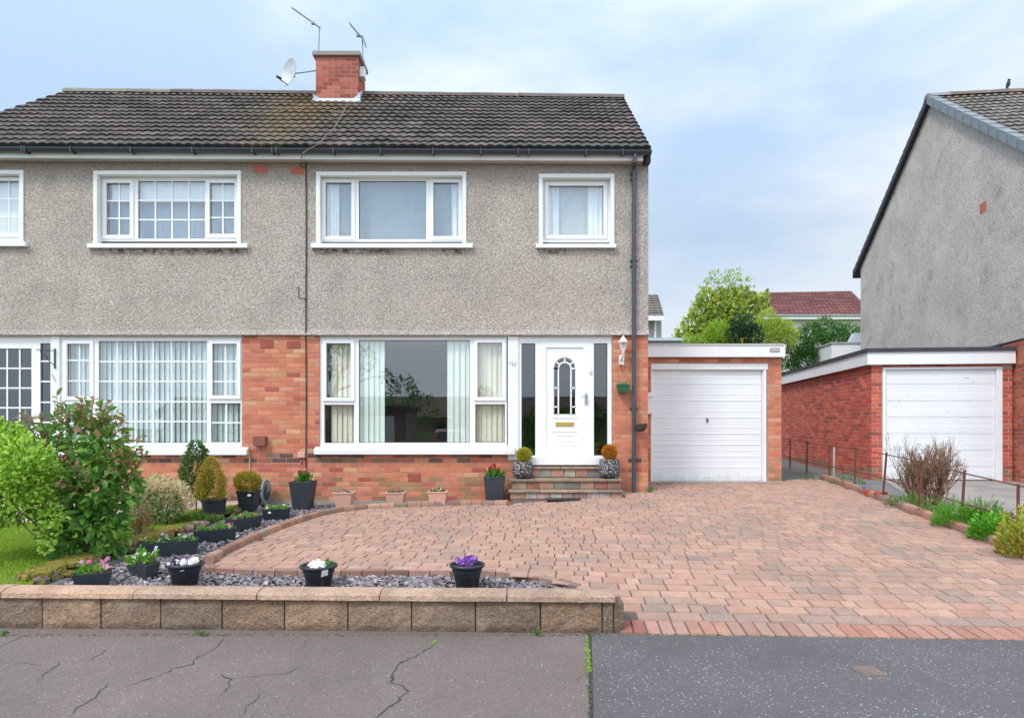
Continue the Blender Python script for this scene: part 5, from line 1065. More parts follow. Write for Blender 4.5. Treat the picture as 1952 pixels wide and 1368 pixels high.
hb_ = thing('hanging_basket', W(1221, 828, FY-.2), 'dark empty coir hanging basket tilted beside the grey downpipe', 'hanging basket')
Yh = FY-.16; c = np.array(W(1221, 808, Yh)); b = MB(); b.lathe(tuple(c), [(.001, -.12), (.05, -.11), (.085, -.075), (.10, -.03), (.108, .0), (.10, .012), (.09, -.02), (.001, -.05)], 20); bb_ = b.build('basket', M['coir'], hb_); 
b = MB()
hook = W(1214, 778, FY-.05)
for a in (20, 140, 260): b.tube([tuple(c+(.105*math.cos(R(a)), .105*math.sin(R(a)), .005)), hook], .0028, 4)
b.build('chain', M['rust'], hb_)
b = MB(); b.tube([W(1205, 776, FY+.02), W(1214, 776, FY-.05)], .006, 6); b.build('bracket', M['rust'], hb_)
# black wrought bracket by the left-hand door
wb = thing('wrought_iron_bracket', W(105, 700, FY), 'black wrought iron hanging basket bracket on the white post beside the gridded door', 'bracket')
yy = YD-.04; b = MB(); b.box(X_(103, yy), X_(105.6, yy), yy-.004, yy+.008, Z_(702, yy), Z_(664, yy))
tip = np.array(W(76, 668, yy-.42)); b.tube([W(104, 668, yy-.01), tip], .007, 6); b.tube([W(104, 696, yy-.01), W(96, 690, yy-.12), W(84, 676, yy-.30), tip], .007, 6); b.tube([tip, tip+(-.02, -.03, .03), tip+(-.03, -.02, -.01)], .006, 6)
b.build('bracket', M['black_pl'], wb)

# ================================================================== POTS
def flowers(b, P, size, cols, center=(.7, .55, .05)):
    """five-petalled flowers facing roughly towards the street"""
    for p in P:
        nrm = Vector((random.gauss(0, .4), -1+random.gauss(0, .3), .7+random.gauss(0, .3))).normalized(); u = nrm.cross(Vector((0, 0, 1))).normalized(); v = nrm.cross(u); s_ = size*random.uniform(.75, 1.2); col = jit(random.choice(cols), .12, .08); p = Vector(p)
        for k in range(5):
            a = 2*PI*k/5+.3; d_ = u*math.cos(a)+v*math.sin(a); e = u*math.cos(a+1.57)+v*math.sin(a+1.57); q_ = [p, p+d_*s_*.55-e*s_*.38+nrm*.002, p+d_*s_*.95-e*s_*.2, p+d_*s_*.95+e*s_*.2, p+d_*s_*.55+e*s_*.38+nrm*.002]; b.add([tuple(x) for x in q_], [(0, 1, 2, 3, 4)], col)
        b.add([tuple(p+nrm*.004+u*.006*s_/.03), tuple(p+nrm*.004+v*.006*s_/.03), tuple(p+nrm*.004-u*.006*s_/.03), tuple(p+nrm*.004-v*.006*s_/.03)], [(0, 1, 2, 3)], jit(center, .2))
GR = [(.07, .20, .02), (.11, .28, .03), (.05, .14, .02), (.16, .34, .05), (.09, .22, .04)]; GRL = [(.14, .34, .03), (.19, .42, .05), (.10, .26, .03), (.24, .46, .07)]
def bedding(t, x0, x1, y0, y1, z, nl, nf, cols, hgt=.06, pal=GR, ls=.035, rot=0, org=(0, 0), fs=.022):
    ca_, sa_ = math.cos(rot), math.sin(rot)
    def pl(n, lo, hi):
        x = rng.uniform(x0, x1, n); y = rng.uniform(y0, y1, n); zz = z+rng.uniform(lo, hi, n); cl = .5+.5*np.sin(x*37+y*23+z*11); zz = z+(zz-z)*(.35+.65*cl); return np.stack([org[0]+x*ca_-y*sa_, org[1]+x*sa_+y*ca_, zz], 1)
    if nl: P = pl(nl, 0, hgt); b = MB(); leaves(b, P, np.tile((0, -.2, 1.), (nl, 1))+rng.normal(0, .6, (nl, 3)), ls, pal, wr=.55); b.build('foliage', M['leaf'], t)
    if nf: b = MB(); flowers(b, pl(nf, hgt*.8, hgt*1.25), fs, cols); b.build('flower', M['petal'], t)
PURP = [(.11, .02, .22), (.18, .04, .32), (.07, .01, .12), (.30, .14, .45)]; WHT = [(.75, .74, .74), (.7, .68, .75)]; PNK = [(.60, .05, .30), (.5, .12, .3), (.62, .25, .45)]
def round_pot(px, prim, pbot, dia_px, label, kind):
    g = G(px, pbot, -.045); c = (g[0], g[1]+.0); rr = dia_px/2*g[1]/FP; hh = Z_(prim, g[1])-g[2]; t = thing('plant_pot', g, label, 'plant pot', 'round black ribbed pots behind the front wall')
    b = MB(); b.lathe(g, [(rr*.60, 0), (rr*.62, .004), (rr*.74, hh*.55), (rr*.76, hh*.56), (rr*.76, hh*.60), (rr*.80, hh*.66), (rr*.82, hh*.67), (rr*.83, hh*.71), (rr*.86, hh*.86), (rr*.98, hh*.88), (rr*1.0, hh*.93), (rr*.985, hh*.99), (rr*.95, hh), (rr*.90, hh*.985), (rr*.87, hh*.9), (rr*.80, hh*.7)], 40)
    b.build('pot', M['black_pl'], t, smooth=True)
    b = MB(); b.lathe((g[0], g[1], g[2]+hh*.86), [(rr*.86, 0), (rr*.4, .006), (.001, .01)], 24); b.build('soil', M['soil'], t); return t, g, rr, hh
t, g, rr, hh = round_pot(352.5, 1071, 1117, 70, 'round black pot of white and purple pansies behind the wall, furthest left of three', 0)
bedding(t, g[0]-rr*.7, g[0]+rr*.1, g[1]-rr*.6, g[1]+rr*.5, g[2]+hh*.88, 40, 26, PURP+WHT, .035, [(.06, .07, .03), (.05, .10, .03)], fs=.024); b = MB(); flowers(b, [(g[0]+rr*random.uniform(.0, .7), g[1]+rr*random.uniform(-.5, .4), g[2]+hh*.88+random.uniform(.015, .05)) for _ in range(24)], .026, WHT+WHT+PURP[3:]); b.build('flower', M['petal'], t)
b = MB(); yl = g[1]-rr*.84; b.add([(g[0]+.02, yl, g[2]+hh*.75), (g[0]+.055, yl+.004, g[2]+hh*.78), (g[0]+.05, yl+.003, g[2]+hh*.82), (g[0]+.02, yl, g[2]+hh*.78)], [(0, 1, 2, 3)]); b.build('sticker', M['paper'], t)
t, g, rr, hh = round_pot(607.5, 1075, 1120, 71, 'round black pot with crumpled white cloth and a plant label', 0)
bm = bmesh.new(); bmesh.ops.create_icosphere(bm, subdivisions=3, radius=1)
for v_ in bm.verts: k_ = 1+.35*math.sin(v_.co.x*5+1)*math.cos(v_.co.y*6)+.12*math.sin(v_.co.z*13+v_.co.x*9); v_.co = Vector((g[0]-rr*.08+v_.co.x*rr*.42*k_, g[1]-.01+v_.co.y*rr*.40*k_, g[2]+hh*.92+max(0, v_.co.z)*.045*k_))
me = bpy.data.meshes.new('crumpled_cloth'); [setattr(v_, 'co', v_.co-Vector(g)) for v_ in bm.verts]; bm.to_mesh(me); bm.free(); me.materials.append(M['white_fab']); o = bpy.data.objects.new('crumpled_cloth', me); COL.objects.link(o); o.parent = t
bedding(t, g[0]+rr*.35, g[0]+rr*.7, g[1]-.03, g[1]+.05, g[2]+hh*.9, 40, 0, WHT, .05, GR, ls=.022)
b = MB(); yl = g[1]-rr*.87; b.add([(g[0]+rr*.38, yl-.012, g[2]+hh*.62), (g[0]+rr*.68, yl+.028, g[2]+hh*.66), (g[0]+rr*.72, yl+.01, g[2]+hh*.92), (g[0]+rr*.45, yl-.025, g[2]+hh*.9)], [(0, 1, 2, 3)]); b.build('plant_label', M['paper'], t)
t, g, rr, hh = round_pot(890.5, 1073, 1121, 68, 'round black pot of dark purple pansies, furthest right of three', 0)
bedding(t, g[0]-rr*.55, g[0]+rr*.45, g[1]-rr*.5, g[1]+rr*.5, g[2]+hh*.9, 60, 46, [(.11, .02, .24), (.17, .04, .34), (.06, .01, .12), (.30, .12, .45)], .055, [(.05, .07, .03), (.05, .12, .03)], ls=.025, fs=.026)
# long dark troughs: front-left and front-right bottom corners in pixels
def trough(A, B, top_a, dep, label, group, nl, nf, cols, mm='slate_pl', off=-.04, pal=GRL, hgt=.07, cat='planter', fs=.02, ls=.036):
    a, c = np.array(G(*A, off)), np.array(G(*B, off)); L_ = np.linalg.norm((c-a)[:2]); rot = math.atan2((c-a)[1], (c-a)[0]); hh = (A[1]-top_a)*a[1]/FP; mid = (a+c)/2
    t = thing('planter', tuple(a), label, cat, group); ca_, sa_ = math.cos(rot), math.sin(rot)
    wl = lambda u, v, z: (a[0]+u*ca_-v*sa_, a[1]+u*sa_+v*ca_, a[2]+(c[2]-a[2])*u/L_+z)
    tp = .012; b = MB(); w_ = .010
    bo = [wl(tp, tp, 0), wl(L_-tp, tp, 0), wl(L_-tp, dep-tp, 0), wl(tp, dep-tp, 0)]; to = [wl(-tp, -tp, hh), wl(L_+tp, -tp, hh), wl(L_+tp, dep+tp, hh), wl(-tp, dep+tp, hh)]; ti = [wl(-tp+w_, -tp+w_, hh), wl(L_+tp-w_, -tp+w_, hh), wl(L_+tp-w_, dep+tp-w_, hh), wl(-tp+w_, dep+tp-w_, hh)]; bi = [wl(w_, w_, hh*.5), wl(L_-w_, w_, hh*.5), wl(L_-w_, dep-w_, hh*.5), wl(w_, dep-w_, hh*.5)]
    b.add(bo+to+ti+bi, [(3, 2, 1, 0)]+[(i, (i+1) % 4, 4+(i+1) % 4, 4+i) for i in range(4)]+[(4+i, 4+(i+1) % 4, 8+(i+1) % 4, 8+i) for i in range(4)]+[(8+i, 8+(i+1) % 4, 12+(i+1) % 4, 12+i) for i in range(4)]); b.build('pot', M[mm], t, bevel=.003)
    b = MB(); s4 = [wl(w_, w_, hh*.82), wl(L_-w_, w_, hh*.82), wl(L_-w_, dep-w_, hh*.82), wl(w_, dep-w_, hh*.82)]; b.add(s4+[(p[0], p[1], p[2]-.02) for p in s4], [(0, 1, 2, 3), (7, 6, 5, 4)]+[(i, 4+i, 4+(i+1) % 4, (i+1) % 4) for i in range(4)]); b.build('soil', M['soil'], t)
    bedding(t, .02, L_-.02, .02, dep-.02, a[2]+(c[2]-a[2])/2+hh*.85, nl, nf, cols, hgt, pal, rot=rot, org=(a[0], a[1]), fs=fs, ls=ls); return t, wl, L_, hh
TG = 'dark rectangular planters along the lawn edging'
trough((140, 1127), (206, 1121), 1096, .20, 'square dark planter of pink pansies behind the wall at the lower left', TG, 150, 9, PNK, fs=.026, hgt=.10)
t, wl, L_, hh = trough((278, 1108), (305, 1098), 1077, .28, 'square dark planter with white pansies set corner-on', TG, 10, 0, WHT)
bpy.data.objects.remove([o for o in t.children if o.name.startswith('foliage')][0])
bpy.data.objects.remove([o for o in t.children if o.name.startswith('pot')][0]); bpy.data.objects.remove([o for o in t.children if o.name.startswith('soil')][0])
gA, gB, gC = [np.array(G(*p, -.04)) for p in ((244, 1094), (278, 1108), (304, 1098))]; gD = gA+gC-gB; hh = (1108-1078)*gB[1]/FP+.0; cen = (gA+gC)/2; b = MB(); W4 = [gA, gB, gC, gD]
W4 = [np.array([p[0], p[1], gB[2]]) for p in W4]; bo = [cen+(p-cen)*.92 for p in W4]; to = [cen+(p-cen)*1.06+(0, 0, hh) for p in W4]; ti = [cen+(p-cen)*.96+(0, 0, hh) for p in W4]; bi = [cen+(p-cen)*.86+(0, 0, hh*.4) for p in W4]
for L4 in (bo, to, ti, bi):
    for p in L4: pass
b.add([tuple(p) for L4 in (bo, to, ti, bi) for p in L4], [(3, 2, 1, 0)]+[(4*j+i, 4*j+(i+1) % 4, 4*j+4+(i+1) % 4, 4*j+4+i) for j in range(3) for i in range(4)]); b.build('pot', M['slate_pl'], t, bevel=.004)
b = MB(); s4 = [tuple(cen+(p-cen)*.93+(0, 0, hh*.8)) for p in W4]; b.add(s4+[(p[0], p[1], p[2]-.02) for p in s4], [(0, 1, 2, 3), (7, 6, 5, 4)]); b.build('soil', M['soil'], t)
bedding(t, cen[0]-.10, cen[0]+.09, cen[1]-.12, cen[1]+.10, cen[2]+hh*.85, 220, 7, WHT, .12, GRL, fs=.026)
trough((262, 1066), (377, 1056), 1037, .16, 'longest dark trough with sparse seedlings, nearest the wall of the row', TG, 110, 8, PNK+WHT, fs=.018)
trough((372, 1036), (450, 1029), 1012, .16, 'dark trough with one magenta flower, in the middle of the diagonal row', TG, 130, 4, [(.65, .02, .35), (.7, .6, .65)], fs=.022)
trough((448, 1013), (499, 1004), 990, .16, 'short dark trough with leafy seedlings behind the magenta flowered one', TG, 130, 5, PNK, fs=.02)
t, wl, L_, hh = trough((501, 992), (552, 990), 971, .16, 'small black trough with a white sticker beside the tall grey planter', TG, 110, 5, WHT, 'black_pl', fs=.018)
b = MB(); p = np.array(wl(L_*.25, -.014, hh*.72)); b.add([tuple(p+(.022*math.cos(a), 0, .014*math.sin(a))) for a in np.linspace(0, 2*PI, 11)[:-1]], [tuple(range(10))]); b.build('sticker', M['paper'], t)
# tall tapered planters
def square_pot(name, px, w_px, top, bot, label, mm, taper, cat, group=None, off=-.03, rot=0, rim=0):
    g = G(px, bot, off)
    if g[1] > 10.32: g = (X_(px, 10.32), 10.32, h(X_(px, 10.32), 10.32)+off)
    if name == 'plant_pot': g = (X_(px, g[1]+.09), g[1]+.09, h(g[0], g[1])-.03)
    Y = g[1]; wt_ = w_px*Y/FP; hh = Z_(top, Y)-g[2]; c = (g[0], g[1]+wt_*.45); t = thing(name, (c[0], c[1], g[2]), label, cat, group); b = MB(); s_ = [(wt_/2*taper, 0), (wt_/2*(taper+(1-taper)*.92), hh*.93), (wt_/2*(1.0+rim), hh*.93 if rim else hh*.95), (wt_/2*(1.0+rim), hh), (wt_/2*.90, hh), (wt_/2*.84, hh*.7)]
    b.lathe((c[0], c[1], g[2]), [(r_*math.sqrt(2), z) for r_, z in s_], 4, rot=PI/4+rot); b.lathe((c[0], c[1], g[2]), [(.001, .002), (s_[0][0]*1.41, .001)], 4, rot=PI/4+rot); b.build('pot', M[mm], t, bevel=.006)
    b = MB(); b.lathe((c[0], c[1], g[2]+hh*.88), [(wt_/2*.88*1.41, 0), (.001, .015)], 4, rot=PI/4+rot); b.build('soil', M['soil'], t); return t, c, g[2], wt_, hh
def tulips(t, c, z, n, cols, hgt, sp):
    b = MB()
    for i in range(n):
        x, y = c[0]+random.uniform(-sp, sp), c[1]+random.uniform(-sp*.7, sp*.7); hh = hgt*random.uniform(.8, 1.15); lean = random.uniform(-.03, .03); b.tube([(x, y, z), (x+lean*.5, y, z+hh*.6), (x+lean, y, z+hh)], .004, 5, (.10, .22, .04))
    b.build('stem', M['leaf'], t)
    b = MB()
    for i in range(n):
        v = [Vector(b0) for b0 in ()]
    hs = []
    for i in range(n+3):
        x, y, zz = c[0]+random.uniform(-sp, sp), c[1]+random.uniform(-sp*.7, sp*.7), z+hgt*random.uniform(.72, 1.1); col = jit(random.choice(cols), .15); b.lathe((x, y, zz), [(.004, -.024), (.017, -.012), (.020, .004), (.014, .022), (.004, .026)], 6, col, rot=random.random())
    b.build('flower', M['petal'], t)
    b = MB(); P = np.stack([rng.uniform(c[0]-sp, c[0]+sp, 90), rng.uniform(c[1]-sp*.7, c[1]+sp*.7, 90), np.full(90, z)], 1); leaves(b, P, np.tile((0, 0, 1.), (90, 1)), hgt*.8, GR, wr=.16, jitc=.2); b.build('foliage', M['leaf'], t)
TP = 'tall tapered grey planters against the brick wall'
t, c, z, w_, hh = square_pot('planter', 572, 43, 918, 971, 'tall tapered slate grey planter of red and pink tulips below the wall cable', 'slate_pl', .72, 'planter', TP); tulips(t, c, z+hh*.9, 7, [(.6, .015, .02), (.65, .25, .28), (.5, .02, .02)], .19, .07)
t, c, z, w_, hh = square_pot('planter', 942.5, 41, 909, 956, 'tall tapered slate grey planter with dark red flowers left of the front steps', 'slate_pl', .76, 'planter', TP); tulips(t, c, z+hh*.9, 6, [(.42, .01, .02), (.5, .03, .03)], .20, .08)
TR = 'pale terracotta coloured pots under the large window'
for px, bot, top, lab, col_, nl in ((653, 968, 939, 'pale terracotta pot with dark leaves, left of the three under the large window', PURP, 30), (752.5, 965, 939, 'pale terracotta pot with sparse green leaves, middle of the three under the large window', PNK, 70), (833.5, 966, 937, 'pale terracotta pot with pale flowers, right of the three under the large window', [(.6, .5, .6), (.45, .3, .45)], 110)):
    t, c, z, w_, hh = square_pot('plant_pot', px, 36, top, bot, lab, 'terra_pl', .72, 'plant pot', TR, off=.0, rim=.04); bedding(t, c[0]-w_*.4, c[0]+w_*.4, c[1]-w_*.3, c[1]+w_*.3, z+hh*.92, nl, 9, col_, .05, GR, ls=.03, fs=.015)
# clipped conifers
OCH = [(.44, .38, .04), (.54, .45, .07), (.36, .36, .04), (.56, .36, .05), (.32, .22, .04)]; ORG = [(.62, .24, .03), (.70, .34, .05), (.50, .17, .02), (.55, .30, .04), (.40, .24, .04)]; YG = [(.42, .44, .04), (.50, .50, .06), (.32, .34, .04), (.50, .36, .05)]
def pebble_pot(px, bot, top, ballc, label, pal):
    Y = 10.58; z = Z_(bot, Y-.1); x = X_(px, Y); z = .640; c = (x, Y-.02, z); hh = Z_(top, Y)-z; rr = 20*Y/FP; t = thing('topiary_pot', c, label, 'plant pot', 'pebble faced pots flanking the front door')
    b = MB(); b.lathe(c, [(.001, 0), (rr*.86, 0), (rr*.98, hh*.25), (rr*1.0, hh*.7), (rr*.94, hh*.93), (rr*.86, hh), (rr*.74, hh), (rr*.7, hh*.8), (.001, hh*.8)], 28); b.build('pot', M['pebble'], t, smooth=True)
    bc = (X_(ballc[0], Y), Y-.02, Z_(ballc[1], Y)); b = MB(); n = 4200; d_ = unit(rng.normal(0, 1, (n, 3))); rr2 = ballc[2]*Y/FP; P = np.array(bc)+d_*rr2*rng.uniform(.35, .97, (n, 1)); leaves(b, P, d_, .022, pal, wr=.42); b.build('foliage', M['leaf'], t)
pebble_pot(996, 913, 879, (999, 867, 14.5), 'pebble faced pot with olive yellow clipped ball, left of the front door', YG)
pebble_pot(1161, 911, 875, (1161.5, 861.5, 15), 'pebble faced pot with orange clipped ball, right of the front door', ORG)
def bush(t, prof, c, n, size, pal, wr=.25, zf=1.0, name='foliage', rx=1.0):
    """foliage on the skin of a turned shape: prof as (radius, height)"""
    zs = np.array([p[1] for p in prof]); rs = np.array([p[0] for p in prof]); z = rng.uniform(zs[0], zs[-1], n*3); r_ = np.interp(z, zs, rs); k = rng.random(n*3) < r_/rs.max(); z, r_ = z[k][:n], r_[k][:n]; n = len(z); a = rng.uniform(0, 2*PI, n); q_ = r_*rng.uniform(.6, 1.0, n)*(1+.08*np.sin(a*5+z*20)); P = np.stack([c[0]+q_*np.cos(a)*rx, c[1]+q_*np.sin(a), c[2]+z], 1); D = np.stack([np.cos(a), np.sin(a), np.full(n, .5)], 1); b = MB(); leaves(b, P, D, size, pal, wr=wr); return b.build(name, M['leaf'], t)
g = G(404, 986); t = thing('potted_conifer', (g[0], g[1]+.12, g[2]), 'golden green conical conifer in a black tub near the left house', 'potted plant'); hh = Z_(952, g[1])-g[2]; b = MB(); b.lathe((g[0], g[1]+.06, g[2]), [(.001, 0), (.125, 0), (.16, hh*.95), (.175, hh*.95), (.175, hh*1.03), (.15, hh*1.03), (.14, hh*.8), (.001, hh*.8)], 24); b.build('pot', M['black_pl'], t, smooth=False)
bush(t, [(.13, 0), (.19, .10), (.18, .25), (.13, .42), (.07, .54), (.01, .60)], (X_(402, g[1]+.04), g[1]+.04, Z_(956, g[1]+.04)), 3600, .035, OCH+[(.16, .20, .03)])
g = G(474, 974); t = thing('potted_conifer', (g[0], g[1]+.13, g[2]), 'round golden conifer ball in a square black pot beside the hose reel', 'potted plant'); Y = g[1]+.14; hh = Z_(934, Y)-g[2]; b = MB(); b.lathe((X_(474, Y), Y, g[2]), [(.001, 0), (.135, 0), (.18, hh*.9), (.195, hh*.9), (.195, hh), (.16, hh), (.15, hh*.8), (.001, hh*.8)], 4, rot=PI/4); b.build('pot', M['black_pl'], t, bevel=.006)
b = MB(); p = np.array(W(475, 943.5, Y-.14)); b.add([tuple(p+(.028*math.cos(a), 0, .018*math.sin(a))) for a in np.linspace(0, 2*PI, 13)[:-1]], [tuple(range(12))]); b.build('sticker', M['paper'], t)
b = MB(); c = np.array(W(472, 918.5, Y)); n = 2400; d_ = unit(rng.normal(0, 1, (n, 3))); P = c+d_*np.array((.185, .18, .145))*rng.uniform(.6, .95, (n, 1)); leaves(b, P, d_+(0, 0, .4), .045, [(.36, .36, .03), (.44, .38, .05), (.28, .30, .03), (.46, .26, .04)], wr=.2); b.build('foliage', M['leaf'], t)
# hose reel
Y = 10.6; t = thing('hose_reel', (X_(502, Y), Y, G(500, 965)[2]), 'grey plastic hose reel standing behind the round golden conifer', 'hose reel'); c = W(497, 938, Y-.05); b = MB(); 
for dx_ in (-.05, .07): 
    ring = [(c[0]+dx_, c[1]+.20*math.cos(a), c[2]+.20*math.sin(a)) for a in np.linspace(0, 2*PI, 25)[:-1]]; b.extr(ring, (.02, 0, 0))
b.build('drum', M['grey_pl'], t); b = MB(); b.tube([(c[0]-.05, c[1], c[2]), (c[0]+.1, c[1], c[2])], .12, 16); b.build('hose', mat('dark_hose', (.03, .05, .04), .6), t)
b = MB(); x0 = X_(501, Y); x1 = X_(512, Y); b.box(x0, x1, Y-.06, Y+.05, Z_(938, Y), Z_(919, Y)); b.box(x0+.01, x1-.02, Y-.03, Y+.03, G(500, 965)[2], Z_(936, Y)); b.build('stand', M['grey_pl'], t, bevel=.014); b = MB(); b.tube([(x1-.02, Y-.08, Z_(940, Y)), (x1, Y-.09, Z_(937, Y))], .012, 8); b.build('tap_connector', M['steel'], t)
# dark upright board behind the cone conifer
Y = 10.62; t = thing('dark_panel', (X_(421, Y), Y, .22), 'narrow dark panel leaning on the brick behind the conical conifer', 'panel'); b = MB(); b.box(X_(416, Y), X_(426, Y), Y-.02, Y+.03, Z_(962, Y), Z_(915, Y)); b.build('panel', M['black_pl'], t, bevel=.006)
# ================================================================== PLANTS IN THE LEFT GARDEN
def cl(px, py, r_px, Y, rz=None, ry=None): k = Y/FP; return (W(px, py, Y), (r_px*k, (ry or r_px)*k, (rz or r_px)*k))
def sprig(b, p0, p1, n, size, pal, wr=.5, stem=None, droop=.2, bow=.0):
    p0, p1 = np.array(p0), np.array(p1); t_ = (np.arange(n)+.5)/n; P = p0+(p1-p0)*t_[:, None]; P[:, 2] += bow*np.sin(t_*PI); ax = unit((p1-p0)[None])[0]; side = unit(np.cross(ax, rng.normal(0, 1, (n, 3)))); D = side*1.0+ax*.6; leaves(b, P, D, size, pal, wr=wr, droop=droop)
    if stem is not None: stem.tube([p0, (p0+p1)/2+(0, 0, bow), p1], [.006, .004, .002], 5)
GD = [(.11, .27, .045), (.15, .34, .06), (.08, .21, .04), (.19, .39, .08), (.13, .30, .06)]; GN = [(.24, .44, .08), (.18, .37, .07)]; RDL = [(.34, .21, .10), (.30, .24, .09), (.25, .27, .08), (.38, .22, .12), (.20, .27, .07)]
gS = G(165, 1058); YS = gS[1]; sh = thing('shrub', gS, 'tall leafy green shrub with reddish brown young leaves in front of the left house', 'shrub')
b = MB(); stem = MB(); body = [cl(150, 1010, 48, YS), cl(195, 990, 45, YS-.1), cl(120, 960, 45, YS+.1), cl(175, 935, 55, YS-.1), cl(225, 930, 38, YS), cl(140, 890, 48, YS+.1), cl(195, 880, 48, YS), cl(110, 1005, 30, YS), cl(215, 1020, 28, YS-.1), cl(150, 1045, 38, YS-.15, 14), cl(195, 1045, 30, YS-.1, 14)]
clumps(b, body, 1500, .096, GD+GN+[(.24, .42, .09)], wr=.62, lo=.35, droop=.25, sj=.4)
upper = [cl(105, 850, 36, YS+.1), cl(155, 835, 45, YS), cl(205, 835, 36, YS-.1), cl(235, 875, 24, YS-.1), cl(250, 905, 20, YS-.1), cl(130, 800, 28, YS), cl(180, 800, 30, YS), cl(62, 830, 24, YS+.2)]
clumps(b, upper, 480, .080, GD[:3]+GN+RDL[2:], wr=.55, lo=.3, droop=.15, sj=.35)
for (a0, a1) in (((115, 830), (108, 752)), ((150, 810), (158, 758)), ((170, 810), (180, 756)), ((190, 815), (203, 768)), ((130, 815), (132, 775)), ((215, 830), (240, 795)), ((95, 840), (72, 790)), ((70, 835), (38, 785)), ((205, 810), (222, 790)), ((235, 890), (272, 826)), ((245, 890), (262, 850)), ((240, 910), (285, 860)), ((160, 880), (128, 866)), ((160, 900), (185, 872)), ((100, 810), (118, 775)), ((180, 830), (196, 790)), ((60, 840), (28, 805)), ((145, 830), (170, 785))):
    sprig(b, W(*a0, YS-.05), W(*a1, YS-.15), 15, .078, RDL, .40, stem, droop=.35)
for (a0, a1) in (((170, 920), (130, 880)), ((180, 930), (215, 895)), ((150, 940), (112, 915))): sprig(b, W(*a0, YS-.35), W(*a1, YS-.45), 10, .085, RDL[3:]+[(.22, .17, .09)], .45, stem)
for c, r_ in body+upper: stem.tube([gS, (np.array(gS)+np.array(c))/2+rng.normal(0, .04, 3), c], [.016, .010, .004], 6)
b.build('foliage', M['leaf'], sh); stem.build('stem', M['bark'], sh)
YL = 6.25; gl_ = G(-60, 1085); sh = thing('shrub', gl_, 'rounded bright lime green small leaved shrub at the left edge over the lawn', 'shrub'); b = MB()
ll = [cl(10, 860, 50, YL), cl(-30, 900, 70, YL+.1), cl(45, 880, 48, YL-.1), cl(60, 920, 46, YL), cl(20, 930, 60, YL-.15), cl(75, 955, 30, YL), cl(80, 900, 30, YL), cl(30, 970, 30, YL), cl(100, 985, 20, YL-.1), cl(95, 1015, 16, YL-.1, 22), cl(88, 1040, 11, YL-.1, 14), cl(-20, 965, 40, YL), cl(0, 830, 30, YL), cl(-90, 880, 70, YL), cl(5, 1000, 12, YL)]
clumps(b, ll, 8800, .047, [(.32, .52, .05), (.42, .64, .08), (.22, .40, .04), (.56, .74, .20), (.15, .30, .03), (.50, .70, .14)], wr=.62, lo=.3, sj=.45)
b.build('foliage', M['leaf'], sh); b = MB(); tk = np.array(gl_); b.tube([tk, tk+(.03, 0, .5), tk+(.1, 0, .8)], [.03, .025, .02], 8)
for c, r_ in ll: b.tube([tk+(.1, 0, .75), c], [.012, .004], 5)
b.build('trunk', M['bark'], sh)
gP = G(300, 1000); YP = gP[1]; sh = thing('shrub', gP, 'variegated cream and pink tipped low shrub left of the dark troughs', 'shrub'); b = MB()
pc = [cl(262, 940, 22, YP), cl(300, 930, 26, YP), cl(335, 940, 24, YP), cl(280, 960, 32, YP-.1), cl(320, 962, 30, YP-.1), cl(352, 955, 16, YP), cl(248, 955, 16, YP), cl(310, 985, 24, YP-.1, 14)]
clumps(b, pc[:3]+pc[5:7], 2500, .044, [(.42, .48, .18), (.66, .62, .40), (.24, .32, .10), (.76, .66, .46), (.60, .58, .30), (.72, .54, .38)], wr=.34, lo=.2); clumps(b, pc[3:5]+pc[7:], 2600, .044, [(.16, .27, .07), (.26, .36, .12), (.50, .50, .28), (.10, .18, .05), (.38, .42, .18)], wr=.34, lo=.2)
for _ in range(150): x, y = random.uniform(240, 358), random.uniform(918, 955); sprig(b, W(x, y+14, YP-.1), W(x+random.uniform(-5, 5), y-4, YP-.15), 10, .036, [(.76, .64, .45), (.76, .56, .45), (.70, .66, .40), (.80, .50, .40)], .3)
b.build('foliage', M['leaf'], sh); b = MB()
for c, r_ in pc: b.tube([gP, c], [.010, .004], 5)
b.build('stem', M['bark'], sh)
gR = G(262, 1026); sh = thing('flowering_plant', gR, 'wispy low plant with red and orange tips beside the mossy edging', 'plant'); b = MB(); stem = MB()
for _ in range(70): a = random.uniform(0, 2*PI); r_ = random.uniform(.02, .15); p0 = np.array(gR)+(r_*math.cos(a)*.8, r_*math.sin(a), 0); p1 = p0+(random.uniform(-.10, .10), random.uniform(-.06, .06), random.uniform(.15, .38)); stem.tube([p0, p1], [.0025, .0015], 4); sprig(b, p0+(p1-p0)*.35, p1, 8, .028, [(.34, .10, .04), (.42, .16, .06), (.22, .24, .05), (.5, .04, .04), (.40, .24, .12), (.16, .22, .05)], .34)
b.build('foliage', M['leaf'], sh); stem.build('stem', M['leaf'] and M['bark'], sh)
def lowplant(px, py, w_px, h_px, n, size, pal, label, cat='plant', wr=.4, name='ground_plant', dy=.18, off=.02):
    g = G(px, py, off)
    if px > 1690: g = (g[0]+.15, g[1]+.12, g[2])
    t = thing(name, g, label, cat); k = g[1]/FP; b = MB(); a = rng.uniform(0, 2*PI, n); r_ = np.sqrt(rng.random(n)); zz = rng.random(n)*np.sqrt(1-r_**2*.85); P = np.stack([g[0]+r_*np.cos(a)*w_px/2*k, g[1]+r_*np.sin(a)*dy, g[2]+zz*h_px*k*.85*(1+.25*np.sin(a*3+r_*9))], 1); D = np.stack([np.cos(a)*r_, np.sin(a)*r_, np.full(n, .9)], 1); leaves(b, P, D, size, pal, wr=wr); b.build('foliage', M['leaf'], t)
    b = MB()
    for _ in range(7): q_ = P[random.randrange(n)]; b.tube([g, q_], [.004, .002], 4)
    b.build('stem', M['bark'], t); return t
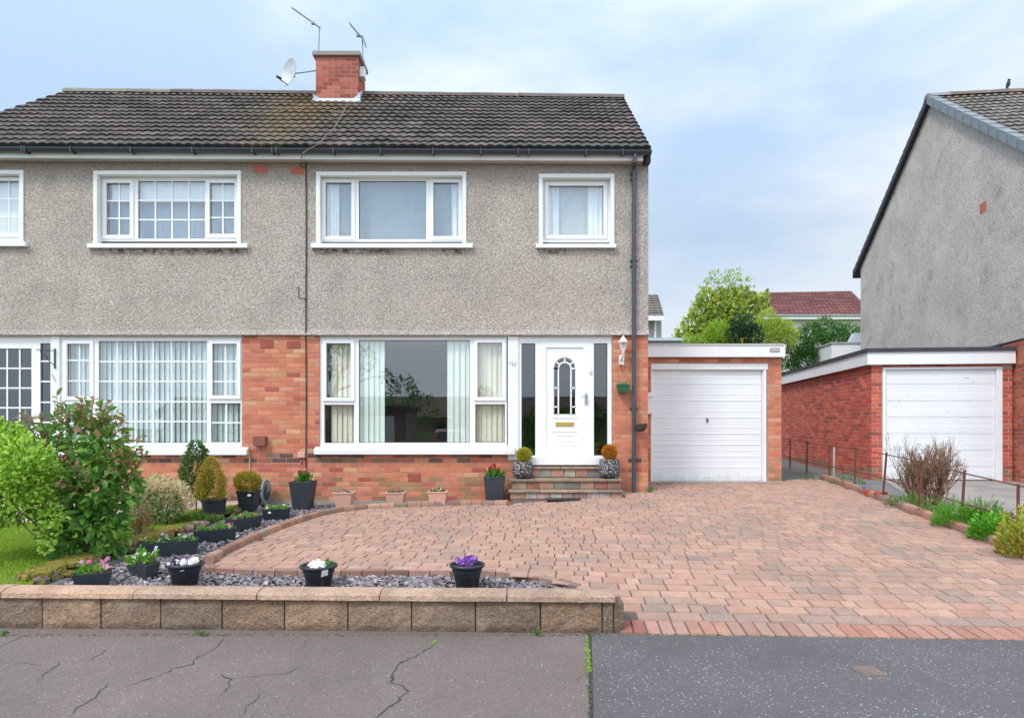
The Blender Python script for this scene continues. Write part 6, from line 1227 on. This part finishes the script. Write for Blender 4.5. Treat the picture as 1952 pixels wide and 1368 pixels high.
lowplant(365, 992, 120, 13, 900, .035, GR+[(.2, .2, .04)], 'low patch of green leaves between the cream shrub and the middle trough', dy=.22)
lowplant(175, 1092, 40, 22, 150, .035, GR, 'thin green weed growing behind the pink pansy planter', wr=.3, dy=.05, off=.04)
lowplant(415, 978, 70, 8, 350, .03, GR+[(.22, .12, .06)], 'straggling greenery at the top end of the mossy edging', dy=.12)
gH = G(373, 982); YH = gH[1]+.05; sh = thing('small_tree', gH, 'slim column of dark glossy evergreen on a thin stem left of the conical conifer', 'tree')
bush(sh, [(.12, 0), (.22, .13), (.20, .36), (.15, .56), (.10, .70), (.04, .78)], (X_(374, YH), YH, Z_(950, YH)), 2600, .045, [(.07, .17, .04), (.10, .23, .06), (.05, .12, .04), (.14, .27, .08), (.24, .28, .07)], wr=.5, rx=.95)
b = MB(); b.tube([gH, W(375, 940, YH), W(378, 880, YH)], [.012, .011, .006], 6, (.30, .17, .09)); b.build('trunk', M['twig'], sh)
# ================================================================== RUSTY FENCE AND PLANTS BY THE DRIVE
fn = thing('fence', (5.5, 8.5, .28), 'rusty iron fence of thin posts and two rails between the two driveways', 'fence')
PT = [((1506, 835), (1506, 898)), ((1539, 840), (1537, 910)), ((1582, 848), (1581, 917)), ((1632, 851), (1628, 933)), ((1690, 862), (1681, 955)), ((1759, 877), (1748, 980)), ((1839, 895), (1831, 1006)), ((1941, 922), (1940, 1030))]
fy = []
for i, (tp, bt) in enumerate(PT):
    if i == 0: Y = 15.2
    elif i == 1: Y = 13.4
    elif i == 7: Y = 7.25
    else: Y = G(*bt)[1]
    fy.append(Y); b = MB(); p1 = np.array(W(*tp, Y)); p0 = np.array(W(*bt, Y)); p0[2] -= .12; u_ = .011 if i > 2 else .013; d_ = p1-p0; vs = []
    for p in (p0, p1): vs += [(p[0]-u_, p[1]-u_, p[2]), (p[0]+u_, p[1]-u_, p[2]), (p[0]+u_, p[1]+u_, p[2]), (p[0]-u_, p[1]+u_, p[2])]
    b.add(vs, [(3, 2, 1, 0), (4, 5, 6, 7), (0, 1, 5, 4), (1, 2, 6, 5), (2, 3, 7, 6), (3, 0, 4, 7)]); b.build('post', M['rust'], fn)
fY = lambda px: float(np.interp(px, [t_[0][0] for t_ in PT]+[2010], fy+[6.8]))
for rail, rr in (([(1490, 834), (1506, 838), (1539, 843), (1582, 850), (1632, 855), (1690, 866), (1759, 881), (1839, 902), (1941, 925), (2010, 941)], .008), ([(1480, 866), (1506, 871), (1539, 880), (1582, 888), (1632, 897), (1690, 913), (1752, 933), (1832, 958), (1936, 987), (2010, 1012)], .009)):
    b = MB(); b.tube([W(p, q_, fY(max(1506, p))) for p, q_ in rail], rr, 6); b.build('rail', M['rust'], fn)
b = MB(); b.tube([W(1589, 912, 12.4), W(1590, 850, 12.4)], .018, 8); tag(b.build('garden_stake', mat('pale_stake', (.42, .40, .36), .8)), 'pale thin stake standing behind the rusty fence by the brick garage wall', 'stake')
# twiggy shrub
gT = G(1762, 968); YT = gT[1]+.25; sh = thing('shrub', (X_(1762, YT), YT, .28), 'bare brown twiggy shrub behind the fence, in front of the neighbouring garage door', 'shrub'); b = MB(); tips = []
TW = [(.22, .105, .062), (.26, .14, .085), (.16, .08, .05), (.30, .18, .11)]
def twig(p, d_, L_, r_, depth):
    d_ = d_/np.linalg.norm(d_); p1 = p+d_*L_; b.tube([p, p1], [r_, r_*.7], 4 if depth else 5, jit(random.choice(TW), .2), cap=False)
    if depth >= 5 or L_ < .03: tips.append(p1); return
    for _ in range(2 if random.random() < .72 else 3): twig(p1, d_+rng.normal(0, .25, 3)+np.array((0, 0, .20)), L_*random.uniform(.62, .92), r_*.68, depth+1)
for cx_, by_ in ((1742, 985), (1775, 982), (1752, 985), (1782, 980)):
    for _ in range(11): p = np.array(W(cx_+random.uniform(-8, 8), by_, YT+random.uniform(-.1, .1))); twig(p, np.array([(cx_-1762)/140+random.gauss(0, .12), random.gauss(0, .2), 1.]), random.uniform(.20, .29), .0115, 0)
b.build('stem', M['twig'], sh); b = MB(); tp_ = np.array(tips); sel = tp_[rng.random(len(tp_)) < .55]; leaves(b, sel, unit(rng.normal(0, 1, (len(sel), 3))), .020, [(.30, .28, .12), (.36, .33, .16), (.20, .20, .08), (.26, .16, .10)], wr=.5); b.build('foliage', M['leaf'], sh)
lowplant(1715, 968, 70, 34, 560, .032, GR+[(.30, .46, .08)], 'green leafy clump under the left side of the twiggy shrub'); lowplant(1772, 985, 60, 40, 420, .034, GR+[(.32, .50, .10)], 'green leafy shoots between the two stems of the twiggy shrub', dy=.12)
lowplant(1812, 1006, 84, 52, 1900, .05, [(.14, .38, .03), (.20, .46, .04), (.10, .28, .02)], 'feathery bright green clump just left of the fence post in the bed', wr=.14); lowplant(1866, 1006, 76, 46, 900, .10, [(.12, .30, .03), (.18, .38, .05), (.10, .24, .02)], 'tuft of long grass right of the twiggy shrub behind the fence post', wr=.06, cat='grass tuft')
lowplant(1882, 1032, 84, 52, 1100, .05, [(.14, .40, .03), (.22, .50, .05), (.10, .28, .02)], 'round bright green leafy mound at the foot of the fence', wr=.5); 
t = lowplant(1948, 1064, 100, 92, 2300, .045, [(.46, .50, .05), (.36, .44, .05), (.52, .54, .10), (.24, .30, .04), (.30, .12, .05)], 'yellow green variegated bush cut by the right edge of the photo', wr=.4, cat='shrub', name='shrub', dy=.25)
for i, (px, py, w_, lab) in enumerate(((1645, 946, 18, 'small red clay pot with a blue flower, half hidden behind the brick kerb'), (1670, 953, 23, 'small empty red clay pot behind the brick kerb'))):
    g = G(px, py, 0); g = (g[0]+.10, g[1]+.05, g[2]); rr = w_/2*g[1]/FP; t = thing('clay_pot', g, lab, 'plant pot', 'small red clay pots behind the kerb'); b = MB(); b.lathe(g, [(.001, 0), (rr*.7, 0), (rr*.9, rr*1.0), (rr, rr*1.0), (rr, rr*1.35), (rr*.88, rr*1.35), (rr*.8, rr*.9), (.001, rr*.9)], 20); b.build('pot', M['terra_red'], t, smooth=False)
    if i == 0: b = MB(); b.tube([(g[0]-.04, g[1], g[2]+.05), (g[0]-.05, g[1], g[2]+.13)], .003, 4, (.1, .2, .04)); flowers(b, [(g[0]-.05+random.uniform(-.02, .02), g[1], g[2]+random.uniform(.11, .15)) for _ in range(7)], .022, [(.14, .10, .5), (.2, .15, .6)]); b.build('flower', M['petal'], t)
lowplant(1612, 921, 60, 14, 260, .035, GR, 'thin weeds with pale flowers along the foot of the red brick garage wall', wr=.4, dy=.5); lowplant(1535, 912, 30, 10, 90, .035, GR, 'small weed in the shaded path between the two garages', dy=.3)
lowplant(1240, 936, 8, 14, 60, .03, GR, 'tiny weed at the corner between the house and its garage', dy=.05)
# ================================================================== BEHIND THE GARAGES
def tree(name, label, base, cl_list, n, size, pal, wr=.5, trunk_r=.12, group=None, extra=None, lo=.4):
    t = thing(name, base, label, 'tree', group); b = MB(); clumps(b, cl_list, n, size, pal, wr=wr, lo=lo, sj=.45)
    if extra: 
        for e in extra: sprig(b, *e)
    b.build('crown', M['leaf'], t); b = MB(); bs = np.array(base); top = np.array(cl_list[0][0]); b.tube([bs, (bs+top)/2, top], [trunk_r, trunk_r*.7, trunk_r*.3], 8)
    for c, r_ in cl_list: k_ = random.uniform(.3, .7); b.tube([bs+(top-bs)*k_, c], [trunk_r*.35, trunk_r*.1], 5)
    b.build('trunk', M['bark'], t); return t
Y = 23
vt = [cl(1375, 600, 36, Y), cl(1350, 572, 20, Y), cl(1385, 572, 24, Y), cl(1418, 566, 16, Y), cl(1338, 596, 18, Y), cl(1322, 618, 15, Y), cl(1408, 598, 26, Y), cl(1440, 580, 18, Y), cl(1456, 568, 9, Y), cl(1360, 630, 34, Y), cl(1302, 632, 9, Y), cl(1312, 645, 14, Y), cl(1400, 635, 32, Y), cl(1337, 640, 22, Y), cl(1289, 640, 6, Y), cl(1296, 649, 7, Y), cl(1308, 612, 5, Y), cl(1330, 575, 6, Y), cl(1460, 590, 8, Y), cl(1320, 595, 6, Y)]
vt2 = [cl(1365, 530, 16, Y, 13), cl(1395, 525, 18, Y, 12), cl(1345, 545, 12, Y), cl(1415, 540, 14, Y), cl(1385, 545, 20, Y), cl(1430, 552, 10, Y), cl(1355, 540, 9, Y), cl(1405, 520, 8, Y)]
t = tree('tree', 'large bushy tree with mixed lime, yellow and green leaves behind the garage', (X_(1380, Y), Y, .4), vt, 5600, .15, [(.36, .50, .07), (.48, .58, .08), (.24, .40, .07), (.56, .60, .15), (.16, .28, .05), (.62, .66, .34), (.52, .50, .08)])
b = MB(); clumps(b, vt2, 300, .13, [(.42, .55, .18), (.32, .46, .12), (.50, .60, .28)], wr=.45, lo=.1); b.build('upper_crown', M['leaf'], t)
b = MB()
for c, r_ in vt2: b.tube([W(1380, 570, Y), c], [.02, .008], 4)
b.build('branch', M['bark'], t)
CF = 'conifers and bushes behind the garages'
Y = 19; tree('conifer', 'low yellow green feathery conifer behind the middle of the garage roof', (X_(1370, Y), Y, .4), [cl(1370, 635, 22, Y), cl(1355, 648, 18, Y), cl(1388, 648, 20, Y), cl(1320, 650, 16, Y, 8)], 2600, .10, [(.38, .54, .05), (.46, .60, .07), (.28, .44, .05), (.16, .32, .05)], .2, .06, CF)
tree('conifer', 'dark blue green bush between the two yellow green conifers', (X_(1420, Y), Y-.3, .4), [cl(1418, 620, 22, Y-.3), cl(1410, 640, 24, Y-.3), cl(1432, 640, 22, Y-.3)], 1900, .08, [(.04, .10, .05), (.06, .14, .06), (.03, .07, .035)], .4, .06, CF)
Y = 20; tree('conifer', 'taller yellow green feathery conifer in front of the red roofed house', (X_(1462, Y), Y, .4), [cl(1462, 612, 20, Y), cl(1450, 632, 24, Y), cl(1478, 632, 24, Y), cl(1495, 625, 14, Y), cl(1500, 645, 20, Y), cl(1460, 655, 30, Y)], 3800, .11, [(.42, .56, .06), (.50, .60, .09), (.32, .46, .06), (.42, .46, .12)], .2, .07, CF)
Y = 21; tree('hedge', 'dark green spreading cypress hedge behind the flat roofed extension', (X_(1570, Y), Y, .4), [cl(1570, 628, 22, Y), cl(1545, 640, 24, Y), cl(1590, 640, 26, Y), cl(1618, 640, 20, Y), cl(1635, 645, 18, Y), cl(1525, 655, 26, Y), cl(1560, 662, 30, Y), cl(1600, 660, 30, Y), cl(1510, 680, 24, Y), cl(1535, 690, 28, Y), cl(1505, 705, 22, Y), cl(1490, 660, 14, Y)], 7500, .11, [(.08, .23, .04), (.12, .30, .05), (.05, .14, .03), (.17, .37, .06), (.03, .09, .02)], .22, .1, CF)
g_ = thing('garden_ornament', (X_(1414, 18.5), 18.5, 2.5), 'tiny yellow spike showing above the garage roof', 'ornament'); b = MB(); b.tube([(X_(1414, 18.5), 18.5, .5), W(1415, 655, 18.5), W(1415, 644, 18.5)], [.02, .02, .05], 6); b.build('spike', mat('yellow_spike', (.7, .5, .03), .6), g_)
# red-roofed house far behind
Y = 44; rh = thing('far_house', (X_(1560, Y), Y, .4), 'pale house with a long dark red tiled roof beyond the trees', 'house')
e0, e1, r0, r1 = W(1395, 600, Y), W(1668, 600, Y), W(1400, 559, Y+3.8), W(1622, 555, Y+3.8); e1 = (e1[0], e1[1], e0[2])
b = MB(); roof_tiles(b, e0, e1, r0, r1, 16, .3, .045, lambda p, u, t_: jit(random.choice([(.17, .055, .05), (.20, .07, .06), (.15, .05, .05), (.22, .08, .065)]), .15), step=4, thick=.04); rr_ = b.build('roof', M['tile'], rh)
b = MB(); b.add([e0, e1, (e1[0], Y+7.6, e0[2]), (e0[0], Y+7.6, e0[2]), (r0[0], r0[1], r0[2]-.03), (r1[0], r1[1], r1[2]-.03)], [(0, 1, 5, 4), (1, 2, 5), (2, 3, 4, 5), (3, 0, 4)]); b.build('roof_deck', mat('dark_red', (.12, .04, .035), .9), rr_)
b = MB(); b.box(e0[0], e1[0], Y-.05, Y, e0[2]-.28, e0[2]-.02); b.build('fascia', M['white'], rh); b = MB(); b.tube([(e0[0], Y-.1, e0[2]-.04), (e1[0], Y-.1, e0[2]-.04)], .06, 6); b.build('gutter', mat('grey_gutter2', (.30, .31, .33), .5), rh)
wn = [(1595, 1612, 612, 640), (1628, 1637, 612, 640), (1480, 1505, 612, 640)]; b = MB(); YW = Y+.45; b.plate(e0[0]+.3, e1[0]-.3, .3, e0[2]-.2, YW, YW+.25, [(X_(a, YW), X_(c, YW), Z_(f, YW), Z_(e, YW)) for a, c, e, f in wn]); b.box(e0[0]+.3, e1[0]-.3, YW+.3, YW+7, .3, e0[2]-.25); b.build('wall', mat('pale_render', (.62, .58, .53), .9), rh)
for a, c, e, f in wn: b = MB(); b.plate(X_(a, YW), X_(c, YW), Z_(f, YW), Z_(e, YW), YW+.02, YW+.08, [(X_(a+2, YW), X_(c-2, YW), Z_(f-3, YW), Z_(e+3, YW))]); w2 = b.build('window', M['upvc'], rh); b = MB(); b.box(X_(a+2, YW), X_(c-2, YW), YW+.05, YW+.07, Z_(f-3, YW), Z_(e+3, YW)); b.build('pane', mat('far_pane', (.25, .36, .33), .15), w2)
# grey house glimpsed past the corner
Y = 30; fh = thing('far_house', (X_(1225, Y), Y, .4), 'small grey house with brown roof glimpsed between the gable corner and the tree', 'house')
b = MB(); e0, e1, r0, r1 = W(1140, 603, Y), W(1266, 603, Y), W(1140, 562, Y+2.8), W(1254, 562, Y+2.8); roof_tiles(b, e0, e1, r0, r1, 9, .3, .04, lambda p, u, t_: jit((.16, .13, .11), .2), step=4, thick=.04); b.build('roof', M['tile'], fh)
b = MB(); b.box(e0[0], e1[0]-.02, Y-.06, Y, Z_(611, Y), Z_(602, Y)); b.build('fascia', M['white'], fh); b = MB(); b.box(e0[0], X_(1261, Y+.4), Y+.4, Y+5.2, .3, Z_(606, Y+.4)); b.extr([(X_(1261, Y)-.01, Y+.4, e0[2]), (X_(1261, Y)-.01, Y+5.2, e0[2]), (X_(1261, Y)-.01, Y+2.8, r0[2]-.1)], (-.2, 0, 0)); b.build('wall', mat('grey_render', (.40, .38, .37), .9), fh)
b = MB(); b.tube([W(1249, 607, Y+.3), W(1249, 660, Y+.3)], .05, 6); b.build('downpipe', M['white'], fh)
Y = 22; lb = thing('outbuilding', (X_(1275, Y), Y, .4), 'low pale flat roof just showing above the left end of the garage', 'outbuilding'); b = MB(); b.box(X_(1215, Y), X_(1314, Y), Y, Y+4, Z_(649, Y), Z_(643.5, Y)); b.build('roof', mat('pale_blue_roof', (.50, .58, .62), .5), lb); b = MB(); b.box(X_(1217, Y), X_(1312, Y), Y+.1, Y+3.9, .3, Z_(649.2, Y)); b.build('wall', mat('outbuilding_wall', (.45, .45, .44), .9), lb)

# ================================================================== ACROSS THE STREET (seen in the window reflections)
oh = thing('bungalow', (0, -43, -.6), 'long brown roofed bungalow across the street, seen only reflected in the window', 'house')
b = MB(); rY = -43; roof_tiles(b, (30, rY+1, 1.9), (-34, rY+1, 1.9), (30, rY-4, 4.0), (-34, rY-4, 4.0), 10, .6, .05, lambda p, u, t_: jit((.20, .14, .11), .2), step=3); b.build('roof', M['tile'], oh); b = MB(); b.box(-33, 29, rY-9, rY, -.6, 1.95); b.build('wall', mat('bungalow_wall', (.42, .30, .24), .9), oh)
for x in (-24, -15, -6, 3, 12, 21): b = MB(); b.box(x-1.2, x+1.2, rY-.02, rY+.05, .1, 1.4); b.build('window', M['dark_glass'], oh)
og = thing('garage', (-4.5, -8.5, -.35), 'flat roofed garage with a pale door across the street, seen only reflected', 'garage'); b = MB(); b.box(-7.7, -4.7, -12, -8.5, -.35, 2.0); b.build('brick_wall', mat('far_brick', (.18, .12, .10), .9), og); b = MB(); b.box(-7.9, -4.5, -12.2, -8.3, 2.0, 2.2); b.build('roof', M['felt'], og); b = MB(); b.box(-7.4, -5.2, -8.5, -8.44, -.33, 1.75)
for i in range(7): b.box(-7.35, -5.25, -8.44, -8.42, -.2+i*.27, -.03+i*.27)
b.build('garage_door', M['garage_white'], og)
for i, (x, y, s_) in enumerate(((-12, -24, 2.3), (2.5, -28, 1.9), (10, -25, 2.4), (-19, -30, 3.0), (18, -30, 2.6))):
    c0 = (x, y, s_*.75-.4); tree('tree', ['round dark tree across the street, leftmost in the reflection', 'bushy green tree across the street beyond the red car', 'dark green tree across the street right of the bungalow', 'largest dark tree far across the street', 'broad green tree far across the street'][i], (x, y, -.5), [((x, y, s_*.6), (s_, s_, s_*.8)), ((x+s_*.7, y, s_*.3), (s_*.6, s_*.6, s_*.6)), ((x-s_*.7, y, s_*.3), (s_*.6, s_*.6, s_*.6))], 1800, .26, [(.13, .26, .06), (.18, .34, .08), (.08, .18, .04)], .5, .2, 'trees across the street')
for i, (x, y, zc, s_) in enumerate(((-2.4, -37, 3.0, 1.7), (-9.5, -38, 3.4, 2.4), (6.0, -36, 2.6, 1.9))):
    tree('tree', ['dark bushy tree rising above the bungalow ridge, middle of the reflection', 'wide dark tree above the left end of the bungalow, reflected', 'low bushy tree before the right end of the bungalow, reflected'][i], (x, y, -.5), [((x, y, zc), (s_*.6, s_*.6, s_*.9)), ((x+s_*.6, y, zc-.9), (s_*.7, s_*.6, s_*.6)), ((x-s_*.7, y, zc-1.1), (s_*.7, s_*.6, s_*.6))], 1500, .26, [(.13, .26, .06), (.18, .34, .08), (.08, .18, .04)], .5, .2, 'trees across the street')
hd_ = thing('hedge', (0, -19.5, -.4), 'clipped dark hedge across the street, seen only reflected', 'hedge'); b = MB(); n = 6000; P = np.stack([rng.uniform(-22, 24, n), rng.uniform(-20, -19, n), rng.uniform(-.4, .9, n)], 1); leaves(b, P, unit(rng.normal(0, 1, (n, 3))), .16, [(.13, .26, .06), (.18, .34, .08)]); b.build('foliage', M['leaf'], hd_)
# overhanging branch of a street tree behind the photographer
bt = thing('tree', (-6.6, -2.8, -.1), 'street tree behind the photographer with leafy branches, seen only reflected', 'tree'); b = MB(); b.tube([(-6.6, -2.8, -.1), (-6.5, -2.8, 1.8), (-6.2, -2.8, 3.2), (-5.4, -2.7, 3.9)], [.12, .1, .08, .03], 8); b.tube([(-6.3, -2.8, 2.6), (-5.0, -2.8, 3.1), (-4.4, -2.8, 3.15)], [.05, .03, .01], 6); b.build('trunk', M['bark'], bt); b = MB(); clumps(b, [((-6.6, -2.8, 3.8), (1.1, .8, .8)), ((-5.4, -2.7, 3.7), (.55, .5, .5)), ((-4.5, -2.8, 3.15), (.22, .2, .22))], 1300, .12, [(.10, .22, .04), (.14, .28, .05)], wr=.6, lo=.1); b.build('crown', M['leaf'], bt)
# small red hatchback parked across the street
cr = thing('parked_car', (-3.2, -15.2, -.3), 'small red hatchback parked across the street, seen only reflected', 'car'); x0, y0, z0 = -3.2, -15.2, -.32; b = MB()
side = [(-1.9, .22), (-1.92, .6), (-1.75, .88), (-1.45, 1.30), (-1.1, 1.44), (.2, 1.44), (.85, 1.0), (1.7, .84), (1.92, .62), (1.92, .22)]
b.extr([(x0-.8, y0+a*-1, z0+z) for a, z in side], (1.6, 0, 0)); b.build('body', M['red_paint'], cr, bevel=.07)
b = MB(); b.extr([(x0-.66, y0+1.755, z0+.92), (x0+.66, y0+1.755, z0+.92), (x0+.56, y0+1.49, z0+1.29), (x0-.56, y0+1.49, z0+1.29)], (0, .03, .02)); b.build('rear_window', M['dark_glass'], cr)
for sx_ in (-1, 1):
    for a in (-1.2, 1.25): b = MB(); b.tube([(x0+sx_*.62, y0-a, z0+.30), (x0+sx_*.82, y0-a, z0+.30)], .30, 20); wh = b.build('wheel', M['rubber'], cr); b = MB(); b.tube([(x0+sx_*.81, y0-a, z0+.30), (x0+sx_*.835, y0-a, z0+.30)], .18, 16); b.build('rim', M['steel'], wh)
    b = MB(); b.box(x0+sx_*.66-.07, x0+sx_*.66+.07, y0+1.86, y0+1.94, z0+.62, z0+.86); b.build('tail_light', mat('tail_red', (.5, .01, .01), .2), cr, bevel=.02)
b = MB(); b.box(x0-.26, x0+.26, y0+1.915, y0+1.94, z0+.42, z0+.53); b.build('number_plate', mat('plate_yellow', (.7, .55, .05), .4), cr)

for px, py, w_, lab in ((388, 1205, 22, 'small weed at the foot of the sandstone wall below its fourth block'), (1024, 1208, 14, 'tiny weed sprouting at the foot of the sandstone wall near its right end'), (12, 1194, 18, 'tiny weed at the foot of the sandstone wall by the left edge')):
    g = G(px, py); g = (g[0], g[1]-.02, 0.0); t = thing('weed', g, lab, 'weed'); b = MB(); n = 30; P = np.array(g)+np.stack([rng.normal(0, w_*.0011, n), rng.normal(0, .008, n), rng.uniform(0, .025, n)], 1); leaves(b, P, np.tile((0, 0, 1.), (n, 1))+rng.normal(0, .5, (n, 3)), .022, GR); b.build('foliage', M['leaf'], t)
